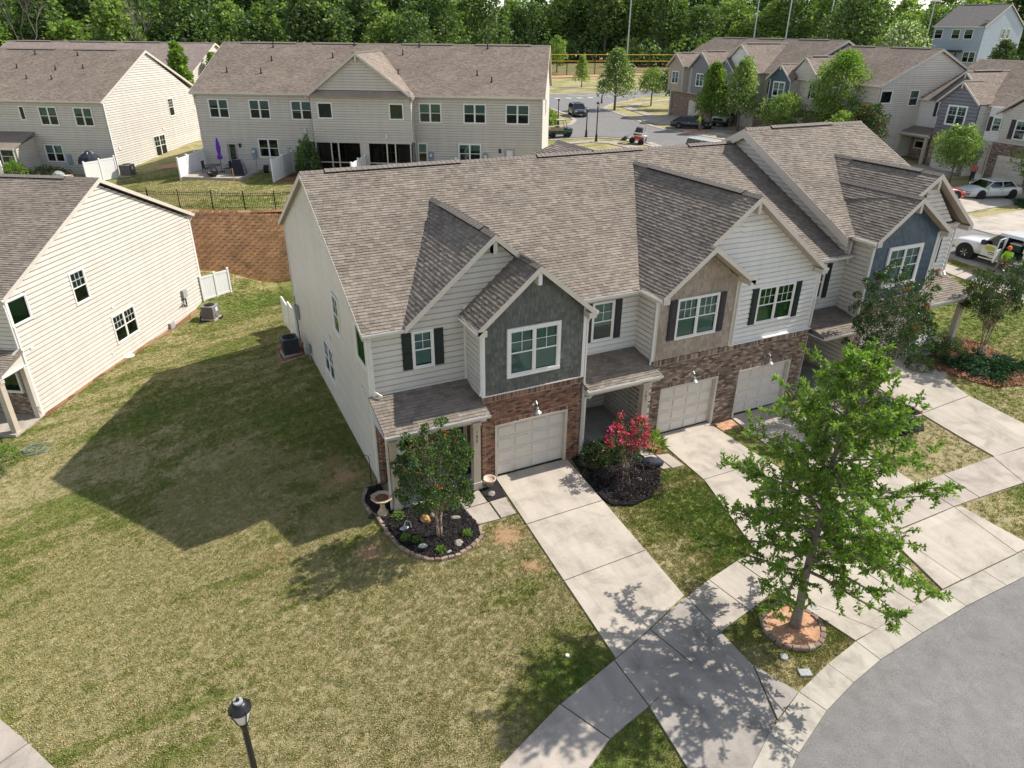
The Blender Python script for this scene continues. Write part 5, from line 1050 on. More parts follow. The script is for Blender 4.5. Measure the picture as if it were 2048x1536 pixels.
# ================================================================== far left block
B = Bld('townhouse_block', 'townhouse block at upper left with a bright lap-sided gable end and brown roof', 'building', (-12.53, 54.49, 2.66), -31.5, FAR)
W = B.wall((-24, 0), (0, 0), [(0, -.4), (24, -.4), (24, 6.0), (0, 6.0)], 'creamshade', exposure=.2, openings=[(16.15, 16.64, 4.33, 5.5), (17.97, 19.65, 3.94, 5.48), (21.2, 22.9, 3.91, 5.46), (17.6, 19.3, .8, 2.32)])
B.window(W, 16.12, 16.68, 4.3, 5.52, 1, None, 0, fixed=True)
for a, b, p, q in ((17.95, 19.67, 3.92, 5.5), (21.2, 22.93, 3.9, 5.48), (17.58, 19.3, .8, 2.34), (10.5, 12.2, 3.92, 5.5)): B.window(W, a, b, p, q, 2, None, .5)
m = B.wbox(W, 19.56, 19.92, .64, 1.5, 0, .15); m.build('electric_meter', 'meter', B.root)
W = B.wall((0, 0), (0, 15.2), [(0, -1.2), (15.2, -1.2), (15.2, 5.7), (7.85, 9.6), (0, 5.95)], 'cream', exposure=.2, openings=[(10.1, 11.1, 3.7, 5.4), (6.4, 8.45, .35, 2.3)])
B.window(W, 10.1, 11.1, 3.68, 5.4, 1, (3, 3), 0); B.window(W, 6.38, 8.45, .35, 2.3, 2, (2, 2), .0); wallvent(B, W, 8.42, 2.75, .25, .25); wallvent(B, W, .9, 2.0, .25, .3); wallvent(B, W, 15.0, 3.9, .2, .25)
B.trimbox('corner_board', 'wtrim', W, 0, .1, -1, 5.9, 0, .095)
B.roof([(-24, -.35, 5.97), (.2, -.35, 5.97), (.2, 7.85, 9.76), (-24, 7.85, 9.76)], (1, 0, 0), 'shingle2'); B.roof([(.2, 16.05, 5.97), (-24, 16.05, 5.97), (-24, 7.85, 9.76), (.2, 7.85, 9.76)], (1, 0, 0), 'shingle2', tabs=False)
B.cap((-24, 7.85, 9.76), (.2, 7.85, 9.76)); B.rvent((-13.5, 7.85, 9.77), (-8.7, 7.85, 9.77)); B.rvent((-6.8, 7.85, 9.77), (-2.6, 7.85, 9.77))
for yy in (-.35, 16.05): B.board((.2, yy, 5.99), (.2, 7.85, 9.78), .22, .03, 'trim', 'rake_board', (1, 0, 0)); B.soffit([(.2, yy, 5.8), (.2, 7.85, 9.58), (0, 7.85, 9.58), (0, yy, 5.8)])
B.gutter((-24, -.35, 5.97), (.2, -.35, 5.97), (0, -1, 0)); B.wall((-24, 15.2), (-24, 0), [(0, -1), (15.2, -1), (15.2, 6), (7.6, 9.5), (0, 6)], 'cream'); B.wall((0, 15.2), (-24, 15.2), [(0, -1), (24, -1), (24, 6), (0, 6)], 'cream')
for u, v in ((-10.6, 4.6), (-10.2, 6.9), (-8.6, 2.9), (-6.7, 4.4), (-5.9, 6.8), (-4.2, 4.7), (-6.2, 2.9)): B.stack(u, v, 5.97+.463*(v+.35), .35, .05)
# lean-to porch at its left
B.wall((-13, -2.6), (-7.2, -2.6), [(0, -.4), (5.8, -.4), (5.8, .9), (0, .9)], 'cream'); B.wall((-7.2, -2.6), (-7.2, 0), [(0, -.4), (2.6, -.4), (2.6, 2.9), (0, 2.35)], 'creamshade')
W = Wl((-13, -2.6), (-7.2, -2.6)); B.trimbox('porch_screen_frame', 'door', W, 2.2, 4.4, .9, 2.3, -.05, 0); B.window(W, 4.4, 5.7, 1.0, 2.3, 1, None, 0)
B.roof([(-13.2, -3.0, 2.35), (-6.95, -3.0, 2.35), (-6.95, -.02, 3.35), (-13.2, -.02, 3.35)], (1, 0, 0), 'shingle2', tabs=False); B.gutter((-13.2, -3.0, 2.34), (-6.95, -3.0, 2.34), (0, -1, 0))
B.finish(); FLB = B
privacy('privacy_fence', 'white privacy fence by the lit gable corner of the upper left block', FLB, (.1, -4.4), (1.2, -1.9), 1.9, 2)
privacy('privacy_fence', 'white privacy fence in front of green shrub at the far left', FLB, (-9.5, -4.6), (-7.4, -4.4), 1.8, 1)
privacy('privacy_fence', 'white privacy fence attached to rear corner of left neighbour house', Bld.__new__(Bld) if False else type('F', (), {'w': staticmethod(lambda p: (L_[0]+math.cos(R(-32.06))*p[0]-math.sin(R(-32.06))*p[1], L_[1]+math.sin(R(-32.06))*p[0]+math.cos(R(-32.06))*p[1], 0))}), (.15, 1.0), (1.15, 2.7), 1.7, 2)
privacy('privacy_fence', 'narrow white privacy fence behind black cooling unit at the rear corner of the nearest row', type('F', (), {'w': staticmethod(lambda p: (p[0], p[1], 0))}), (-4.05, 16.4), (-4.15, 20.4), 1.75, 2)

# ================================================================== far roofs behind (only upper parts show)
def simple_block(name, label, loc, deg, x0, x1, dep, eh, rh, mat='shingle2', wall='cream', extra=None):
    B = Bld(name, label, 'building', loc, deg, FAR)
    B.wall((x0, 0), (x1, 0), [(0, -2), (x1-x0, -2), (x1-x0, eh), (0, eh)], wall); W = B.wall((x1, 0), (x1, dep), [(0, -2), (dep, -2), (dep, eh), (dep/2, rh-.15), (0, eh)], wall)
    B.wall((x0, dep), (x0, 0), [(0, -2), (dep, -2), (dep, eh), (dep/2, rh-.15), (0, eh)], wall); B.wall((x1, dep), (x0, dep), [(0, -2), (x1-x0, -2), (x1-x0, eh), (0, eh)], wall)
    B.roof([(x0-.25, -.35, eh), (x1+.25, -.35, eh), (x1+.25, dep/2, rh), (x0-.25, dep/2, rh)], (1, 0, 0), mat, tabs=False); B.roof([(x1+.25, dep+.35, eh), (x0-.25, dep+.35, eh), (x0-.25, dep/2, rh), (x1+.25, dep/2, rh)], (1, 0, 0), mat, tabs=False)
    B.cap((x0-.25, dep/2, rh), (x1+.25, dep/2, rh))
    for yy in (-.35, dep+.35): B.board((x1+.25, yy, eh+.02), (x1+.25, dep/2, rh+.02), .22, .03, 'trim', 'rake_board', (1, 0, 0))
    B.gutter((x0, -.35, eh), (x1, -.35, eh), (0, -1, 0))
    n = int((x1-x0)/7)
    for i in range(n): B.rvent((x0+1+i*7, dep/2, rh+.01), (x0+5.5+i*7, dep/2, rh+.01))
    if extra: extra(B)
    B.finish(); return B
MT['shingle2f'] = plain('brown_shingle_far', (.235, .185, .16), .92, .2, 2, bmp=.6, bscale=9)
for k in ('roofs',): pass
simple_block('distant_townhouse', 'brown-roofed block with a pale gable end behind the upper left block', (-4.5+.0, 73.5, 3.4), -31.5, -26, 0, 14.6, 5.9, 9.3, 'shingle2f')
simple_block('distant_townhouse', 'far roof barely showing past the left edge ridge', (-34, 104, 3.4), -31.5, -20, -2, 14, 5.9, 9.3, 'shingle2f')
simple_block('distant_townhouse', 'small brown roof peeking over the ridge of the long rear block', (30.5, 84.5, 3.4), -31.5, -9, 0, 11, 5.6, 8.75, 'shingle2f')

# ================================================================== row across the rear street (upper right)
F1 = (54.71, 31.1, 4.03)
B = Bld('townhouse_row', 'row of townhouses with brown and dark blue gables behind the street trees at upper right', 'building', F1, -95.2, FAR)
zf = 6.15; dp = 13.4; br = 6.52
def bay(x0, x1, yw, matl, kind, zt=6.1, za=None, win=None, casing='wtrim'):
    xm = (x0+x1)/2; za = za or zt+(x1-x0)/2*.8
    W = B.wall((x0, yw), (x1, yw), [(0, 3.0), (x1-x0, 3.0), (x1-x0, zt), ((x1-x0)/2, za), (0, zt)], matl, kind, exposure=.2)
    if win: B.window(W, (x1-x0)/2-win, (x1-x0)/2+win, 3.9, 5.5, 2, (2, 2), .9, casing=casing, cw=.1)
    for a, b in (((x1, yw), (x1, .1)), ((x0, .1), (x0, yw))): B.wall(a, b, [(0, 3.0), (abs(yw)+.1, 3.0), (abs(yw)+.1, zt), (0, zt)], 'creamshade')
    return W
B.wall((-37, 0), (-8, 0), [(0, 2.8), (29, 2.8), (29, 6.2), (0, 6.2)], 'creamshade', exposure=.2); B.wall((-37, .3), (0, .3), [(0, -.8), (37, -.8), (37, 2.8), (0, 2.8)], 'brick2', 'brick')
B.wall((-8, 0.02), (0, .02), [(0, 2.8), (8, 2.8), (8, 5.9), (0, 5.9)], 'creamshade', exposure=.2)
W = Wl((-37, .3), (0, .3))
for u in (4.6, 11.5, 15.8, 24.2, 31): 
    o = B.garage_door(W, u, u+2.7, -.3, 1.85, .06)
W = B.wall((0, 0), (0, dp), [(0, -.8), (dp, -.8), (dp, 5.75), (6.5, 8.9), (0, 5.8)], 'cream', exposure=.2, openings=[(.1, 1.5, 4.3, 5.45), (3.85, 4.95, 3.98, 5.42)])
B.window(W, .08, 1.55, 4.25, 5.45, 1, None, 0, fixed=True); B.window(W, 3.8, 5.0, 3.95, 5.45, 1, None, .5)
B.wall((-37, dp), (-37, 0), [(0, -.8), (dp, -.8), (dp, 6), (6.5, 9.2), (0, 6)], 'cream'); B.wall((0, dp), (-37, dp), [(0, -.8), (37, -.8), (37, 6), (0, 6)], 'cream')
W = B.wall((-12.4, .3), (-12.4, dp), [(0, 5.5), (dp-.3, 5.5), (dp-.3, 6.2), (6.2, 9.35), (0, 6.2)], 'slate', exposure=.2)
B.roof([(-37.3, -.35, 6.2), (-12.1, -.35, 6.2), (-12.1, br, 9.6), (-37.3, br, 9.6)], (1, 0, 0), 'shingle2'); B.roof([(-12.1, dp+.35, 6.2), (-37.3, dp+.35, 6.2), (-37.3, br, 9.6), (-12.1, br, 9.6)], (1, 0, 0), 'shingle2', tabs=False); B.cap((-37.3, br, 9.6), (-12.1, br, 9.6))
B.roof([(-12.3, -.35, 5.87), (.25, -.35, 5.87), (.25, br, 9.05), (-12.3, br, 9.05)], (1, 0, 0), 'shingle2'); B.roof([(.25, dp+.35, 5.87), (-12.3, dp+.35, 5.87), (-12.3, br, 9.05), (.25, br, 9.05)], (1, 0, 0), 'shingle2', tabs=False); B.cap((-12.1, br, 9.05), (.25, br, 9.05))
for a, b in ((-35, -30), (-27.5, -22.5), (-20, -15)): B.rvent((a, br, 9.61), (b, br, 9.61))
for a, b in ((-11.3, -8), (-6, -1)): B.rvent((a, br, 9.06), (b, br, 9.06))
for yy in (-.35, dp+.35): B.board((.25, yy, 5.89), (.25, br, 9.07), .22, .03, 'trim', 'rake_board', (1, 0, 0)); B.board((-12.1, yy, 6.22), (-12.1, br, 9.62), .22, .03, 'trim', 'rake_board', (1, 0, 0))
B.gutter((-37, -.35, 6.2), (-12.1, -.35, 6.2), (0, -1, 0)); B.gutter((-12, -.35, 5.87), (.2, -.35, 5.87), (0, -1, 0))
bk = lambda z: -.35+(z-6.2)/.49
gb = dict(mat='shingle2', back=bk, ov=.3)
bay(-36.4, -32.8, -.9, 'shaket', 'plain', win=.85); gable_roof(B, -34.6, -36.8, -32.4, 7.75, 6.1, 6.1, -1.2, **gb)
bay(-31.0, -26.5, -.9, 'slate', 'plain', win=.85); gable_roof(B, -28.75, -31.4, -26.1, 8.1, 6.1, 6.1, -1.2, **gb)
bay(-24.6, -21.0, -1.3, 'slate', 'lap', za=7.3); gable_roof(B, -22.8, -25.0, -20.9, 7.5, 6.0, 6.0, -1.6, rv=False, **gb)
W = bay(-24.6, -17.3, -.9, 'white', 'lap', za=8.95, win=None); gable_roof(B, -20.9, -25.0, -16.9, 9.15, 6.1, 6.1, -1.2, **gb)
B.window(W, 4.4, 6.2, 3.9, 5.5, 2, (2, 2), .9, (.35, 'shutter'))
W = bay(-14.6, -11.1, -1.3, 'shakeb', 'plain', zt=5.7, za=7.1, win=.95, casing='wtrim'); gable_roof(B, -12.85, -15.0, -10.8, 7.3, 5.65, 5.65, -1.6, rv=False, **gb)
B.wall((-12.6, -.3), (-8.2, -.3), [(0, 5.9), (4.4, 5.9), (2.2, 7.9)], 'creamshade', exposure=.2); gable_roof(B, -10.4, -12.9, -7.9, 8.1, 6.1, 6.0, -.5, **gb)
W = Wl((-20, 0), (0, 0)); B.window(W, 4.0, 4.9, 4.0, 5.5, 1, (2, 2), .6, (.3, 'shutter')); B.window(W, 10.8, 11.7, 4.0, 5.5, 1, (2, 2), .6, (.3, 'shutter'))
bay(-6.9, -3.0, -1.0, 'shaket', 'plain', zt=5.7, za=7.2, win=.85); gable_roof(B, -4.95, -7.3, -2.6, 7.45, 5.7, 5.7, -1.3, rv=False, **gb)
B.finish()

# ================================================================== right-hand block by the white sedan
F2 = (58.68, 26.79, 2.76)
B = Bld('townhouse_row', 'dark-gabled townhouse row at the right edge above the white sedan', 'building', F2, -93.3, FAR)
W = B.wall((-3.95, 1.28), (-.56, 1.28), [(0, -.5), (3.39, -.5), (3.39, 3.3), (0, 3.3)], 'brick2', 'brick'); B.window(W, .6, 1.8, 1.3, 2.1, 1, None, 0, fixed=True)
W = B.wall((-3.95, 1.28), (-.56, 1.28), [(0, 3.3), (3.39, 3.3), (3.39, 6), (0, 6)], 'white', exposure=.2); B.window(W, 2.2, 3.25, 4.4, 5.75, 1, (2, 2), .5, (.35, 'shutterp', 'l'))
W = B.wall((-2.75, 1.2), (3.4, 1.2), [(.2, 6.0), (6, 6.0), (3.17, 8.4)], 'slate', exposure=.2)
W = B.wall((-.56, 0), (3.35, 0), [(0, -.5), (3.91, -.5), (3.91, 3.4), (0, 3.4)], 'brick2', 'brick'); B.garage_door(W, .56, 3.28, -.1, 2.13, .03)
W = B.wall((-.56, -.03), (3.35, -.03), [(0, 3.4), (3.91, 3.4), (3.91, 6.1), (1.9, 7.7), (0, 6.1)], 'slate', exposure=.3); B.window(W, .89, 2.91, 3.98, 5.77, 2, (2, 2), .2, cw=.13)
B.wall((-.56, 1.28), (-.56, 0), [(0, -.4), (1.28, -.4), (1.28, 6), (0, 6)], 'white'); B.wall((3.35, 0), (3.35, 1.5), [(0, -.4), (1.5, -.4), (1.5, 6), (0, 6)], 'white'); B.wall((-3.95, 15), (-3.95, 1.28), [(0, -.5), (13.7, -.5), (13.7, 5.9), (7, 9.2), (0, 5.9)], 'cream')
B.wall((3.35, 1.5), (5.2, 1.5), [(0, -.4), (1.85, -.4), (1.85, 6), (0, 6)], 'white', exposure=.2); W = B.wall((4.2, .4), (6.2, .4), [(0, 3.1), (2, 3.1), (2, 5.9), (0, 5.9)], 'white', exposure=.2); B.window(W, .5, 1.35, 3.85, 5.1, 1, (2, 2), .6, (.4, 'shutterp', 'l'))
W = B.wall((5.9, 0), (14, 0), [(0, 3.1), (8.1, 3.1), (8.1, 6.2), (4.0, 8.7), (0, 5.6)], 'creamshade', exposure=.2); B.window(W, 1.2, 3.2, 3.5, 5.1, 2, (2, 2), .2, (.45, 'shutterp'))
W = B.wall((5.5, .0), (14, .0), [(0, -.5), (8.5, -.5), (8.5, 3.1), (0, 3.1)], 'brick2', 'brick'); B.garage_door(W, .9, 3.6, -.1, 2.0, .03)
mm = dict(mat='shingle2', back=lambda z: .95+(z-5.92)/.463)
B.roof([(-4.15, .95, 5.92), (16, .95, 5.92), (16, 8.5, 9.42), (-4.15, 8.5, 9.42)], (1, 0, 0), 'shingle2'); B.roof([(16, 16, 5.92), (-4.15, 16, 5.92), (-4.15, 8.5, 9.42), (16, 8.5, 9.42)], (1, 0, 0), 'shingle2', tabs=False); B.rvent((.5, 8.5, 9.43), (6, 8.5, 9.43)); B.rvent((8, 8.5, 9.43), (15, 8.5, 9.43))
gable_roof(B, .40, -2.78, 3.4, 8.6, 5.95, 5.95, .9, right=True, **mm); gable_roof(B, 1.36, -.82, 3.54, 7.84, 6.0, 6.0, -.4, **dict(mm, back=lambda z: 2.2+0*z), rv=False)
gable_roof(B, 9.9, 5.2, 14.4, 8.9, 5.5, 5.5, -.4, **mm)
B.roof([(-4.2, -.6, 2.9), (-.5, -.6, 2.9), (-.5, 1.2, 3.4), (-4.2, 1.2, 3.4)], (1, 0, 0), 'shingle2', tabs=False); B.gutter((-4.2, -.6, 2.88), (-.5, -.6, 2.88), (0, -1, 0)); m = MB(); m.box(-4, -.56, -.45, -.28, 2.6, 2.85); m.build('porch_beam', 'trim', B.root)
column(B, -3.95, -3.7, -.48, -.24, -.4, 2.7); column(B, -1.0, -.75, -.48, -.24, -.4, 2.7); column(B, 5.2, 5.45, -.3, -.05, -.4, 2.8)
B.gutter((-4.15, .95, 5.92), (-2.7, .95, 5.92), (0, -1, 0)); B.gutter((3.5, .95, 5.92), (5.2, .95, 5.92), (0, -1, 0))
B.finish()

# ================================================================== tall house at the top right corner
def fbx(B):
    W = Wl((-9.6, 0), (0, 0))
    for a, b, p, q in ((.3, 1.9, 3.5, 5.25), (3.7, 5.3, 3.5, 5.25), (6.1, 7.8, 3.5, 5.3)): B.window(W, a, b, p, q, 1, None, .3)
    B.window(W, 6.9, 9.3, -.5, 1.4, 2, None, .4)
    m = MB(); B.wbox(W, 3.2, 6.6, 1.3, 1.6, 0, 2.2, m)
    for x in (3.3, 6.5): B.wbox(W, x-.08, x+.08, -1.8, 1.3, 1.9, 2.1, m)
    m.build('pergola', 'black', B.root)
    W = Wl((0, 0), (0, 14)); B.window(W, 6.4, 7.6, 3.6, 5.4, 1, None, .4); B.window(W, 8.1, 9.3, 3.6, 5.4, 1, None, .4); B.window(W, 9.0, 10.2, .3, 1.8, 1, None, .4)
    m = MB(); c = (-.4, .9, 6.6); m.lathe([(.02, -.05), (.35, .08), (.5, .22), (.47, .23), (.02, .02)], c, 14); m.tube((c[0], c[1], c[2]-.4), c, .03, .03, 6); m.build('satellite_dish', 'kerbgrey', B.root)
MT['darkshingle'] = plain('grey_shingle_far', (.14, .125, .12), .92, .15, 2, bmp=.5, bscale=9)
simple_block('tall_house', 'pale blue-grey tall house with a dark roof in the top right corner', (135.4, 75.7, 9.86), -84.4, -9.6, 0, 14, 5.65, 9.6, 'darkshingle', 'bluegrey', fbx)
# ------------------------------------------------------------------ retaining wall and iron fence behind the lawn
t = thing('retaining_wall', 'tall red-brown block retaining wall below the black iron fence', 'wall', (0, 0, 0))
PB = {'n': []}
def poly_pts(pl, step, off=0.):
    out = []; d = off
    for i in range(len(pl)-1):
        a, b = np.array(pl[i]), np.array(pl[i+1]); L = np.linalg.norm(b-a)
        while d < L: out.append((tuple(a+(b-a)*d/L), tuple((b-a)/L))); d += step
        d -= L
    return out
WL2 = WALL[1:]
blocks = []
zt_of = lambda x: float(np.interp(x, [-12, -9, -6.5, -3.8, -1.9, 6], [3.8, 3.76, 3.5, 3.14, 2.97, 3.0]))
for k in range(27):
    for (p, d) in poly_pts(WL2, .45, .22*(k % 2)):
        z1_ = zt_of(p[0])-k*.2
        if z1_ < float(H(p[0], p[1]-.5))-.15: continue
        bt = k*.004; nx_, ny_ = d[1], -d[0]; q0 = (p[0]+nx_*bt, p[1]+ny_*bt); ln = .445; dd = random.uniform(-.006, .006)+.04
        def P_(a, b, z): return (q0[0]+d[0]*a+nx_*b, q0[1]+d[1]*a+ny_*b, z)
        V = [P_(.003, dd, z1_-.194), P_(ln-.003, dd, z1_-.194), P_(ln-.003, dd, z1_-.003), P_(.003, dd, z1_-.003), P_(0, -.25, z1_-.2), P_(ln, -.25, z1_-.2), P_(ln, -.25, z1_), P_(0, -.25, z1_)]
        vis = -9.6 < p[0] < -1.0; blocks.append((0 if vis else 1, random.random(), V))
blocks.sort(); Fb = [(0, 1, 2, 3), (3, 2, 6, 7), (4, 5, 1, 0), (0, 3, 7, 4), (1, 5, 6, 2)]
for _, _, V in blocks[:290]:
    me = bpy.data.meshes.new('wall_block'); me.from_pydata(V, [], Fb); me.materials.append(MT['block']); link('wall_block', me, t)
mb = MB()
for _, _, V in blocks[290:]: mb.add(V, Fb)
mb.build('wall_blocks', 'block', t, 'stuff')
ff = thing('iron_fence', 'black iron picket fence on top of the retaining wall', 'fence', (0, 0, 0))
fl = [(x+.1, y+.8) for x, y in WL2[:-2]]
pm = None
for (p, d) in poly_pts(fl, .115):
    z = float(U(*p)); 
    if pm is None:
        m = MB(); m.box(-.009, .009, -.009, .009, .08, 1.22); m.add([(-.012, -.012, 1.22), (.012, -.012, 1.22), (.012, .012, 1.22), (-.012, .012, 1.22), (0, 0, 1.3)], [(0, 1, 4), (1, 2, 4), (2, 3, 4), (3, 0, 4)]); o = m.build('picket', 'black', ff); pm = o.data; o.location = (*p, z); npk = 1; mbp = MB()
    elif npk < 290 and p[0] > -13: o = link('picket', pm, ff); o.location = (*p, z); npk += 1
    else: mbp.box(p[0]-.009, p[0]+.009, p[1]-.009, p[1]+.009, z+.08, z+1.25)
if mbp.v: mbp.build('pickets', 'black', ff, 'stuff')
pp = poly_pts(fl, 2.0)
for i, (p, d) in enumerate(pp):
    z = float(U(*p)); m = MB(); m.box(p[0]-.032, p[0]+.032, p[1]-.032, p[1]+.032, z-.1, z+1.32); m.build('fence_post', 'black', ff)
    if i+1 < len(pp):
        q = pp[i+1][0]; zq = float(U(*q))
        for h in (.2, .98, 1.12): m = MB(); m.tube((*p, z+h), (*q, zq+h), .018, .018, 4); m.build('rail', 'black', ff)
drape('clay_strip', [(x, y+.02) for x, y in WL2[:-1]]+[(x+.1, y+.75) for x, y in WL2[:-1]][::-1], .03, 'straw', kind='structure', cell=.8, fn=U, skirt=0)

# ------------------------------------------------------------------ planting beds, stones, edging
def bedpoly(name, poly, mat, off=.045, fn=H): PAVED.append(poly); return drape(name, poly, off, mat, kind='structure', cell=.5, fn=fn, skirt=.1)
bed105 = [(-3.98, 1.3), (-4.43, 1.29), (-4.77, .62), (-4.69, -.11), (-4.55, -.45), (-4.47, -1.36), (-4.3, -2.15), (-4.0, -2.7), (-3.7, -3.02), (-3.35, -3.2), (-2.8, -3.25), (-2.22, -3.04), (-1.80, -2.75), (-1.66, -2.26), (-1.86, -.8), (-1.86, -.44), (-3.9, -.44), (-3.98, -.2)]
bed107 = [(3.1, .0), (2.9, -1.2), (2.84, -2.65), (2.95, -3.05), (3.6, -3.3), (4.39, -3.15), (5.28, -2.58), (5.8, -1.9), (5.84, -.8), (5.7, .25), (3.5, .3)]
bedpoly('mulch_bed', bed105, 'mulch'); bedpoly('mulch_bed', bed107, 'mulch'); bedpoly('mulch_bed', [(-.86, -.42), (-.1, -.15), (-.2, -1.18), (-.86, -1.2)], 'mulch')
oakc = (4.62, -9.70); ring = [(oakc[0]+.78*math.cos(t)*1.05, oakc[1]+.78*math.sin(t)) for t in np.linspace(0, 2*math.pi, 25)[:-1]]
bedpoly('clay_bed', ring, 'clay', .10)
bedpoly('straw_bed', [(6.46, .3), (7.15, .3), (7.05, -.75), (6.46, -.78)], 'straw'); bedpoly('straw_bed', [(10.15, .25), (11.2, .25), (11.1, -.35), (10.2, -.35)], 'clay', .03)
bedpoly('straw_bed', [(14.95, -1.45), (16.3, .1), (17.9, -.2), (18.0, -3.6), (17.2, -4.3), (15.9, -4.1), (14.9, -3.2)], 'mulch', .04)
bedpoly('straw_bed', [(22.1, -.1), (21.7, -1.2), (22.9, -3.4), (24.4, -3.9), (26.0, -2.6), (26.2, -.4), (25.4, .9), (24.6, .2), (24.4, -.25)], 'straw', .04)
bedpoly('straw_bed', [(-5.35, 13.3), (-4.1, 13.3), (-4.1, 15.4), (-5.35, 15.4)], 'straw', .05)
bedpoly('mulch_bed', [(-8.6, 24.7), (-7.2, 25.2), (-7.4, 26.4), (-8.4, 26.6)], 'mulch', .05)
drape('clay_bed', [(50.2, 49.6), (49.2, 51.2), (47.5, 51.3), (46.9, 50), (47.8, 48.4), (49.6, 48.4)], .16, 'clay', kind='structure', cell=1, fn=FG)
for q in ([(-9.5, 52.5), (-7.2, 51.2), (-6.2, 52.8), (-8.3, 54)], ): drape('clay_bed', q, .06, 'clay', kind='structure', cell=1, fn=U)
drape('straw_bed', [RB.w((7.9, -4.4, 0))[:2], RB.w((10.4, -3.6, 0))[:2], RB.w((10.4, -.1, 0))[:2], RB.w((7.9, -.1, 0))[:2]], .05, 'straw', kind='structure', cell=1, fn=U)
drape('clay_strip', [(-8.7, 27.0), (-16.0, 15.4), (-15.75, 15.25), (-8.45, 26.85)], .03, 'straw', kind='structure', cell=1, skirt=0)
# loose chips on the mulch
def chips(name, label, poly, n, mat, size=.05, parent=None):
    xs = [p[0] for p in poly]; ys = [p[1] for p in poly]; X = RNG.uniform(min(xs), max(xs), n*2); Y = RNG.uniform(min(ys), max(ys), n*2); k = inside(poly, X, Y); X, Y = X[k][:n], Y[k][:n]; Z = H(X, Y)+.05+RNG.uniform(0, .03, len(X))
    a = RNG.uniform(0, 6.28, len(X)); L = RNG.uniform(.4, 1.2, len(X))*size; Wd = L*.35; tz = RNG.uniform(-.6, .6, len(X))*L
    dx, dy = np.cos(a), np.sin(a); V = np.stack([np.stack([X-dx*L-dy*Wd, Y-dy*L+dx*Wd, Z-tz], 1), np.stack([X+dx*L-dy*Wd, Y+dy*L+dx*Wd, Z+tz], 1), np.stack([X+dx*L+dy*Wd, Y+dy*L-dx*Wd, Z+tz+.01], 1), np.stack([X-dx*L+dy*Wd, Y-dy*L-dx*Wd, Z-tz+.01], 1)], 1).reshape(-1, 3)
    o = np_mesh(name, V, np.arange(len(V)).reshape(-1, 4), mat, parent, 'stuff'); tag(o, label, 'ground cover'); return o
chips('mulch_chips', 'black bark mulch under the small tree by the first porch', bed105, 9000, 'chips'); chips('mulch_chips', 'dark mulch under the pink-flowering bush', bed107, 6000, 'chips')
chips('straw_litter', 'reddish pine straw round the junipers on the right', [(22.1, -.1), (21.7, -1.2), (22.9, -3.4), (24.4, -3.9), (26.0, -2.6), (26.2, -.4), (25.4, .9), (24.6, .2)], 6000, 'straw', .07)
chips('clay_clods', 'crumbs of orange clay round the oak trunk', ring, 2500, 'clay', .035)
def stone_ring(name, label, pts, n_side, size=(.2, .11, .10), closed=True, step=.215, mat='stone'):
    t = thing(name, label, 'edging', (pts[0][0], pts[0][1], 0)); t.location = (0, 0, 0); pl = list(pts)+([pts[0]] if closed else [])
    for p, d in poly_pts(pl, step):
        z = GZ(*p); L, Wd, Ht = (s*random.uniform(.85, 1.12) for s in size); a = math.atan2(d[1], d[0])+random.uniform(-.14, .14); m = MB(); m.bev(-L/2, L/2, -Wd/2, Wd/2, -.05, Ht, .018)
        o = m.build('edging_stone', mat, t); o.location = (p[0], p[1], z+random.uniform(0, .012)); o.rotation_euler = (random.uniform(-.09, .09), random.uniform(-.09, .09), a)
    return t
stone_ring('stone_edging', 'curved edging of small tan blocks round the black mulch bed by the porch', bed105[:14], 0, closed=False)
stone_ring('stone_edging', 'ring of brown blocks round the young oak by the street', ring, 0, (.2, .13, .13))
stone_ring('stone_edging', 'low brick border round the black cooling unit beside the nearest row', [(-4.15, 13.35), (-5.35, 13.3), (-5.35, 15.2)], 0, (.2, .1, .08), False)
m = MB()
for i in range(len(bed107)-3):
    a, b = bed107[i+1], bed107[i+2]
    if i < 8: m.hexa([(a[0], a[1], float(H(*a))), (b[0], b[1], float(H(*b))), (b[0]+.02, b[1]-.03, float(H(*b))), (a[0]+.02, a[1]-.03, float(H(*a))), (a[0], a[1], float(H(*a))+.1), (b[0], b[1], float(H(*b))+.1), (b[0]+.02, b[1]-.03, float(H(*b))+.1), (a[0]+.02, a[1]-.03, float(H(*a))+.1)])
tag(m.build('plastic_edging', 'black'), 'black plastic edging strip round the plum-leaved bed', 'edging')
t = thing('timber_edging', 'weathered timber board holding the juniper bed beside the far driveway', 'edging', (17.95, -3.55, GZ(17.95, -3.5))); m = MB(); m.box(-.06, .04, 0, 3.3, -.1, .22); m.build('board', 'stone', t); m = MB(); m.box(-1.5, -.06, -.1, 0, -.1, .12); m.build('board', 'stone', t)
def rock(x, y, r, mat, label, sq=(1, .8, .55), name='rock'):
    r *= .85; m = MB(); m.ball((0, 0, r*.25), r, 9, 6, sq, .12); o = m.build(name, mat, smooth=False); o.location = (x, y, GZ(x, y)+.03); o.rotation_euler = (0, 0, random.uniform(0, 3)); tag(o, label, 'rock'); return o
rock(-3.18, -1.28, .24, 'rockor', 'large orange rock behind the small tree stems', (1, .7, .95)); rock(-2.92, -1.2, .15, 'rock', 'pale rock touching the orange rock', (.7, .6, 1.2))
rock(-2.23, -1.58, .17, 'rock', 'flat pale rock in upper right part of black mulch bed', (1.3, .7, .4)); rock(-2.61, -2.77, .20, 'rock', 'round grey rock near the front of black mulch bed', (1, .9, .5))
rock(-3.0, -3.0, .11, 'kerbgrey', 'smallest round stone against the block edging'); rock(-3.68, -2.44, .17, 'kerbgrey', 'dark-banded grey rock in the lower left of the mulch bed', (1.1, .7, .6))
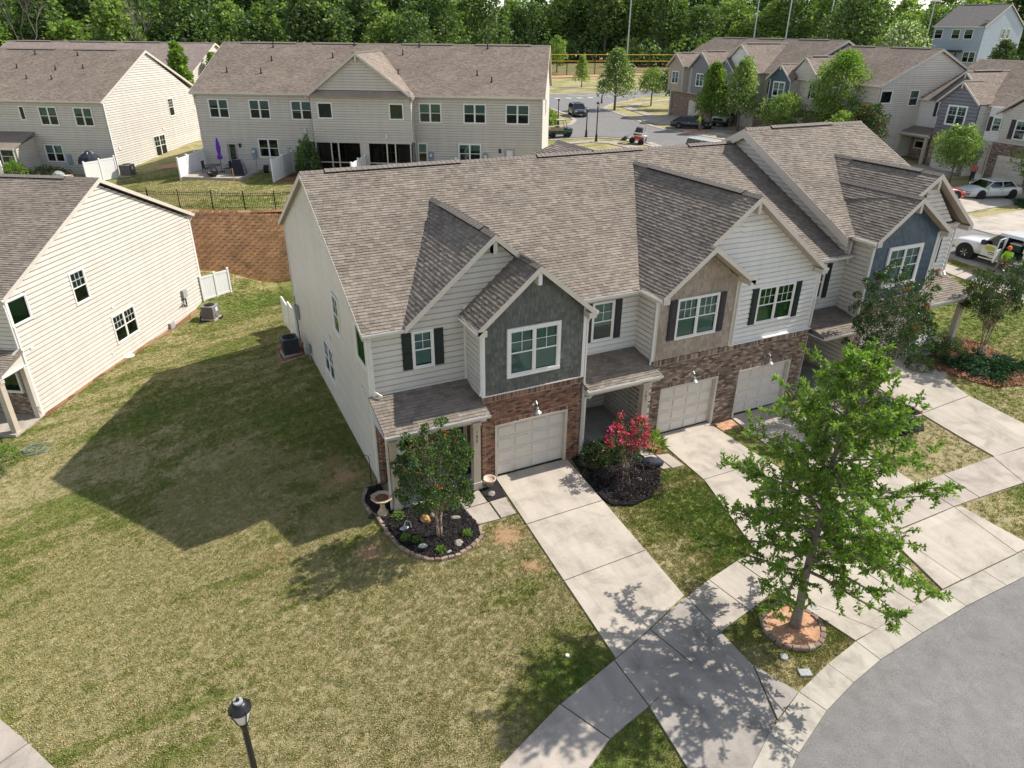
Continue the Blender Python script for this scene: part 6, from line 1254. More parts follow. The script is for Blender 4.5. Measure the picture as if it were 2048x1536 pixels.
rock(-4.42, .74, .10, 'rock', 'small pale rock in the mulch beside the house corner'); rock(-.62, -.88, .2, 'rock', 'pale flat rock beside the terracotta pot', (1, .75, .5)); rock(4.75, -2.1, .15, 'rock', 'pale rock among plum-coloured leaves under the pink bush')
rock(4.0, -8.75, .06, 'rock', 'pebble by the oak ring')
m = MB(); m.ball((0, 0, .05), .16, 12, 6, (1, .6, .4), .05); m.path([(0, .05, .1), (.1, .1, .25), (.22, .02, .2), (.2, -.08, .06)], .012, 6); o = m.build('garden_ornament', 'steel'); o.location = (-3.93, -1.39, GZ(-3.93, -1.39)+.04); tag(o, 'grey fish-like garden ornament lying in the black mulch', 'ornament')
# birdbath
t = thing('birdbath', 'scalloped tan birdbath standing in mulch by the front porch corner', 'birdbath', (-4.33, -.33, GZ(-4.33, -.33)+.03))
m = MB(); m.lathe([(.20, 0), (.20, .05), (.16, .08), (.15, .14), (.09, .22), (.075, .40), (.10, .48), (.13, .52)], n=18); m.build('pedestal', 'castb', t, smooth=True)
m = MB(); m.lathe([(.12, .52), (.26, .58), (.345, .66), (.36, .69), (.33, .70), (.27, .66), (.1, .63)], n=32, wav=lambda a: .035*math.cos(8*a)); m.build('basin', 'castb', t, smooth=True); m = MB(); m.lathe([(.02, .648), (.285, .652)], n=24); m.build('water', 'copper', t)
# pot
t = thing('flower_pot', 'round terracotta pot of soil beside the garage brick', 'pot', (-.47, -.38, GZ(-.47, -.38)+.05)); m = MB(); m.lathe([(.14, 0), (.21, .26), (.235, .26), (.235, .31), (.20, .31), (.18, .25)], n=20); m.build('pot', 'terr', t, smooth=True); m = MB(); m.lathe([(.01, .24), (.19, .245)], n=16); m.build('soil', 'copper', t)
# shepherd's hook
m = MB(); m.path([(0, 0, 0), (0, 0, 1.1), (-.03, 0, 1.25), (-.12, 0, 1.33), (-.22, 0, 1.3), (-.24, 0, 1.22)], .012, 6); o = m.build('shepherd_hook', 'black'); o.location = (-4.25, 1.35, GZ(-4.25, 1.35)); tag(o, 'thin black garden hook beside the shaded house wall', 'hook')
m = MB(); m.ball((0, 0, 0), .13, 8, 5, (1, .7, .6), .2); o = m.build('flood_lamp', 'dark'); o.location = (-4.72, -.35, GZ(-4.7, -.35)+.08); tag(o, 'small dark landscape light at the bend of the block edging', 'lamp')
# porch bench with cushions, doormat, blue tub, black bag
t = thing('porch_bench', 'dark bench with floral cushions half hidden behind small tree on the porch', 'bench', (-3.1, .85, .12), 0)
for nm, b, mt in (('seat', (-.5, .5, -.25, .2, .4, .46), 'dark'), ('backrest', (-.5, .5, .16, .22, .46, .95), 'dark'), ('leg', (-.5, -.45, -.25, -.2, 0, .4), 'dark'), ('leg', (.45, .5, -.25, -.2, 0, .4), 'dark'), ('leg', (-.5, -.45, .15, .2, 0, .4), 'dark'), ('leg', (.45, .5, .15, .2, 0, .4), 'dark'), ('cushion', (-.45, -.02, -.1, .14, .47, .85), 'floral'), ('cushion', (.04, .45, -.1, .14, .47, .82), 'teal')):
    m = MB(); m.bev(*b, .02 if nm != 'cushion' else .08); m.build(nm, mt, t)
for x, y, l in ((4.5, 2.5, 'dark doormat in the deep porch of the second house'), (-1.2, .75, 'dark doormat on the first porch')): m = MB(); m.box(-.45, .45, -.28, .28, 0, .02); o = m.build('doormat', 'dark'); o.location = (x, y, GZ(x, y)+.14 if x > 0 else .17); tag(o, l, 'doormat')
t = thing('bucket', 'bright blue plastic tub on porch behind the pink flowers', 'bucket', (5.55, .95, GZ(5.5, .9)+.13)); m = MB(); m.lathe([(.13, 0), (.17, .34), (.18, .34), (.165, .33)], n=16); m.build('body', 'blue', t); m = MB(); m.box(.2, .55, -.1, .15, 0, .2); m.build('tray', 'dark', t)
m = MB(); m.ball((0, 0, .18), .5, 14, 8, (1, .55, .42), .06); o = m.build('garbage_bag', 'cover', smooth=True); o.location = (5.72, -1.45, GZ(5.7, -1.4)+.02); o.rotation_euler = (0, 0, -.3); tag(o, 'shiny black bag lying beside the mulch of pink bush', 'bag')
# covers and plates in the grass
def disc(x, y, r, mat, name, label, cat='cover', sq=False):
    m = MB()
    if sq: m.bev(-r, r, -r*.7, r*.7, -.05, .03, .01)
    else: m.lathe([(r, -.05), (r, .02), (r*.9, .035), (r*.4, .035)], n=18)
    t = m.build(name, mat); t.location = (x, y, GZ(x, y)+.03); t.rotation_euler = (0, 0, -.4); tag(t, label, cat); return t
disc(3.63, -10.38, .11, 'steel', 'drain_cover', 'round grey-green cover in grass below the oak ring'); disc(5.77, -9.43, .12, 'kerbgrey', 'utility_cover', 'pale square cover to right of the oak ring', sq=True); disc(3.75, -10.99, .16, 'kerbgrey', 'water_meter_cover', 'grey water meter lid near the kerb', sq=True)
disc(-1.61, -7.98, .055, 'frost', 'cleanout_cap', 'small white pipe cap in a dirt spot on front lawn'); disc(-12.4, 20.9, .3, 'frost', 'splash_disc', 'round pale disc in the grass by the left neighbour wall')
disc(12.3, 10, .01, 'dark', 'x', 'x') if False else None
# hoses by the neighbour's porch
m = MB(); pts = []
for i in range(60): a = i*.5; r = .35+.1*math.sin(i*.9); pts.append((r*1.6*math.cos(a)+i*.012, r*math.sin(a), .03+.01*math.sin(i)))
m.path(pts, .018, 5); o = m.build('garden_hose', 'hose'); o.location = (-16.2, 12.4, GZ(-16.2, 12.4)+.04); tag(o, 'tangle of garden hose on the lawn by the left neighbour porch', 'hose')
t = thing('porch_chair', 'chair with a teal cushion on the left neighbour porch', 'chair', (-17.6, 13.4, -1.5), .5)
for nm, b, mt in (('seat', (-.3, .3, -.3, .3, .35, .45), 'dark'), ('cushion', (-.28, .28, -.2, .3, .45, .6), 'teal'), ('backrest', (-.3, .3, .25, .33, .45, .95), 'teal'), ('leg', (-.3, -.25, -.3, -.25, 0, .35), 'dark'), ('leg', (.25, .3, -.3, -.25, 0, .35), 'dark')): m = MB(); m.bev(*b, .02); m.build(nm, mt, t)

# ------------------------------------------------------------------ cooling units
def ac(x, y, z, rz, mat, label, s=.76, h=.85):
    t = thing('air_conditioner', label, 'cooling unit', (x, y, z), rz, 'outdoor cooling units'); q = s/2
    m = MB(); m.box(-q-.06, q+.06, -q-.06, q+.06, -.1, .06); m.build('pad', 'conc', t)
    m = MB(); m.box(-q+.02, q-.02, -q+.02, q-.02, .06, h-.06); m.build('coil', 'dvent', t)
    m = MB()
    for k in range(16): z_ = .09+k*(h-.2)/15; m.box(-q, q, -q, q, z_, z_+.022)
    for a in (-q, q-.05):
        for b in (-q, q-.05): m.box(a, a+.05, b, b+.05, .06, h-.05)
    m.build('louver_cabinet', mat, t); m = MB(); m.bev(-q-.01, q+.01, -q-.01, q+.01, h-.06, h, .03); m.build('top_panel', mat, t)
    m = MB()
    for r in (.08, .14, .20, .26, .31): 
        for i in range(20): a, b = i*math.pi/10, (i+1)*math.pi/10; m.tube((r*math.cos(a), r*math.sin(a), h+.02), (r*math.cos(b), r*math.sin(b), h+.02), .006, .006, 4, False)
    m.build('fan_grille', 'dvent', t); m = MB(); m.lathe([(.01, h+.004), (.31, h+.006)], n=20); m.build('fan_opening', 'dvent', t)
    m = MB(); m.box(q, q+.012, -.05, .2, h*.55, h*.85); m.build('label_plate', 'frost', t)
    m = MB(); m.path([(q, -.2, .3), (q+.25, -.25, .12), (q+.55, -.2, .3)], .025, 6); m.build('pipe', 'dark', t); return t
ac(-4.78, 14.2, GZ(-4.8, 14.2)+.08, .03, 'acdark', 'dark blue-black cooling unit beside the shaded wall of the nearest row')
ac(-7.85, 25.35, GZ(-7.85, 25.4)+.08, R(-32), 'acgrey', 'beige-grey cooling unit at the rear corner of the left neighbour')
p = RB.w((9.2, -2.0, 0)); ac(p[0], p[1], GZ(p[0], p[1])+.05, R(-30.5), 'acdark', 'blue-grey cooling unit on pine straw behind the rear block', .9, .95)
p = FLB.w((2.0, -1.6, 0)); ac(p[0], p[1], GZ(p[0], p[1])+.05, R(-31.5), 'acgrey', 'grey cooling unit below lit gable of upper left block', .9, .95)
# wall hoses, meters and pipes at the side walls
t = thing('gas_meter', 'grey gas meter and pipes low on the shaded side wall', 'meter', (-4.12, 13.0, GZ(-4.1, 13))); m = MB(); m.bev(-.16, .12, -.2, .2, .35, .75, .05); m.build('meter_body', 'kerbgrey', t); m = MB(); m.path([(0, -.25, 0), (0, -.25, .8), (0, .2, .85)], .025, 6); m.build('pipe', 'kerbgrey', t)
t = thing('electric_meter', 'grey electric meter high on the shaded side wall corner', 'meter', (-4.05, 15.4, 1.3)); m = MB(); m.box(-.14, .05, -.2, .2, 0, .7); m.build('meter_box', 'kerbgrey', t); m = MB(); m.path([(-.05, 0, 0), (-.05, 0, -1.2)], .025, 6); m.path([(-.05, 0, .7), (-.05, .0, 1.2)], .02, 6); m.build('conduit', 'dark', t)
Lf = lambda x, y: (L_[0]+math.cos(R(-32.06))*x-math.sin(R(-32.06))*y, L_[1]+math.sin(R(-32.06))*x+math.cos(R(-32.06))*y)
for (yy, zz, l) in ((-1.0, 1.2, 'grey electric meter near the rear corner of the left neighbour wall'), (-2.9, -.2, 'cluster of gas pipes low on left neighbour wall')):
    x, y = Lf(.12, yy); t = thing('utility_meter', l, 'meter', (x, y, L_[2]+zz), R(-32)); m = MB(); m.box(-.1, .12, -.22, .2, 0, .5); m.build('meter_box', 'kerbgrey', t); m = MB(); m.path([(0, .1, 0), (0, .1, -.6), (.05, -.4, -.3), (.02, -.7, -.4)], .03, 6); m.path([(.02, -.2, 0), (.06, -.3, -.5)], .03, 6); m.build('pipe', 'dark', t)
x, y = Lf(.06, -14.0); t = thing('hose_bib', 'wall tap with a hanging cord at the front end of left neighbour wall', 'tap', (x, y, L_[2]+.2)); m = MB(); m.path([(0, 0, .4), (.12, 0, .38), (.12, 0, .3)], .03, 6); m.path([(.1, 0, .3), (.12, .1, 0), (.1, .25, -.3)], .012, 5); m.build('tap', 'steel', t)

# ------------------------------------------------------------------ patio things behind the rear block
def rbp(x, y): p = RB.w((x, y, 0)); return (p[0], p[1], 3.61)
def chair(x, y, a, label, mat='black'):
    p = rbp(x, y); t = thing('patio_chair', label, 'chair', (p[0], p[1], p[2]+.02), a, 'patio chairs')
    m = MB(); m.box(-.25, .25, -.25, .25, .40, .44); m.build('seat', mat, t); m = MB()
    for i in range(5): m.box(-.22+i*.1, -.17+i*.1, .23, .26, .44, .95)
    m.box(-.25, .25, .22, .27, .92, .98); m.build('backrest', mat, t)
    for a_ in (-.23, .2):
        for b_ in (-.23, .2): m = MB(); m.box(a_, a_+.03, b_, b_+.03, 0, .4); m.build('leg', mat, t)
        m = MB(); m.box(a_, a_+.03, -.23, .24, .62, .65); m.build('armrest', mat, t)
    return t
chair(1.25, -2.6, R(60), 'black metal patio chair on the left side of round table'); chair(3.0, -2.4, R(-120), 'black metal patio chair on the right side of round table')
p = rbp(2.1, -3.0); t = thing('patio_table', 'round black patio table under the purple umbrella', 'table', p, 0, None); m = MB(); m.lathe([(.55, .70), (.6, .71), (.6, .74), (.55, .745), (.02, .745)], n=24); m.build('tabletop', 'black', t)
for i in range(4): a = i*math.pi/2+.7; m = MB(); m.path([(.1*math.cos(a), .1*math.sin(a), .7), (.45*math.cos(a), .45*math.sin(a), 0)], .02, 6); m.build('leg', 'black', t)
p = rbp(2.05, -2.7); t = thing('fire_pit', 'low round black fire bowl in front of the patio table', 'fire pit', rbp(2.4, -3.9)); m = MB(); m.lathe([(.15, 0), (.4, .15), (.48, .35), (.45, .36), (.3, .2)], n=18); m.build('bowl', 'black', t)
t = thing('parasol', 'closed purple parasol standing on the rear patio', 'umbrella', rbp(2.2, -1.9)); m = MB(); m.tube((0, 0, 0), (0, 0, 2.75), .022, .022, 8); m.build('pole', 'black', t); m = MB(); m.lathe([(.17, 1.05), (.19, 1.2), (.10, 1.45), (.16, 1.9), (.12, 2.3), (.05, 2.7)], n=14, wav=lambda a: .25*math.cos(5*a)); m.build('canopy', 'purple', t); m = MB(); m.lathe([(.25, 0), (.25, .05), (.05, .1)], n=14); m.build('base', 'black', t)
t = thing('barbecue', 'tall gas grill under a black cover on the rear patio', 'grill', rbp(4.3, -3.2), R(-30)); m = MB(); m.add([(-.55, -.3, .15), (.55, -.3, .15), (.55, .3, .15), (-.55, .3, .15), (-.45, -.28, .95), (.45, -.28, .95), (.45, .28, .95), (-.45, .28, .95), (-.3, -.16, 1.28), (.3, -.16, 1.28), (.3, .2, 1.28), (-.3, .2, 1.28)], [(0, 1, 5, 4), (1, 2, 6, 5), (2, 3, 7, 6), (3, 0, 4, 7), (4, 5, 9, 8), (5, 6, 10, 9), (6, 7, 11, 10), (7, 4, 8, 11), (8, 9, 10, 11), (3, 2, 1, 0)]); m.build('cover', 'cover', t)
for a, b in ((-.45, -.25), (.4, -.25), (-.45, .2), (.4, .2)): m = MB(); m.tube((a, b, 0), (a, b, .2), .04, .04, 8); m.build('wheel', 'tyre', t)
t = thing('folding_chair', 'dark blue folding chair leaning beside the patio door', 'chair', rbp(3.35, -1.6), R(20)); m = MB(); m.box(-.25, .25, .0, .04, .35, 1.0); m.build('backrest', 'blued', t); m = MB(); m.box(-.25, .25, -.3, 0, .33, .37); m.build('seat', 'blued', t)
for a in (-.25, .25): m = MB(); m.path([(a, -.3, 0), (a, .1, .9)], .015, 5); m.path([(a, .25, 0), (a, -.2, .4)], .015, 5); m.build('leg', 'blued', t)
t = thing('wheelie_bin', 'dark green wheeled bin beside white fence behind rear block', 'bin', rbp(7.1, -2.3), R(-30)); m = MB(); m.hexa([(-.25, -.25, .05), (.25, -.25, .05), (.25, .25, .05), (-.25, .25, .05), (-.31, -.3, .95), (.31, -.3, .95), (.31, .33, .95), (-.31, .33, .95)]); m.build('body', 'green', t); m = MB(); m.bev(-.33, .33, -.34, .36, .95, 1.03, .03); m.build('lid', 'green', t)
t = thing('hose_reel', 'grey and black hose reel on the ground beside the green bin', 'hose reel', rbp(6.1, -2.0), R(-20)); m = MB(); m.tube((-.18, 0, .35), (.18, 0, .35), .33, .33, 14); m.build('reel', 'tyre', t); m = MB(); m.tube((-.1, 0, .35), (.2, 0, .35), .2, .2, 14); m.build('hose', 'steel', t)
m = MB(); m.box(-.03, .03, -.02, .02, 0, 1.5); o = m.build('marker_stake', 'yellow'); o.location = (*rbp(5.7, -7.2)[:2], GZ(*rbp(5.7, -7.2)[:2])); tag(o, 'thin yellow stake standing in the rear grass before the iron fence', 'stake')
# by the upper left block
def flb(x, y): p = FLB.w((x, y, 0)); return (p[0], p[1], GZ(p[0], p[1]))
t = thing('market_umbrella', 'black and white folded canopy on patio of the upper left block', 'umbrella', flb(-1.3, -1.6), R(-20)); m = MB(); m.tube((0, 0, 0), (0, 0, 2.1), .03, .03); m.build('pole', 'black', t); m = MB(); m.lathe([(1.0, 1.3), (.8, 1.8), (.3, 2.2), (.02, 2.35)], n=10); m.build('canopy', 'cover', t); 
for i in range(5): a = i*2*math.pi/5; m = MB(); m.tube((1.02*math.cos(a), 1.02*math.sin(a), 1.3), (.31*math.cos(a), .31*math.sin(a), 2.22), .05, .03, 4); m.build('rib', 'whitecloth', t)
t = thing('covered_chair', 'pale grey covered garden chair beside clay urn at upper left', 'chair', flb(-3.0, -3.6)); m = MB(); m.ball((0, 0, .45), .5, 10, 6, (1, .8, .95), .08); m.build('cover', 'kerbgrey', t)
t = thing('urn', 'pinkish clay urn behind the white fence at upper left', 'pot', flb(-1.9, -3.9)); m = MB(); m.lathe([(.2, 0), (.33, .3), (.36, .6), (.38, .62), (.3, .55)], n=16); m.build('body', 'terr', t)

# ------------------------------------------------------------------ lamp posts
def lamp(x, y, z, label, h=4.2, head=True):
    t = thing('street_lamp', label, 'street lamp', (x, y, z), 0, 'black street lamps')
    m = MB(); m.lathe([(.19, 0), (.19, .12), (.14, .2), (.12, .7), (.085, .8), (.065, 1.0), (.055, h-.72), (.05, h-.6), (.075, h-.58), (.075, h-.5), (.05, h-.47)], n=16); m.build('post', 'black', t, smooth=True)
    if not head: m = MB(); m.bev(-.09, .09, -.09, .09, h-.5, h-.3, .02); m.build('cap', 'black', t); return t
    m = MB(); m.lathe([(.085, h-.47), (.10, h-.44), (.165, h-.18), (.175, h-.12)], n=20); m.build('globe', 'frost', t, smooth=True)
    m = MB()
    for i in range(4): a = i*math.pi/2+.5; m.path([(.09*math.cos(a), .09*math.sin(a), h-.47), (.115*math.cos(a), .115*math.sin(a), h-.42), (.185*math.cos(a), .185*math.sin(a), h-.15)], .011, 5)
    m.lathe([(.06, h-.5), (.11, h-.46), (.10, h-.44)], n=16)
    m.build('cage', 'black', t)
    m = MB(); m.lathe([(.18, h-.13), (.205, h-.12), (.205, h-.09), (.18, h-.07), (.165, h-.02), (.12, h+.04), (.085, h+.06)], n=24); m.build('hood', 'black', t, smooth=True)
    m = MB()
    for i in range(4): a = i*math.pi/2+.5; m.ball((.2*math.cos(a), .2*math.sin(a), h-.08), .022, 6, 4)
    m.build('hood_bolts', 'black', t, 'stuff')
    m = MB(); m.lathe([(.085, h+.055), (.085, h+.10), (.03, h+.105)], n=16); m.build('photocell', 'kerbgrey', t); m = MB(); m.lathe([(.03, h+.10), (.035, h+.13), (.02, h+.17), (.005, h+.18)], n=10); m.build('finial', 'black', t)
    return t
lamp(-9.37, -9.25, -.62, 'black lantern street lamp rising from the front lawn at bottom left', 4.15)
lamp(34.66, 49.69, GZ(34.66, 49.7), 'black lantern lamp on the grass corner by the rear street', 4.05)
lamp(35.45, 53.13, GZ(35.4, 53.1), 'black post without lantern left of the far lantern lamp', 3.3, False); lamp(38.18, 64.67, GZ(38.2, 64.7), 'black post among plants beyond the side street mouth', 3.4, False); lamp(59.04, 87.36, GZ(59, 87), 'black post by the crossing beside a leafy tree', 3.6, False)
# tall floodlight masts round the ball field
def mast(x, y, h, label):
    z = 3.6; t = thing('floodlight_mast', label, 'floodlight', (x, y, z), 0, 'floodlight masts round the ball field'); m = MB(); m.tube((0, 0, 0), (0, 0, h), .28, .14, 8); m.build('mast', 'steel', t)
    m = MB(); m.box(-1.8, 1.8, -.1, .1, h-.5, h-.35); m.build('crossarm', 'steel', t)
    for i in range(6): m = MB(); m.bev(-1.8+i*.65, -1.4+i*.65, -.45, -.1, h-.35, h+.05, .05); m.build('lamp_head', 'frost', t)
for x, y, h, l in ((118, 168, 24, 'tallest grey floodlight mast, left of the far gabled row'), (98, 215, 26, 'thin floodlight mast above the ridge of the rear block'), (160, 235, 22, 'floodlight mast seen just left of the first far gable'), (148, 150, 19.5, 'floodlight mast over the far row, leftmost of three'), (158, 148, 24, 'floodlight mast over the far row, middle of three'), (172, 146, 25, 'floodlight mast over the far row, right of three'), (196, 132, 19, 'shorter of the paired masts near the big tree'), (205, 130, 21.5, 'taller of the paired masts near the big tree')): mast(x, y, h, l)
# ball field fence and foul pole
t = thing('chain_link_fence', 'tall ball field fence with yellow top rails', 'fence', (0, 0, 0)); A_f, B_f = np.array((80., 150.)), np.array((128., 137.5)); n = 9
A_f, B_f = np.array((84., 158.)), np.array((150., 140.))
for i in range(n+1):
    p = A_f+(B_f-A_f)*i/n; m = MB(); m.box(p[0]-.08, p[0]+.08, p[1]-.08, p[1]+.08, 3.4, 3.4+(6.6 if i % 2 == 0 else 3.6)); m.build('fence_post', 'black', t)
for h, mt in ((3.55, 'yellow'), (5.1, 'yellow'), (.2, 'black')): m = MB(); m.tube((*A_f, 3.5+h), (*B_f, 3.5+h), .07, .07, 6); m.build('rail', mt, t)
m = MB(); m.quad((*A_f, 3.5), (*B_f, 3.5), (*B_f, 7.0), (*A_f, 7.0)); MT['mesh'] = glassmat('chain_mesh', (.62, .62, .6), (.02, .02, .02)); m.build('mesh_panel', 'mesh', t)
m = MB(); m.tube((0, 0, 0), (0, 0, 8), .1, .1, 8); m.tube((1.1, 0, 0), (1.1, 0, 7), .1, .1, 8); o = m.build('foul_pole', 'yellow'); o.location = (158, 185, 3.6); tag(o, 'yellow foul pole pair standing on the ball field', 'pole')
m = MB(); m.box(-3, 3, -2, 2, 0, 2.2); m.add([(-3.4, -2.3, 2.2), (3.4, -2.3, 2.2), (3.4, 2.3, 2.2), (-3.4, 2.3, 2.2), (-2.5, 0, 3.4), (2.5, 0, 3.4)], [(0, 1, 5, 4), (2, 3, 4, 5), (1, 2, 5), (3, 0, 4), (3, 2, 1, 0)]); o = m.build('park_shelter', 'kerbgrey'); o.location = (163, 140, 9.0); tag(o, 'white-roofed shelter top peeking over the far ridge', 'shelter')

# ------------------------------------------------------------------ plants
def leaves_np(C_, D_, L_, Wd_, rng, fold=.0):
    """one rhombic leaf per row: base point, direction, length, width"""
    C_ = np.asarray(C_, float); D_ = D_/np.maximum(np.linalg.norm(D_, axis=1, keepdims=True), 1e-9)
    r = rng.normal(size=D_.shape); s = np.cross(D_, r); s /= np.maximum(np.linalg.norm(s, axis=1, keepdims=True), 1e-9)
    L_ = np.asarray(L_)[:, None]; Wd_ = np.asarray(Wd_)[:, None]
    m = C_+D_*L_*.5
    V = np.stack([C_, m+s*Wd_, C_+D_*L_, m-s*Wd_], 1).reshape(-1, 3); return V, np.arange(len(V)).reshape(-1, 4)
def crown_mesh(name, parts, parent=None, kind=None):
    """parts: list of (V,F,mat)"""
    mats = []; Vs = []; Fs = []; mi = []; k = 0
    for V, F, m in parts:
        if m not in mats: mats.append(m)
        Vs.append(V); Fs.append(F+k); mi.append(np.full(len(F), mats.index(m))); k += len(V)
    return np_mesh(name, np.concatenate(Vs), np.concatenate(Fs), None, parent, kind, np.concatenate(mi), mats)
def rnd_dir(rng, n, up=0.):
    d = rng.normal(size=(n, 3)); d[:, 2] += up; return d/np.linalg.norm(d, axis=1, keepdims=True)
def limb_tree(t, rng, h, crown_r, z_lo, n_limbs, mat, leaf=.13, lw=.028, per=7, cl_per_m=9, trunk_r=.11, lean=(0, 0), shape=None, droop=.1, bark='bark', twig=.5, wide=None, top=None, upang=.35):
    """excurrent tree: a straight tapering leader with many ascending limbs, leaf clusters along the twigs"""
    tr = MB(); n = 9; P = [np.array((lean[0]*(i/n)**1.3, lean[1]*(i/n)**1.3, h*.96*i/n)) for i in range(n+1)]
    tr.path([tuple(p+np.array((rng.normal()*.015, rng.normal()*.015, 0))) for p in P], [trunk_r*(1.25 if i == 0 else 1)*(1-.93*i/n)+.006 for i in range(n+1)], 8); tr.build('trunk', bark, t, smooth=True)
    lb = MB(); C_ = []; D_ = []
    for i in range(n_limbs):
        f = (i+.5)/n_limbs; z = z_lo+(h*.97-z_lo)*f**.9; a = i*2.399+rng.normal()*.3
        rr = (shape(f) if shape else (1-f)**.65*(.55+.45*min(1, f*5)))*crown_r*rng.uniform(.66, 1.14)
        if wide: rr *= 1+wide(a)
        base = np.array((lean[0]*(z/h)**1.3, lean[1]*(z/h)**1.3, z)); el = upang+.5*f+rng.normal()*.1
        d = np.array((math.cos(a)*math.cos(el), math.sin(a)*math.cos(el), math.sin(el))); ns = 6; q = base; pts = [q]
        L = rr/max(.35, math.cos(el))
        for k in range(ns):
            d = d+np.array((rng.normal()*.10, rng.normal()*.10, -droop*(.5+k/ns))); d /= np.linalg.norm(d); q = q+d*L/ns; pts.append(q)
        r0 = trunk_r*.34*(1-f*.75)+.006
        lb.path([tuple(p) for p in pts], [r0*(1-.85*k/ns)+.003 for k in range(ns+1)], 5)
        for k in range(1, ns+1):
            for j in range(max(1, int(L/ns*3.2*twig*4))):
                if k == 1 and rng.random() < .5: continue
                b = pts[k-1]+(pts[k]-pts[k-1])*rng.random(); dd = rnd_dir(rng, 1, .15)[0]*.9+(pts[k]-pts[k-1])/np.linalg.norm(pts[k]-pts[k-1])*.8; dd /= np.linalg.norm(dd)
                tl = rng.uniform(.25, .62)*twig*2*(1.15-.5*k/ns); e = b+dd*tl+np.array((0, 0, -.04)); lb.tube(tuple(b), tuple(e), .007, .003, 3, False)
                m = max(2, int(tl*cl_per_m)); 
                for w in range(m):
                    c = b+(e-b)*(w+1)/m; C_.append(c); D_.append(dd)
    lb.build('limbs', bark, t, 'stuff')
    C_ = np.repeat(np.array(C_), per, 0); D_ = np.repeat(np.array(D_), per, 0)*.5+rnd_dir(rng, len(C_), .0)
    n = len(C_); L = rng.uniform(.6, 1.15, n)*leaf; V, F = leaves_np(C_+rng.normal(size=(n, 3))*.015, D_, L, L*lw/.13*.5*2, rng)
    if top is None: o = crown_mesh('crown', [(V, F, mat)], t)
    else:
        k = C_[:, 2] > top[0]*h; k &= rng.random(n) < top[2]; Vq = V.reshape(-1, 4, 3)
        o = crown_mesh('crown', [(Vq[~k].reshape(-1, 3), np.arange((~k).sum()*4).reshape(-1, 4), mat), (Vq[k].reshape(-1, 3), np.arange(k.sum()*4).reshape(-1, 4), top[1])], t)
    return n
rg = np.random.default_rng(14)
t = thing('oak_tree', 'large young oak in the stone ring by the street, before the twin garages', 'tree', (4.66, -9.70, GZ(4.66, -9.7)+.05))
nl = limb_tree(t, rg, 8.55, 3.2, 1.75, 82, 'oak', .135, .026, 8, 16, .125, (-.25, -.1), droop=.025, shape=lambda f: (.80+.20*min(1, f*6))*(1-f)**.85+.05, twig=.6, top=(.62, 'cbright', .45), upang=.16)
def multi_stem(t, rng, h, cr, z0, stems, mat, leaf=.07, n=9000, bloom=None, bloom_n=60, blobs=26, bark='cbark', flat=1., spread=.28, bright=None, off=(0, 0)):
    """crape myrtle: several bare stems and a lumpy crown of small glossy leaves"""
    for i in range(stems):
        a = i*2*math.pi/stems+.4; s = MB(); r = .028+.008*rng.random()
        p = [(math.cos(a)*.06, math.sin(a)*.06, 0)]
        for k in range(1, 6): f = k/5; p.append((math.cos(a)*(.06+spread*f**1.4)+rng.normal()*.02, math.sin(a)*(.06+spread*f**1.4)+rng.normal()*.02, (z0+.55*(h-z0))*f))
        s.path(p, [r*(1-.12*k) for k in range(6)], 6); s.build('stem', bark, t, smooth=True)
    Cs = []; cz = (z0+h)/2; hz = (h-z0)/2; br = MB()
    for i in range(blobs):
        f = rng.random()**1.35; z = z0+.16*(h-z0)+.82*(h-z0)*f; w = math.sqrt(max(0, 1-((z-cz+.12*hz)/(hz*1.05))**2)); a = i*2.399; r = cr*w*rng.uniform(.35, .8)
        c = np.array((math.cos(a)*r+off[0]*f, math.sin(a)*r+off[1]*f, z)); Cs.append((c, cr*rng.uniform(.26, .42)))
        br.tube((0, 0, z0*.8), tuple(c), .012, .005, 4, False)
        u_ = c+np.array((math.cos(a)*.3, math.sin(a)*.3, .45+.35*rng.random()))*cr*.8; br.tube(tuple(c), tuple(u_), .006, .003, 3, False); Cs.append((u_, cr*.11)); u_ = c+np.array((math.cos(a)*.5, math.sin(a)*.5, .1+.25*rng.random()))*cr*.8; br.tube(tuple(c), tuple(u_), .006, .003, 3, False); Cs.append((u_, cr*.10))
    br.build('branches', bark, t, 'stuff')
    P = []; D = []; per = n//len(Cs)
    for c, r in Cs:
        d = rnd_dir(rng, per, .25); rr = r*rng.uniform(.45, 1.05, (per, 1)); P.append(c+d*rr*np.array((1, 1, flat))); D.append(d+rng.normal(size=d.shape)*.6+np.array((0, 0, .4)))
    P = np.concatenate(P); D = np.concatenate(D); m = len(P); L = rng.uniform(.6, 1.2, m)*leaf; V, F = leaves_np(P, D, L, L*.28, rng); parts = [(V, F, mat)]
    if bright:
        k = rng.random(m) < bright[1]; Vq = V.reshape(-1, 4, 3); parts = [(Vq[~k].reshape(-1, 3), np.arange((~k).sum()*4).reshape(-1, 4), mat), (Vq[k].reshape(-1, 3), np.arange(k.sum()*4).reshape(-1, 4), bright[0])]
    crown_mesh('crown', parts, t)
    if bloom:
        sel = [Cs[i] for i in range(len(Cs)) if Cs[i][0][2] > z0+bloom[1]*(h-z0)]; P = []
        for i in range(bloom_n): c, r = sel[rng.integers(len(sel))]; q = c+rnd_dir(rng, 1, .9)[0]*r*rng.uniform(.9, 1.25); P.append(q+rng.normal(size=(bloom[2], 3))*bloom[3])
        P = np.concatenate(P); D = rnd_dir(rng, len(P), .3); L = rng.uniform(.5, 1.1, len(P))*bloom[4]; V, F = leaves_np(P, D, L, L*.5, rng); crown_mesh('blooms', [(V, F, bloom[0])], t, 'stuff')
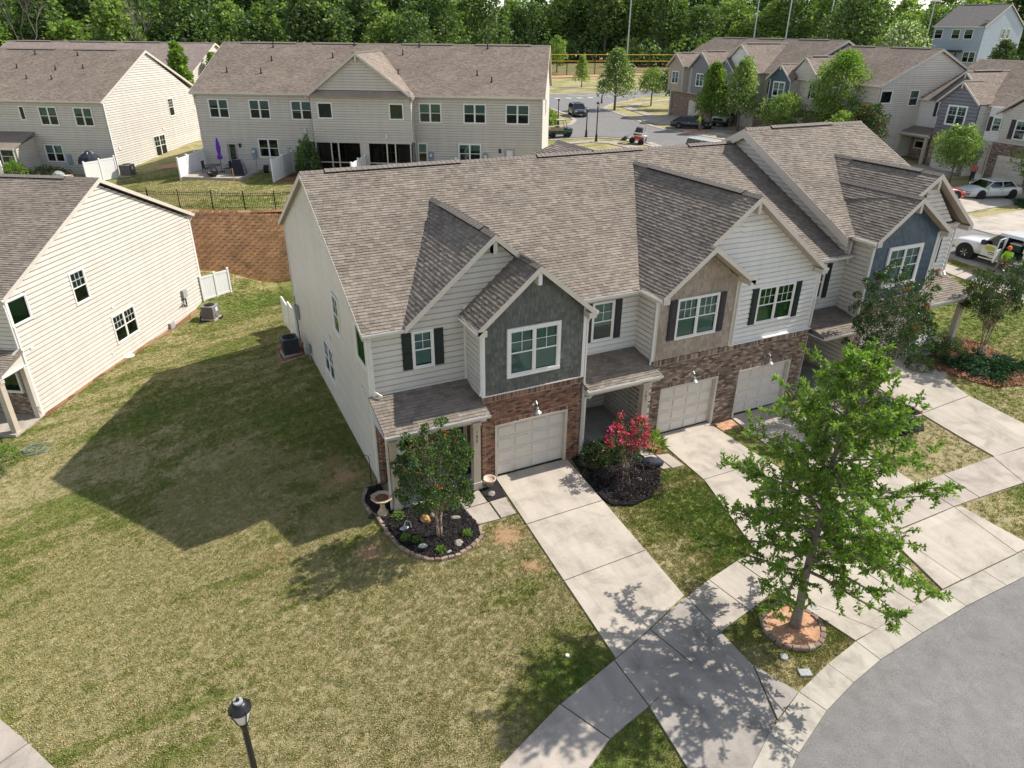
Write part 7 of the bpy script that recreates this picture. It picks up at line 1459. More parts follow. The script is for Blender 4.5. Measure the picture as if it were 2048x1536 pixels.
def tree_at(name, label, x, y, cat='tree', group=None, z=None): return thing(name, label, cat, (x, y, (GZ(x, y) if z is None else z)), 0, group)
t = tree_at('crape_myrtle', 'multi-stemmed crape myrtle with rusty seed heads in black mulch before the first porch', -3.02, -2.2)
multi_stem(t, rg, 3.5, 1.18, 1.15, 5, 'crape', .085, 15000, ('orangeleaf', .55, 14, .05, .06), 22, 44, bright=('cbright', .16), spread=.22)
t = tree_at('crape_myrtle', 'small crape myrtle with bright pink-red flowers in the second bed', 4.35, -1.75)
multi_stem(t, rg, 2.15, .70, .85, 5, 'crape', .07, 4500, ('pink', .5, 36, .07, .075), 42, 20, bright=('cbright', .1), spread=.22, off=(.25, .1))
t = tree_at('crape_myrtle', 'tall dark crape myrtle with a few red blooms behind the oak, by the far driveway', 16.6, -2.1)
multi_stem(t, rg, 5.6, 1.45, 2.0, 5, 'crape', .10, 16000, ('orangeleaf', .3, 22, .07, .08), 10, 44, bright=('shrub', .2), spread=.5, off=(.5, .2))
t = tree_at('crape_myrtle', 'crape myrtle over junipers in the right corner lawn', 25.0, -1.25)
multi_stem(t, rg, 4.3, 1.35, 1.7, 7, 'crape', .09, 14000, ('orangeleaf', .7, 10, .06, .06), 6, 40, bright=('shrub', .15), spread=.45)
# shrubs
def shrub(name, label, x, y, r, h, n, mat, leaf=.05, sq=(1, 1), z=None, mix=None, spike=0., cat='shrub'):
    t = thing(name, label, cat, (x, y, GZ(x, y) if z is None else z)); rng = rg
    m = MB(); 
    for i in range(5): a = i*1.3; m.tube((0, 0, 0), (.4*r*math.cos(a), .4*r*math.sin(a), h*.6), .015, .006, 4, False)
    m.build('stems', 'bark', t, 'stuff')
    d = rnd_dir(rng, n, .35); d[:, 2] = np.abs(d[:, 2]); k = 1+.18*np.sin(d[:, 0:1]*7+r)*np.cos(d[:, 1:2]*6); rr = rng.uniform(.55, 1.0, (n, 1))**.5*k
    P = d*rr*np.array((r*sq[0], r*sq[1], h)); D = d*(1+spike)+rng.normal(size=d.shape)*(.7 if not spike else .3); L = rng.uniform(.6, 1.2, n)*leaf; V, F = leaves_np(P, D, L, L*(.32 if not spike else .09), rng); parts = [(V, F, mat)]
    if mix: q = rng.random(n) < mix[1]; Vq = V.reshape(-1, 4, 3); parts = [(Vq[~q].reshape(-1, 3), np.arange((~q).sum()*4).reshape(-1, 4), mat), (Vq[q].reshape(-1, 3), np.arange(q.sum()*4).reshape(-1, 4), mix[0])]
    crown_mesh('foliage', parts, t); return t
shrub('rose_bush', 'green rose bush with a few red flowers beside the garage brick corner', 3.75, -.55, .62, .95, 3200, 'shrub', .075, mix=('pink', .015)); shrub('rose_bush', 'second rose bush under the pink blossom', 4.55, -.45, .55, .85, 2600, 'crape', .075, mix=('pink', .01))
for x, y, r, l in ((4.3, -2.2, .75, 'plum-leaved low shrub in the middle of the second bed'), (5.15, -1.9, .62, 'plum-leaved low shrub nearest the black bag'), (3.55, -1.6, .5, 'plum-leaved low shrub along the driveway edge'), (3.75, -2.75, .48, 'plum-leaved low shrub at the front corner of the second bed'), (4.75, -2.75, .5, 'plum-leaved low shrub at the rounded front edge of second bed')): shrub('loropetalum', l, x, y, r, r*.75, int(2600*r), 'loro', .05, mix=('whitefl', .0))
shrub('day_lily', 'spiky green plant beside the second garage door', 6.75, -.2, .35, .5, 260, 'cbright', .35, spike=2.5)
for x, y, l in ((-3.94, -.74, 'largest small perennial, just right of birdbath'), (-3.74, -2.1, 'small green plant above the dark-banded rock'), (-3.23, -2.85, 'small green plant at the front edge of black mulch'), (-2.2, -2.5, 'small pale plant near the right edging'), (-4.05, -1.85, 'tiny grey plant below the fish ornament')): shrub('perennial', l, x, y, .17 if 'largest' not in l else .24, .2, 260, 'cbright', .07, cat='plant')
for x, y, r, h, m_, l in ((15.9, -.75, .75, .95, 'shrub', 'clipped round shrub against the third porch'), (21.35, -.75, .62, .7, 'shrub', 'small clipped shrub by the walk to the last porch'), (22.75, -.35, .8, .8, 'crape', 'dark glossy shrub at the foot of the last brick wall'), (23.6, -.55, .85, .75, 'shrub', 'yellow-green shrub, middle of three before the last porch'), (24.5, .25, .8, .7, 'shrub', 'variegated shrub beside the last porch post')): shrub('shrub', l, x, y, r, h, int(5200*r), m_, .055, mix=('cbright', .15))
def juniper(x, y, r, l, n=60):
    t = thing('juniper', l, 'juniper', (x, y, GZ(x, y))); P = []; D = []
    for i in range(n):
        a = rg.random()*6.283; L = r*rg.uniform(.45, 1.1); e = np.array((math.cos(a), math.sin(a), rg.uniform(.12, .45))); k = max(14, int(L*60)); f = rg.random((k, 1)); b = e*L*f*np.array((1, 1, 1))-np.array((0, 0, 1))*(f**2)*.12*L; P.append(b+rg.normal(size=(k, 3))*.035); D.append(e+rg.normal(size=(k, 3))*.55)
    P = np.concatenate(P); D = np.concatenate(D); L = rg.uniform(.08, .16, len(P)); V, F = leaves_np(P, D, L, L*.14, rg); P2 = P; V2, F2_ = leaves_np(P+rg.normal(size=P.shape)*.03, D, L*1.1, L*.16, rg)
    crown_mesh('foliage', [(V, F, 'juniper'), (V2, F2_, 'juniper')], t); m = MB(); m.tube((0, 0, 0), (0, 0, .2), .05, .03, 6); m.build('stem', 'bark', t)
for x, y, r, l in ((24.6, -1.9, 1.2, 'spreading juniper under the right corner crape myrtle, largest'), (23.7, -2.6, .95, 'spreading juniper at the front of right corner bed'), (25.4, -2.5, .9, 'spreading juniper at the right rim of corner bed'), (23.4, -1.4, .8, 'spreading juniper nearest the last front walk'),
                   (17.2, -2.7, .95, 'juniper behind the timber board beside the far driveway'), (16.6, -3.5, .85, 'juniper at the lower corner of the bed behind the oak'), (15.7, -3.2, .7, 'juniper half hidden behind the upper oak crown')): juniper(x, y, r, l)
shrub('shrub', 'light green round bush at the front corner of left neighbour porch', -17.0, 12.0, .6, .8, 1800, 'cbright', .07); shrub('shrub', 'low green bush at the left picture edge by the pale stones', -17.6, 10.9, .7, .6, 1600, 'shrub', .07)
p = FLB.w((-7.0, -3.6, 0)); shrub('shrub', 'bright leafy shrub behind far left white fence', p[0], p[1], 1.0, 1.6, 2200, 'cbright', .16); p = FLB.w((-5.2, -2.2, 0)); shrub('shrub', 'dark low hedge under ground-floor window at upper left', p[0], p[1], .9, 1.0, 1800, 'forest3', .14, (2, .8)); p = FLB.w((-4.6, -4.0, 0)); shrub('flower_pot', 'pot of orange flowers on the upper left patio', p[0], p[1], .42, .6, 500, 'orangeleaf', .12, mix=('cbright', .3), cat='pot')
p = RB.w((9.75, -2.1, 0)); shrub('holly_bush', 'tall dark conical bush in front of the screened porches', p[0], p[1], .95, 3.0, 4200, 'forest3', .18, mix=('forest', .4))
for x, y in ((37.6, 66.6), (38.6, 69.5), (36.8, 65.4)): shrub('shrub', {37.6: 'bushy green shrub past the lit end wall, middle one of three', 38.6: 'bushy green shrub furthest up the verge past the lit end wall', 36.8: 'bushy green shrub closest to the side street mouth'}[x], x, y, 1.4, 1.6, 1200, 'forest2', .3)

# ------------------------------------------------------------------ street trees further off
def round_tree(t, rng, h, cr, z0, n, mat, leaf, mix=None, shape='oval', trunk_r=.09, bark='fbark', blobs=26, bloom=None):
    m = MB(); m.path([(0, 0, 0), (.03, .02, z0), (0, 0, h*.8)], [trunk_r*1.2, trunk_r, trunk_r*.3], 7); m.build('trunk', bark, t, smooth=True)
    cz = z0+(h-z0)*.45; P = []; D = []; per = n//blobs; lb = MB()
    for i in range(blobs):
        f = (i+.5)/blobs; z = z0+(h-z0)*(.06+.9*f); w = {'oval': math.sin(math.pi*min(1, .12+.88*f))**.6, 'cone': (1-f)**.7*.95+.05, 'vase': .35+.65*math.sin(math.pi*min(1, f*.9+.1))}[shape]
        a = i*2.399; r = cr*w*rng.uniform(.35, .75); c = np.array((math.cos(a)*r, math.sin(a)*r, z)); q = cr*rng.uniform(.26, .42)*(.5+.5*w); lb.tube((0, 0, max(z0*.8, z-.25*(h-z0))), tuple(c), trunk_r*.25, .01, 4, False)
        d = rnd_dir(rng, per, .2); P.append(c+d*q*rng.uniform(.5, 1.15, (per, 1))*np.array((1, 1, .85))); D.append(d+rng.normal(size=d.shape)*.7)
    lb.build('limbs', bark, t, 'stuff')
    P = np.concatenate(P); D = np.concatenate(D); L = rng.uniform(.6, 1.2, len(P))*leaf; V, F = leaves_np(P, D, L, L*.33, rng); parts = [(V, F, mat)]
    if mix: q = rng.random(len(P)) < mix[1]; Vq = V.reshape(-1, 4, 3); parts = [(Vq[~q].reshape(-1, 3), np.arange((~q).sum()*4).reshape(-1, 4), mat), (Vq[q].reshape(-1, 3), np.arange(q.sum()*4).reshape(-1, 4), mix[0])]
    crown_mesh('crown', parts, t)
    if bloom:
        k = rng.choice(len(P), bloom[1]); B_ = np.repeat(P[k], 10, 0)+rng.normal(size=(bloom[1]*10, 3))*.1+np.array((0, 0, .1)); B_ = B_[B_[:, 2] > h*.45]; D2 = rnd_dir(rng, len(B_), .5); L = rng.uniform(.08, .16, len(B_)); V, F = leaves_np(B_, D2, L, L*.5, rng); crown_mesh('blooms', [(V, F, bloom[0])], t, 'stuff')
for (x, y, h, cr, z0, n, mat, lf, mx, sh_, tr_, bl, lab) in (
    (54.5, 76.5, 8.3, 3.6, 2.2, 7000, 'forest', .3, ('whitefl', .10), 'cone', .16, None, 'silvery-green tree on the corner by the crossing'),
    (73.8, 118.8, 6.0, 2.0, 1.2, 2500, 'forest2', .3, None, 'cone', .1, None, 'slim sapling on verge before the ball field fence'),
    (63.7, 80.0, 5.2, 2.6, 2.0, 3500, 'forest', .26, ('forest2', .3), 'vase', .1, None, 'leftmost low round tree in front of the far gables'),
    (63.1, 73.4, 5.6, 3.0, 2.2, 4500, 'forest3', .26, ('forest2', .25), 'vase', .1, None, 'dark round tree next to the leftmost far gable'),
    (51.9, 51.6, 7.3, 2.7, 1.6, 9000, 'oak', .26, ('cbright', .35), 'cone', .13, None, 'bright green tree by the worker and black sedan'),
    (53.1, 48.1, 7.8, 2.7, 2.0, 9000, 'forest2', .24, ('whitefl', .12), 'cone', .12, None, 'pale-flecked light green tree right of the white pickup by far row'),
    (54.6, 35.6, 8.8, 3.5, 1.6, 12000, 'oak', .24, ('cbright', .4), 'oval', .15, None, 'largest leafy tree hiding the middle of the far row'),
    (52.0, 40.2, 4.4, 2.8, 1.2, 5000, 'forest', .22, ('forest2', .5), 'vase', .1, None, 'wide low tree left of the largest leafy tree'),
    (52.9, 30.4, 4.6, 2.4, 1.3, 6000, 'crape', .2, ('orangeleaf', .10), 'vase', .08, None, 'olive and bronze tree against the pale gable wall'),
    (51.2, 31.7, 3.9, 2.0, 1.0, 3500, 'forest2', .2, None, 'oval', .08, None, 'yellow-green low tree just over the tall roof edge'),
    (52.6, 20.5, 4.9, 2.1, 1.9, 8000, 'cbright', .17, ('forest', .35), 'vase', .07, ('whitefl', 60), 'white-flowering small tree before the dark gable'),
    (54.4, 14.6, 4.7, 2.0, 1.9, 7000, 'cbright', .17, ('oak', .3), 'vase', .07, None, 'small tree at the right edge over the white sedan'),
    (95.0, 168.0, 9.5, 3.0, 2.0, 3000, 'forest2', .4, ('cbright', .4), 'oval', .15, None, 'yellow-green tree behind the left end of the far row'),
    (-5.3, 70.4, 9.6, 1.35, 3.0, 3500, 'oak', .4, None, 'oval', .12, None, 'bright narrow tree rising between upper left roofs'),
    (-1.2, 76.2, 8.3, 1.3, 3.0, 2200, 'oak', .4, None, 'oval', .1, None, 'smaller bright tree beside pale far gable'),
    (130.0, 100.0, 15.0, 8.0, 3.0, 9000, 'forest3', .7, ('forest2', .3), 'vase', .3, None, 'broad dark tree left of the tall blue-grey house'),
    (122.0, 82.0, 9.0, 5.0, 1.5, 5000, 'forest', .5, ('whitefl', .3), 'vase', .2, None, 'whitish flowering tree below the tall blue-grey house'),
    (109.4, 54.4, 6.6, 2.5, 1.2, 3500, 'forest3', .4, ('orangeleaf', .04), 'vase', .12, None, 'round crape tree in front of pale wall of the tall house')):
    if h > 14: z_ = 6.
    else: z_ = None
    t = tree_at('street_tree', lab, x, y, z=z_); round_tree(t, rg, h, cr, z0, n, mat, lf, mx, sh_, tr_, blobs=max(18, n//220), bloom=bl)
    if n > 7000 and x > 50: pass
shrub('shrub', 'leafy bush under the white-flowering tree', 51.0, 21.6, 1.0, .8, 1200, 'shrub', .14); shrub('shrub', 'dark ground-hugging bush behind the white sedan', 55.5, 18.8, 1.6, .8, 1500, 'forest3', .16); shrub('shrub', 'low juniper mat at the right picture edge', 53.2, 13.2, 1.8, .5, 2000, 'juniper', .16)

# ------------------------------------------------------------------ the wood behind everything
protos = []
for k, (mat, mx, hh, cr, sh_) in enumerate((('forest', ('forest2', .25), 19, 5.2, 'oval'), ('forest2', ('forest', .3), 17, 4.2, 'oval'), ('forest3', ('forest', .4), 20, 5.0, 'oval'), ('forest', ('cbright', .25), 21, 3.8, 'cone'), ('forest3', ('forest2', .2), 22, 3.6, 'vase'), ('forest2', ('cbright', .3), 14, 3.6, 'oval'))):
    for q in range(2):
        rng = np.random.default_rng(100+k*3+q); z0 = hh*(.12 if k not in (4,) else .3); blobs = 40; P = []; D = []
        for i in range(blobs):
            f = (i+.5)/blobs; z = z0+(hh-z0)*(.03+.95*f); w = {'oval': math.sin(math.pi*min(.97, .2+.77*f))**.4, 'cone': (1-f)**.45+.08, 'vase': .4+.6*math.sin(math.pi*min(1, f*.9+.1))}[sh_]
            a = i*2.399+rng.normal()*.3; r = cr*w*rng.uniform(.35, .85); c = np.array((math.cos(a)*r, math.sin(a)*r, z)); s_ = cr*rng.uniform(.22, .40)*(.55+.45*w); d = rnd_dir(rng, 75, .25); P.append(c+d*s_*rng.uniform(.55, 1.2, (75, 1))); D.append(d+rng.normal(size=d.shape)*.8)
        P = np.concatenate(P); D = np.concatenate(D); L = rng.uniform(.6, 1.3, len(P))*.72; V, F = leaves_np(P, D, L, L*.36, rng); s = rng.random(len(P)) < mx[1]; Vq = V.reshape(-1, 4, 3)
        tm = MB(); tm.path([(0, 0, -1), (.1, 0, hh*.4), (0, .1, hh*.85)], [.32, .22, .06], 6)
        for i in range(5): a = i*1.26; tm.tube((0, 0, hh*(.3+.1*i)), (cr*.6*math.cos(a), cr*.6*math.sin(a), hh*(.45+.1*i)), .1, .03, 5, False)
        tv = np.array(tm.v); tf = np.array([f for f in tm.f if len(f) == 4])
        protos.append((crown_mesh('forest_tree', [(tv, tf, 'fbark'), (Vq[~s].reshape(-1, 3), np.arange((~s).sum()*4).reshape(-1, 4), mat), (Vq[s].reshape(-1, 3), np.arange(s.sum()*4).reshape(-1, 4), mx[0])]), hh))
frx = np.array([fw.x, fw.y])/math.hypot(fw.x, fw.y); rtx = np.array([rt.x, rt.y])
cnt = 0; used = set(); cam2 = CAM_POS[:2]
def plant_forest(ang, dist, sc, k):
    global cnt
    d = frx*math.cos(ang)+rtx*math.sin(ang); p = cam2+d*dist; src, hh = protos[k]
    if k in used: o = src.copy(); COL.objects.link(o)
    else: o = src; used.add(k)
    z = 3.6 if dist < 400 else 4.
    o.location = (p[0], p[1], z-.3); o.rotation_euler = (0, 0, random.uniform(0, 6.28)); o.scale = (sc*random.uniform(1.0, 1.5), sc*random.uniform(1.0, 1.5), sc*random.uniform(.9, 1.06))
    tag(o, 'tall leafy tree in the dense wood along the top of the picture', 'tree', 'trees of the background wood'); cnt += 1
random.seed(21)
for row, (d0, n, s0, a0, a1) in enumerate(((150, 30, .80, -41, -7), (166, 30, .95, -41, -5), (185, 28, 1.05, -42, -2), (292, 24, 1.25, -9, 14), (310, 30, 1.3, -14, 16), (262, 26, 1.1, 10, 42), (285, 26, 1.2, 8, 42), (310, 24, 1.3, 5, 42), (205, 24, 1.15, -42, -8))):
    for i in range(n):
        a = a0+(a1-a0)*(i+random.uniform(.1, .9))/n; dd = d0+random.uniform(-6, 8); s = s0*random.uniform(.8, 1.12)
        if -3.5 < a < 3 and row in (3, 4): s *= .82
        plant_forest(R(a), dd, s, random.randrange(len(protos)))
# understory edge of the wood: one mass of brush nobody could count
rng = np.random.default_rng(5); P = []; D = []
for (d0, a0, a1, n, hh) in ((140, -43, -6, 260, 5.5), (284, -9, 14, 120, 6), (252, 8, 44, 260, 7), (330, -44, 44, 330, 12)):
    for i in range(n):
        a = R(a0+(a1-a0)*rng.random()); d = frx*math.cos(a)+rtx*math.sin(a); p = cam2+d*(d0+rng.uniform(-5, 5)); s_ = rng.uniform(1.6, 3.2)*(1.5 if d0 > 300 else 1); k = 34; dd = rnd_dir(rng, k, .3)
        P.append(np.array((p[0], p[1], 3.6+rng.uniform(.3, hh)))+dd*s_*rng.uniform(.6, 1.1, (k, 1))); D.append(dd+rng.normal(size=dd.shape)*.8)
P = np.concatenate(P); D = np.concatenate(D); L = rng.uniform(.7, 1.4, len(P))*1.1; V, F = leaves_np(P, D, L, L*.4, rng); h_ = len(P)//2
o = crown_mesh('woodland_brush', [(V[:h_*4], np.arange(h_*4).reshape(-1, 4), 'forest3'), (V[h_*4:], np.arange((len(P)-h_)*4).reshape(-1, 4), 'forest')], None, 'stuff'); tag(o, 'dense brush and low growth along the foot of the wood', 'brush')

def bare_tree(ang, dist, h, label):
    d = frx*math.cos(R(ang))+rtx*math.sin(R(ang)); p = cam2+d*dist; t = thing('dead_tree', label, 'tree', (p[0], p[1], 3.4)); m = MB(); r_ = random.Random(int(dist))
    def grow(a, v, L, r, k):
        b = a+v*L; m.tube(tuple(a), tuple(b), r, r*.6, 5, False)
        if k:
            for _ in range(3 if k > 1 else 4):
                w = v+Vector((r_.uniform(-.7, .7), r_.uniform(-.7, .7), r_.uniform(-.1, .45))); grow(b, w.normalized(), L*r_.uniform(.6, .8), r*.58, k-1)
    grow(Vector((0, 0, 0)), Vector((.05, 0, 1)).normalized(), h*.36, .15, 4); m.build('branches', 'fbark', t, 'stuff')
bare_tree(-32.5, 143, 17.5, 'pale leafless tree in the wood above the upper left roofs'); bare_tree(-26.5, 141, 15, 'forked bare white trunk in the wood left of the rear block')
# ------------------------------------------------------------------ vehicles
def loft(secs, ring):
    """secs: stations; ring(sec)-> list of (y,z) going round one half; mirrored to the other side"""
    mb = MB(); n = None
    for s_ in secs:
        pts = ring(s_); full = pts+[(-y, z) for y, z in reversed(pts) if y > 1e-6]; n = len(full); mb.v += [(s_[0], y, z) for y, z in full]
    for i in range(len(secs)-1):
        for j in range(n): k = (j+1) % n; mb.f.append((i*n+j, i*n+k, (i+1)*n+k, (i+1)*n+j))
    mb.f.append(tuple(range(n-1, -1, -1))); mb.f.append(tuple((len(secs)-1)*n+j for j in range(n))); return mb
def wheel(t, x, y, r, w=.22, rim='rim'):
    s = 1 if y > 0 else -1; m = MB(); n = 20; prof = [(r*.62, -w/2), (r*.93, -w/2), (r, -w/2+.03), (r, w/2-.03), (r*.93, w/2), (r*.62, w/2)]
    k = len(m.v)
    for q, h in prof:
        for i in range(n): a = 2*math.pi*i/n; m.v.append((x+q*math.cos(a), y+h, r+q*math.sin(a)))
    for j in range(len(prof)-1):
        for i in range(n): i2 = (i+1) % n; m.f.append((j*n+i, (j+1)*n+i, (j+1)*n+i2, j*n+i2))
    o = m.build('wheel', 'tyre', t); m = MB(); m.tube((x, y-w*.3*s, r), (x, y+w*.36*s, r), r*.6, r*.6, 18)
    for i in range(6):
        a = i*math.pi/3; m.tube((x+r*.12*math.cos(a), y+w*.40*s, r+r*.12*math.sin(a)), (x+r*.55*math.cos(a), y+w*.40*s, r+r*.55*math.sin(a)), r*.09, r*.11, 5)
    m.build('rim', rim, o); return o
def car(name, label, x, y, rz, paint, L=4.8, W=1.82, hood=.92, H_=1.44, cab=(-.42, -.28, .16, .36), wb=2.75, wr=.33, gc=.22, deck=.98, kind='sedan', z=None, group=None, cat='car', black_trim='dark'):
    z0 = (GZ(x, y) if z is None else z)+.05; t = thing(name, label, cat, (x, y, z0), rz, group); h = L/2; w = W/2
    # body: nose to tail
    st = [(-h, deck*.62, .82), (-h+.10, deck*.90, .90), (-h+.5, deck, .97), (-wb/2, deck+.01, 1.), (0, deck-.02, 1.), (L*.16, hood+.05, 1.), (wb/2-.1, hood-.02, .99), (h-.55, hood-.10, .96), (h-.12, hood-.25, .88), (h, hood-.42, .78)]
    ring = lambda s_: [(0, gc), (w*s_[2]*.9, gc), (w*s_[2]*.985, gc+.14), (w*s_[2], gc+.30), (w*s_[2]*.985, s_[1]-.17), (w*s_[2]*.93, s_[1]-.05), (w*s_[2]*.55, s_[1]-.005), (0, s_[1]+.015)]
    b = loft(st, ring).build('body', paint, t, smooth=True)
    for p in b.data.polygons[-2:]: p.use_smooth = False
    xa, xb, xc, xd = (L*q for q in cab)        # rear glass base, roof rear, roof front, windscreen base
    zb = deck-.06; wt = w*.74; wm = w*.92
    gm = MB(); gm.hexa([(xa, -wm, zb), (xd, -wm, zb), (xd, wm, zb), (xa, wm, zb), (xb, -wt, H_-.04), (xc, -wt, H_-.04), (xc, wt, H_-.04), (xb, wt, H_-.04)])
    gm.build('window', 'carglass', t)
    m = MB(); m.hexa([(xb-.10, -wt-.05, H_-.07), (xc+.10, -wt-.05, H_-.07), (xc+.10, wt+.05, H_-.07), (xb-.10, wt+.05, H_-.07), (xb+.05, -wt+.08, H_), (xc-.05, -wt+.08, H_), (xc-.05, wt-.08, H_), (xb+.05, wt-.08, H_)]); m.build('roof', paint, t)
    m = MB(); m.box(xa+.25, xd-.35, -wm+.14, wm-.14, zb-.05, zb+.14); m.build('seats', 'dark', t)
    for sy in (-1, 1):
        m = MB()
        for (p, q) in ((xa, xb), (xd, xc)): m.tube((p, sy*wm, zb-.02), (q, sy*(wt+.01), H_-.05), .045, .035, 6)
        xm = (xa+xd)/2-.1; m.tube((xm, sy*(wm+.004), zb), (xm+.02, sy*(wt+.012), H_-.05), .035, .03, 6); m.build('pillar', paint if kind != 'coupe' else black_trim, t)
        m = MB(); m.bev(xd-.35, xd-.15, sy*(w+.10)-.07, sy*(w+.10)+.07, zb+.02, zb+.15, .03); m.build('mirror', paint, t)
        m = MB()
        for xx in (xm, xd-.25): m.box(xx-.008, xx+.008, sy*w*.992-.012, sy*w*.992+.012, gc+.16, zb-.06)
        m.build('door_seam', 'dark', t)
        m = MB(); m.box(xm+.16, xm+.34, sy*w-.02, sy*w+.025, zb-.16, zb-.12); m.build('door_handle', 'chrome', t)
        m = MB(); m.bev(h-.24, h-.07, sy*(w-.30)-.15, sy*(w-.30)+.15, hood-.36, hood-.22, .02); m.build('headlight', 'lens', t)
        m = MB(); m.bev(-h-.01, -h+.14, sy*(w-.26)-.16, sy*(w-.26)+.16, deck-.30, deck-.16, .02); m.build('tail_light', 'redlens', t)
        for xx in (-wb/2, wb/2):
            m = MB(); m.tube((xx, sy*(w*.6), wr+.02), (xx, sy*(w+.004), wr+.02), wr+.075, wr+.075, 20); m.build('wheel_arch', 'dvent', t)
            wheel(t, xx, sy*(w-.09), wr, rim='rim' if kind != 'darkrim' else 'dvent')
    m = MB(); m.box(h-.07, h+.02, -.42, .42, gc+.22, hood-.3); m.build('grille', 'dark', t); m = MB(); m.box(h-.04, h+.03, -.22, .22, gc+.10, gc+.2); m.build('number_plate', 'frost', t); m = MB(); m.box(-h-.02, -h+.03, -.22, .22, gc+.3, gc+.41); m.build('number_plate', 'frost', t)
    return t
car('sedan', 'pearl-white sedan parked on the driveway at the right edge', 52.3, 16.8, R(165.5), 'ps', 5.1, 1.9, .93, 1.42, (-.36, -.24, .08, .24), 2.95, .34, kind='darkrim')
car('coupe', 'red car mostly hidden behind the tall roof eave', 46.9, 17.8, R(-21), 'pr', 4.4, 1.78, .88, 1.38, (-.42, -.22, .08, .22), 2.6, .33, kind='coupe')
car('sedan', 'black sedan with its tail toward the street, beside the worker', 50.25, 52.95, R(-47), 'pb', 4.9, 1.85, .92, 1.44, (-.44, -.24, .12, .28), 2.8, .34)
car('hatchback', 'dark grey hatchback driving up the rear street towards the camera', 45.2, 71.8, R(-108), 'pg', 4.6, 1.9, 1.05, 1.66, (-.46, -.40, .10, .28), 2.75, .36, deck=1.12, kind='suv')
car('hatchback', 'small dark car barely visible at the far crossing', 42.0, 93.5, R(-170), 'pg', 4.3, 1.8, 1.0, 1.5, (-.46, -.36, .10, .28), 2.6, .33)
car('van', 'white van whose roof just shows over the nearest ridge', 38.1, 35.0, R(-85), 'pw', 5.2, 2.0, 1.15, 1.95, (-.48, -.44, .2, .36), 3.1, .36, deck=1.2, kind='van', cat='van')
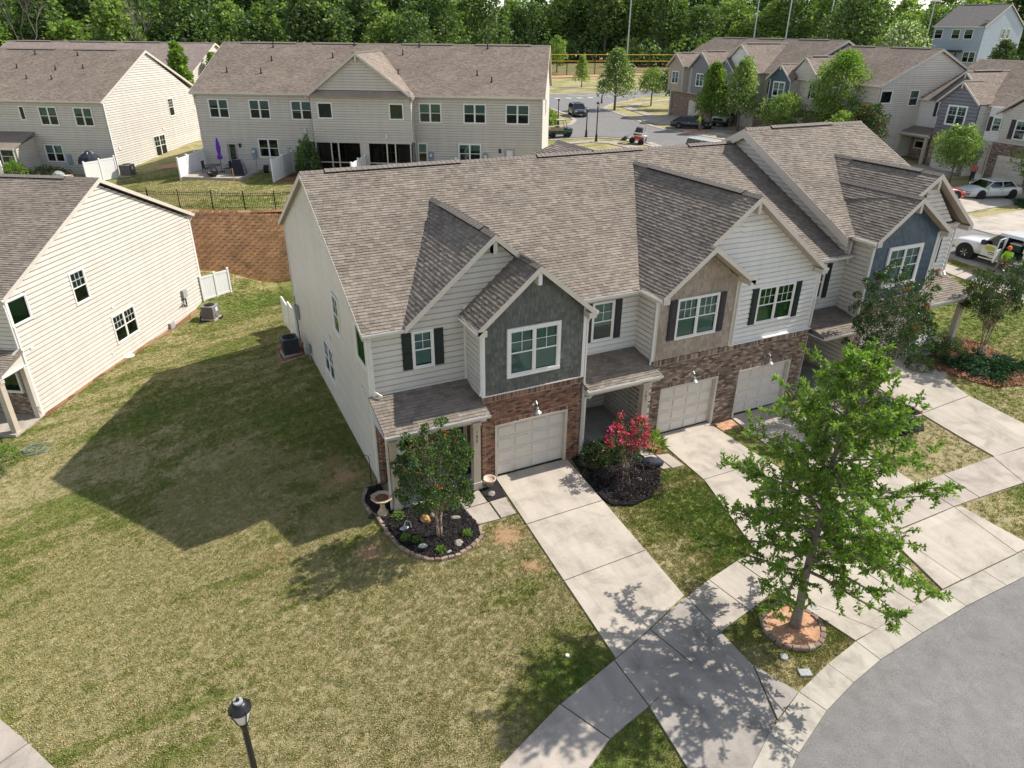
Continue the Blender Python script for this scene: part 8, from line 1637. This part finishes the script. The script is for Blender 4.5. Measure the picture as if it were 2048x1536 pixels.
def pickup(name, label, x, y, rz, paint, L=6.4, W=2.05, wb=4.05, wr=.42, big=True, open_door=False, spare=False, z=None):
    z0 = (GZ(x, y) if z is None else z)+.05; t = thing(name, label, 'pickup truck', (x, y, z0), rz); w = W/2; fx = wb/2; nose = fx+.95; tail = -wb/2-1.2; gc = .52; bl = 1.24; Hc = 1.98
    fire = fx-.95; cr = fire-2.45
    st = [(fire, 1.22, 1.), (fx-.3, 1.20, 1.), (fx+.4, 1.17, .99), (nose-.25, 1.13, .96), (nose, 1.05, .92)]
    ring = lambda s_: [(0, gc+.1), (w*s_[2]*.95, gc), (w*s_[2], gc+.2), (w*s_[2], s_[1]-.16), (w*s_[2]*.95, s_[1]-.04), (w*s_[2]*.6, s_[1]+.02), (0, s_[1]+.05)]
    loft(st, ring).build('hood', paint, t, smooth=True)
    doors = [(fire-1.18, fire-.02), (cr+.06, fire-1.22)]
    m = MB(); m.box(cr, fire, -w+.06, w-.06, gc, gc+.12); m.box(cr-.02, cr+.05, -w+.02, w-.02, gc, bl); m.build('cab_floor', paint, t)
    for sy in (-1, 1):
        for i, (a, b) in enumerate(doors):
            if open_door and sy == 1 and i == 1: continue
            m = MB(); m.hexa([(a, sy*w-.03, gc+.02), (b, sy*w-.03, gc+.02), (b, sy*w+.03, gc+.02), (a, sy*w+.03, gc+.02), (a, sy*(w-.02)-.03, bl), (b, sy*(w-.02)-.03, bl), (b, sy*(w-.02)+.03, bl), (a, sy*(w-.02)+.03, bl)]); d = m.build('door', paint, t)
            m = MB(); m.box(a+.08, a+.3, sy*w+.02*sy-.02, sy*w+.02*sy+.02, bl-.2, bl-.12); m.build('handle', 'dark', d)
            m = MB(); m.hexa([(a+.04, sy*(w-.06)-.01, bl), (b-.04-(.28 if i == 0 else 0)*0, sy*(w-.06)-.01, bl), (b-.04, sy*(w-.06)+.01, bl), (a+.04, sy*(w-.06)+.01, bl), (a+.06, sy*(w-.22)-.01, Hc-.12), (b-.08-(.42 if i == 0 else 0), sy*(w-.22)-.01, Hc-.12), (b-.08-(.42 if i == 0 else 0), sy*(w-.22)+.01, Hc-.12), (a+.06, sy*(w-.22)+.01, Hc-.12)]); m.build('pane', 'carglass', d)
            if i == 0 and open_door and sy == 1:
                m = MB(); n = 18; k = len(m.v); m.v += [((a+b)/2+.1+.30*math.cos(2*math.pi*q/n), sy*(w+.045), bl-.22+.13*math.sin(2*math.pi*q/n)) for q in range(n)]; m.f.append(tuple(range(n)) if sy < 0 else tuple(range(n-1, -1, -1))); m.build('door_sticker', 'lime', d)
                m = MB(); m.box(a+.2, a+.75, sy*(w+.04)-.005, sy*(w+.04)+.005, bl-.46, bl-.42); m.box(a+.25, a+.7, sy*(w+.04)-.005, sy*(w+.04)+.005, bl-.56, bl-.53); m.build('sticker_text', 'dark', d, 'stuff')
        m = MB(); m.tube((fire+.05, sy*(w-.05), bl-.05), (fire-.62, sy*(w-.2), Hc-.1), .05, .045, 6); m.tube((doors[0][0]-.02, sy*(w-.03), bl-.05), (doors[0][0]-.02, sy*(w-.2), Hc-.1), .06, .05, 6); m.tube((cr+.05, sy*(w-.03), bl-.05), (cr+.1, sy*(w-.2), Hc-.1), .08, .07, 6); m.build('pillar', paint, t)
        m = MB(); m.bev(fire-.3, fire-.05, sy*(w+.22)-.12, sy*(w+.22)+.12, bl-.02, bl+.26, .04); m.build('mirror', 'dark', t)
        m = MB(); m.box(cr, fire, sy*(w+.02)-.09, sy*(w+.02)+.09, gc-.14, gc-.08); m.build('step_bar', 'chrome', t)
        m = MB(); m.box(tail, cr-.03, sy*w-.05, sy*w+.03, gc+.05, bl+.06); m.build('bed_side', paint, t)
        m = MB(); m.bev(nose-.08, nose+.03, sy*(w-.22)-.17, sy*(w-.22)+.17, .82, 1.04, .02); m.build('headlight', 'lens', t)
        for xx in (-wb/2, wb/2):
            m = MB(); m.tube((xx, sy*(w*.55), wr+.05), (xx, sy*(w+.035), wr+.05), wr+.13, wr+.13, 22); m.build('wheel_arch', 'dvent', t); wheel(t, xx, sy*(w-.1), wr, .28)
    m = MB(); m.hexa([(cr, -w+.2, Hc-.14), (fire-.55, -w+.2, Hc-.14), (fire-.55, w-.2, Hc-.14), (cr, w-.2, Hc-.14), (cr+.1, -w+.32, Hc), (fire-.75, -w+.32, Hc), (fire-.75, w-.32, Hc), (cr+.1, w-.32, Hc)]); m.build('roof', paint, t)
    m = MB(); m.quad((fire+.05, -w+.1, bl), (fire+.05, w-.1, bl), (fire-.58, w-.26, Hc-.13), (fire-.58, -w+.26, Hc-.13)); m.build('windscreen', 'carglass', t); m = MB(); m.quad((cr+.03, w-.1, bl), (cr+.03, -w+.1, bl), (cr+.08, -w+.26, Hc-.13), (cr+.08, w-.26, Hc-.13)); m.build('rear_window', 'carglass', t)
    m = MB(); m.box(tail, cr-.05, -w+.05, w-.05, gc+.2, gc+.28); m.box(tail, tail+.06, -w, w, gc+.1, bl+.04); m.build('tailgate', paint, t)
    m = MB(); m.box(nose-.02, nose+.05, -.6, .6, .78, 1.06); m.build('grille', 'dark', t); m = MB(); m.bev(nose-.1, nose+.15, -w+.02, w-.02, .5, .72, .03); m.build('bumper', 'chrome' if big else 'dark', t)
    for a in (-.45, .45):
        m = MB(); m.bev(fire-1.1, fire-.6, a-.25, a+.25, gc+.1, gc+.5, .05); m.bev(fire-1.2, fire-1.05, a-.25, a+.25, gc+.5, gc+1.15, .04); m.build('seat', 'dark', t)
    if open_door:
        a, b = doors[1]; m = MB(); c, s_ = math.cos(R(78)), math.sin(R(78)); P = lambda q, z, o=0: (b-c*q+s_*o, w+s_*q+c*o, z)
        m.hexa([P(0, gc+.02, -.04), P(1.05, gc+.02, -.04), P(1.05, gc+.02, .04), P(0, gc+.02, .04), P(0, bl, -.04), P(1.05, bl, -.04), P(1.05, bl, .04), P(0, bl, .04)]); d = m.build('door', paint, t)
        m = MB(); m.path([P(0, bl), P(.05, Hc-.14), P(.85, Hc-.14), P(1.02, bl)], .035, 5); m.build('door_frame', paint, d); m = MB(); m.quad(P(.06, bl), P(.98, bl), P(.82, Hc-.17), P(.08, Hc-.17)); m.build('pane', 'carglass', d)
        m = MB(); m.bev(a+.1, b-.1, -.3, w-.35, gc+.1, gc+.45, .06); m.build('rear_seat', 'dark', t)
    return t
pickup('pickup_truck', 'big white crew-cab pickup with open rear door at the right edge', 35.95, 4.85, R(90), 'pw', open_door=True)
pickup('pickup_truck', 'white four-door pickup nosing out from behind the street trees', 56.0, 53.9, R(-146), 'pw', 5.5, 1.87, 3.4, .41, big=False)
t = thing('cooler', 'green cool box with a white lid on the open pickup seat', 'cooler', (35.45, 4.25, GZ(36, 4.8)+1.15), R(90)); m = MB(); m.bev(-.32, .32, -.22, .22, 0, .38, .03); m.build('body', 'green', t); m = MB(); m.bev(-.33, .33, -.23, .23, .38, .46, .03); m.build('lid', 'frost', t)
# compact track loader, half tipped on the verge
t = thing('skid_steer', 'white and red compact loader on the grass strip by the rear street', 'loader', (37.5, 46.2, GZ(37.5, 46.2)+.05), R(135)); t.rotation_euler = (0, R(-9), R(135)); t.scale = (.85, .85, .85)
m = MB(); m.hexa([(-1.1, -.5, .35), (.6, -.5, .35), (.6, .5, .35), (-1.1, .5, .35), (-1.15, -.48, 1.15), (.45, -.48, 1.0), (.45, .48, 1.0), (-1.15, .48, 1.15)]); m.build('body', 'pw', t)
m = MB(); m.hexa([(-.5, -.48, 1.0), (.5, -.48, .95), (.5, .48, .95), (-.5, .48, 1.0), (-.45, -.45, 1.95), (.3, -.45, 1.95), (.3, .45, 1.95), (-.45, .45, 1.95)]); m.build('cab', 'dark', t)
m = MB(); m.box(-1.17, -1.12, -.4, .4, .5, 1.0); m.build('engine_door', 'dvent', t); m = MB(); m.box(-.9, .3, -.505, -.5, .55, .95); m.box(-.9, .3, .5, .505, .55, .95); m.build('side_marking', 'pr', t, 'stuff')
for s_ in (-1, 1):
    m = MB(); m.path([(-.9, s_*.62, 1.35), (.6, s_*.62, 1.3), (1.5, s_*.62, .45)], .09, 6); m.build('lift_arm', 'pw', t); m = MB(); m.box(-.6, .2, s_*.56-.02, s_*.56+.02, 1.15, 1.4); m.build('side_stripe', 'pr', t)
    for xx in (-.7, .45): wheel(t, xx, s_*.72, .36, .26, 'dvent')
m = MB(); m.hexa([(1.3, -.75, .1), (2.0, -.75, .02), (2.0, .75, .02), (1.3, .75, .1), (1.3, -.75, .7), (1.5, -.75, .62), (1.5, .75, .62), (1.3, .75, .7)]); m.build('bucket', 'dark', t); m = MB(); m.tube((-.8, .3, 1.1), (-.8, .3, 2.3), .03, .02, 6); m.build('antenna', 'dark', t)
# utility cart
t = thing('utility_cart', 'dark green utility cart half hidden behind the rear block end wall', 'utility cart', (32.9, 54.9, GZ(32.9, 54.9)+.05), R(-10))
m = MB(); m.bev(-1.4, 1.4, -.6, .6, .35, .75, .06); m.bev(.7, 1.45, -.55, .55, .75, 1.0, .08); m.build('body', 'green', t); m = MB(); m.bev(-1.4, .3, -.62, .62, .75, 1.05, .03); m.build('cargo_box', 'ptan', t)
m = MB(); m.bev(-.3, .35, -.5, .5, .8, 1.2, .08); m.build('seat', 'ptan', t); m = MB()
for sy in (-.52, .52): m.path([(-.35, sy, .8), (-.35, sy, 1.85), (.55, sy, 1.85), (.8, sy, .95)], .03, 6)
m.build('roll_cage', 'black', t); m = MB(); m.bev(-.4, .6, -.55, .55, 1.85, 1.92, .02); m.build('canopy', 'kerbgrey', t)
for xx in (-.9, .95):
    for sy in (-.55, .55): wheel(t, xx, sy, .3, .22, 'dvent')
# motorcycle on far driveway, two bicycles in the deep porch
def cycle(name, label, x, y, z, rz, s=1.0, cat='bicycle', mat='black', wr=.34):
    t = thing(name, label, cat, (x, y, z), rz)
    for xx in (-.52*s, .52*s):
        m = MB(); n = 22
        for i in range(n): a, b = 2*math.pi*i/n, 2*math.pi*(i+1)/n; m.tube((xx+wr*math.cos(a), 0, wr+wr*math.sin(a)), (xx+wr*math.cos(b), 0, wr+wr*math.sin(b)), .022*s, .022*s, 6, False)
        o = m.build('wheel', 'tyre', t); m = MB()
        for i in range(10): a = 2*math.pi*i/10; m.tube((xx, 0, wr), (xx+wr*math.cos(a), 0, wr+wr*math.sin(a)), .004, .004, 3, False)
        m.build('spokes', 'rim', o)
    m = MB(); F_ = [(-.52*s, wr), (-.12*s, wr*.85), (.36*s, .78), (-.22*s, .80)]
    for (a, b) in ((0, 1), (1, 2), (2, 3), (3, 0), (1, 3)): m.tube((F_[a][0], 0, F_[a][1]), (F_[b][0], 0, F_[b][1]), .018*s, .018*s, 6)
    m.tube((.52*s, 0, wr), (.34*s, 0, .95), .018, .018, 6); m.build('frame', mat, t); m = MB(); m.tube((.34*s, -.3, .97), (.34*s, .3, .97), .015, .015, 6); m.build('handlebar', 'black', t); m = MB(); m.bev(-.38*s, -.1*s, -.07, .07, .86, .93, .02); m.build('saddle', 'black', t); return t
cycle('bicycle', 'black bicycle against the brick side in the third porch, nearer one', 15.15, 1.3, -.3, R(88)); cycle('bicycle', 'second dark bicycle deeper inside the third porch', 15.4, 1.9, -.3, R(80), .95, mat='dark')
t = cycle('motorcycle', 'low black motorcycle lying on the far driveway by the tree trunk', 61.3, 70.5, GZ(61, 70)+.1, R(-20), 1.3, 'motorcycle'); m = MB(); m.ball((0, 0, .55), .38, 8, 6, (1.3, .5, .7), .1); m.build('engine', 'black', t)
t = thing('wheelie_bin', 'blue lidded bin beside the last porch', 'bin', (22.55, 1.0, GZ(22.6, 1)+.1), .1); m = MB(); m.hexa([(-.3, -.3, .05), (.3, -.3, .05), (.3, .3, .05), (-.3, .3, .05), (-.36, -.36, 1.0), (.36, -.36, 1.0), (.36, .38, 1.0), (-.36, .38, 1.0)]); m.build('body', 'blue', t); m = MB(); m.bev(-.38, .38, -.4, .42, 1.0, 1.1, .04); m.build('lid', 'blue', t)
cycle('tricycle', 'child-size dark blue bike beside the blue bin', 23.4, .45, GZ(23.4, .4)+.12, R(20), .6, 'bicycle', 'blue', .2)

# ------------------------------------------------------------------ people
def skin_mesh(name, joints, edges, mat, parent, root=0, sub=2):
    me = bpy.data.meshes.new(name); me.from_pydata([j[0] for j in joints], edges, []); o = link(name, me, parent)
    me.materials.append(MT[mat])
    sk = o.modifiers.new('skin', 'SKIN'); sk.use_smooth_shade = True
    for i, j in enumerate(joints): v = me.skin_vertices[0].data[i]; v.radius = (j[1], j[1] if len(j) < 3 else j[2]); v.use_root = (i == root)
    ss = o.modifiers.new('sub', 'SUBSURF'); ss.levels = sub; ss.render_levels = sub; return o
def hand(J, E, w, d, side):
    """palm and five bent fingers from the wrist index w along direction d"""
    W0 = Vector(J[w][0]); d = Vector(d).normalized(); s = d.orthogonal().normalized()*side; k = len(J); J.append((tuple(W0+d*.07), .028, .018)); E.append((w, k))
    for i, l in enumerate((.055, .066, .07, .064, .05)):
        b = W0+d*(.03 if i == 0 else .085)+s*(.038 if i == 0 else (.026-.018*(i-1)))*1.; n = d.cross(s); q = b+(d+(s*.8 if i == 0 else s*0))*l*.5-n*.012; r = q+d*l*.5-n*.03
        a = len(J); J.append((tuple(b), .010)); J.append((tuple(q), .009)); J.append((tuple(r), .008)); E += [(k, a), (a, a+1), (a+1, a+2)]
def person(label, loc, rz, P, shirt, pants, hat, hatmat):
    t = thing('person', label, 'person', loc, rz); v = {k: Vector(q) for k, q in P.items()}
    J = [(tuple(v['pelvis']), .13, .10), (tuple((v['pelvis']+v['chest'])/2), .12, .095), (tuple(v['chest']), .15, .10), (tuple(v['neck']), .055), (tuple(v['neck']+(v['head']-v['neck'])*.5), .07), (tuple(v['head']), .095, .105), (tuple(v['head']+(v['head']-v['neck'])*.35), .07)]
    E = [(0, 1), (1, 2), (2, 3), (3, 4), (4, 5), (5, 6)]
    for sd in ('l', 'r'):
        a = len(J); J += [(tuple(v['sh'+sd]), .062), (tuple(v['el'+sd]), .044), (tuple(v['wr'+sd]), .030)]; E += [(2, a), (a, a+1), (a+1, a+2)]; hand(J, E, a+2, v['wr'+sd]-v['el'+sd], 1 if sd == 'l' else -1)
        a = len(J); J += [(tuple(v['hp'+sd]), .095), (tuple(v['kn'+sd]), .065), (tuple(v['an'+sd]), .045), (tuple(v['to'+sd]), .04)]; E += [(0, a), (a, a+1), (a+1, a+2), (a+2, a+3)]
    skin_mesh('body', J, E, 'skin', t)
    J = [(tuple(v['pelvis']+Vector((0, 0, .03))), .165, .13), (tuple((v['pelvis']+v['chest'])/2), .155, .125), (tuple(v['chest']), .18, .13), (tuple(v['chest']+(v['neck']-v['chest'])*.75), .09)]; E = [(0, 1), (1, 2), (2, 3)]
    for sd in ('l', 'r'): a = len(J); J += [(tuple(v['sh'+sd]), .085), (tuple(v['el'+sd]), .065), (tuple(v['el'+sd]+(v['wr'+sd]-v['el'+sd])*.8), .05)]; E += [(2, a), (a, a+1), (a+1, a+2)]
    skin_mesh('shirt', J, E, shirt, t)
    J = [(tuple(v['pelvis']), .165, .135)]; E = []
    for sd in ('l', 'r'): a = len(J); J += [(tuple(v['hp'+sd]), .12), (tuple(v['kn'+sd]), .088), (tuple(v['an'+sd]+(v['kn'+sd]-v['an'+sd])*.08), .075)]; E += [(0, a), (a, a+1), (a+1, a+2)]
    skin_mesh('trousers', J, E, pants, t)
    for sd in ('l', 'r'): skin_mesh('boot', [(tuple(v['an'+sd]), .065), (tuple(v['an'+sd]+(v['to'+sd]-v['an'+sd])*.3-Vector((0, 0, .01))), .06), (tuple(v['to'+sd]), .05, .04)], [(0, 1), (1, 2)], 'boot', t, 0, 1)
    h = v['head']; upd = (v['head']-v['neck']).normalized(); m = MB(); c = h+upd*.03
    if hat == 'helmet': m.lathe([(.155, .0), (.125, .01), (.12, .07), (.09, .12), (.03, .145), (.005, .148)], tuple(c+Vector((0, 0, .02))), 16)
    else: m.lathe([(.112, .0), (.115, .05), (.09, .10), (.03, .125), (.005, .128)], tuple(c+Vector((0, 0, .02))), 14); m.box(c.x+.05, c.x+.2, c.y-.07, c.y+.07, c.z+.03, c.z+.045)
    m.build('helmet' if hat == 'helmet' else 'cap', hatmat, t)
    m = MB(); f = h+Vector((.10, 0, -.01)); m.ball(tuple(f), .018, 6, 4, (1, .7, 1)); m.build('nose', 'skin', t)
    for s_ in (-.035, .035): m = MB(); m.ball((f.x-.012, s_+h.y, f.z+.03), .012, 6, 4); m.build('eye', 'dark', t)
    for s_ in (-.10, .10): m = MB(); m.ball((h.x, h.y+s_, h.z), .028, 6, 4, (.7, .4, 1)); m.build('ear', 'skin', t)
    m = MB(); m.box(f.x-.02, f.x-.005, h.y-.025, h.y+.025, f.z-.045, f.z-.035); m.build('mouth', 'redcloth', t); return t
# sits on the pickup sill facing the lawn, elbows on knees
zq = GZ(34.5, 4.2)+.05
t = person('worker in lime vest and orange helmet sitting in the open pickup door', (34.95, 4.2, zq), R(180), dict(pelvis=(0, 0, .72), chest=(.14, 0, 1.12), neck=(.22, 0, 1.32), head=(.29, 0, 1.47), shl=(.16, .2, 1.24), shr=(.16, -.2, 1.24), ell=(.34, .26, .96), elr=(.34, -.26, .96), wrl=(.55, .10, .86), wrr=(.55, -.10, .86), hpl=(.05, .11, .70), hpr=(.05, -.11, .70), knl=(.48, .22, .66), knr=(.48, -.24, .66), anl=(.55, .26, .12), anr=(.50, -.30, .12), tol=(.74, .30, .05), tor=(.70, -.34, .05)), 'hivis', 'khaki', 'helmet', 'hiorange')
m = MB(); m.box(.20, .24, -.15, -.10, .8, 1.25); m.box(.20, .24, .10, .15, .8, 1.25); m.build('vest_stripes', 'lime', t)
stand = lambda lean=0: dict(pelvis=(0, 0, .95), chest=(.03+lean, 0, 1.33), neck=(.03+lean, 0, 1.53), head=(.05+lean*1.3, 0, 1.67), shl=(.02+lean, .2, 1.43), shr=(.02+lean, -.2, 1.43), ell=(.05+lean, .28, 1.14), elr=(.12+lean, -.27, 1.15), wrl=(.18+lean, .26, .92), wrr=(.35+lean, -.15, 1.05), hpl=(0, .1, .90), hpr=(0, -.1, .90), knl=(.06, .13, .5), knr=(.0, -.14, .5), anl=(-.02, .15, .1), anr=(-.05, -.17, .1), tol=(.14, .19, .04), tor=(.11, -.2, .04))
person('worker with red cap and lime shirt standing on clay mound by the black sedan', (48.75, 49.6, GZ(48.8, 49.6)+.2), R(160), stand(.05), 'hivis', 'khaki', 'cap', 'redcloth')
person('person in pink top and dark shorts by the garage behind the white sedan', (56.4, 21.0, GZ(56.4, 21.0)+.1), R(190), stand(.0), 'pinkcloth', 'dark', 'cap', 'pinkcloth')
t = thing('garden_chair', 'pale folding chair beside the person in pink', 'chair', (56.1, 20.4, GZ(56.1, 20.4)+.1), R(200)); m = MB(); m.box(-.25, .25, -.25, .25, .4, .44); m.build('seat', 'frost', t); m = MB(); m.box(-.27, -.22, -.25, .25, .44, .9); m.build('backrest', 'frost', t)
for a in (-.23, .2):
    for b in (-.23, .2): m = MB(); m.box(a, a+.03, b, b+.03, 0, .4); m.build('leg', 'frost', t)
# ------------------------------------------------------------------ short mown grass on the near lawns (nobody could count it)
def tuft(seed, hgt, dry=False):
    rng = np.random.default_rng(seed); n = 16; a = rng.uniform(0, 6.28, n); r = rng.uniform(0, .075, n); C_ = np.stack([np.cos(a)*r, np.sin(a)*r, np.full(n, -.01)], 1)
    D_ = np.stack([np.cos(a)*.55+rng.normal(size=n)*.45, np.sin(a)*.55+rng.normal(size=n)*.45, np.ones(n)], 1); L = rng.uniform(.6, 1.2, n)*hgt; V, F = leaves_np(C_, D_, L, L*.10+.0025, rng)
    me = bpy.data.meshes.new('grass_tuft'); me.from_pydata(V.tolist(), [], F.tolist()); me.materials.append(MT['blade']); me.update(); return me
tcol = bpy.data.collections.new('grass_tufts')
for s_, h_ in ((1, .04), (2, .05), (3, .034), (4, .058)):
    o = bpy.data.objects.new('grass_tuft', tuft(s_, h_)); tcol.objects.link(o)
rbq = [RB.w(q)[:2] for q in ((-.1, -4.5, 0), (5, -4.5, 0), (5, -1.2, 0), (28.8, -1.2, 0), (28.8, 15, 0), (0, 15, 0))]; flq = [FLB.w(q)[:2] for q in ((-24, -3, 0), (0, -.0, 0), (0, 15, 0), (-24, 15, 0))]
house = [rbq, flq, [(-3.97, -.42), (3.35, -.1), (3.35, -.5), (6.6, -.4), (14.9, .3), (24.5, -.1), (24.5, 16.5), (-3.97, 16.3)], [(-8.6, 27.1), (-17, 13.9), (-30, 22), (-18, 36)]]
def lawn_points(n, x0, x1, y0, y1, up=False):
    X = RNG.uniform(x0, x1, n); Y = RNG.uniform(y0, y1, n); k = np.ones(n, bool)
    for q in PAVED+house+[road]: k &= ~inside(q, X, Y)
    Z = U(X, Y) if up else H(X, Y); P = np.stack([X, Y, Z], 1); d = P-CAM_POS; zc = d@np.array(fw); u = (d@np.array(r2))/zc; v = (d@np.array(u2))/zc
    k &= (zc > 1) & (np.abs(u) < .80) & (v < .62) & (v > -.62)
    # bald clay spots
    for cx, cy, r in [(-1.0, -3.0, .55), (-.9, -4.6, .3), (-5.0, 2.4, .55), (-5.2, -1.9, .35), (-12.8, -7.2, .45)]: k &= np.hypot(X-cx, Y-cy) > r*RNG.uniform(.4, 1.3, n)
    iu = inside(UP, X, Y); k &= iu if up else ~iu; return P[k]
pts = np.concatenate([lawn_points(190000, -22, 8, -16, 6), lawn_points(60000, -20, -4, 6, 31), lawn_points(70000, 4, 36, -11, 12, False), lawn_points(26000, -4, 4, 16, 31.2), lawn_points(60000, -14, 12, 31.5, 52, True)])
me = bpy.data.meshes.new('lawn_grass'); me.vertices.add(len(pts)); me.vertices.foreach_set('co', pts.astype(np.float32).ravel()); me.update()
go = link('lawn_grass', me, None, 'stuff'); tag(go, 'short mown patchy grass of the front and side lawns', 'grass')
ng = bpy.data.node_groups.new('grass_scatter', 'GeometryNodeTree'); ng.interface.new_socket('Geometry', in_out='INPUT', socket_type='NodeSocketGeometry'); ng.interface.new_socket('Geometry', in_out='OUTPUT', socket_type='NodeSocketGeometry')
gi = ng.nodes.new('NodeGroupInput'); gout = ng.nodes.new('NodeGroupOutput'); iop = ng.nodes.new('GeometryNodeInstanceOnPoints'); ci = ng.nodes.new('GeometryNodeCollectionInfo'); ci.inputs[0].default_value = tcol; ci.inputs[1].default_value = True; ci.inputs[2].default_value = True
rv = ng.nodes.new('FunctionNodeRandomValue'); rv.data_type = 'FLOAT_VECTOR'; rv.inputs[0].default_value = (-.15, -.15, 0); rv.inputs[1].default_value = (.15, .15, 6.28); rs = ng.nodes.new('FunctionNodeRandomValue'); rs.data_type = 'FLOAT'; rs.inputs[2].default_value = .7; rs.inputs[3].default_value = 1.35
m2p = ng.nodes.new('GeometryNodeMeshToPoints')
iop.inputs['Pick Instance'].default_value = True; lk = ng.links.new
lk(gi.outputs[0], m2p.inputs[0]); lk(m2p.outputs[0], iop.inputs['Points']); lk(ci.outputs[0], iop.inputs['Instance']); lk(rv.outputs[0], iop.inputs['Rotation']); lk(rs.outputs[1], iop.inputs['Scale']); lk(iop.outputs[0], gout.inputs[0])
md = go.modifiers.new('scatter', 'NODES'); md.node_group = ng
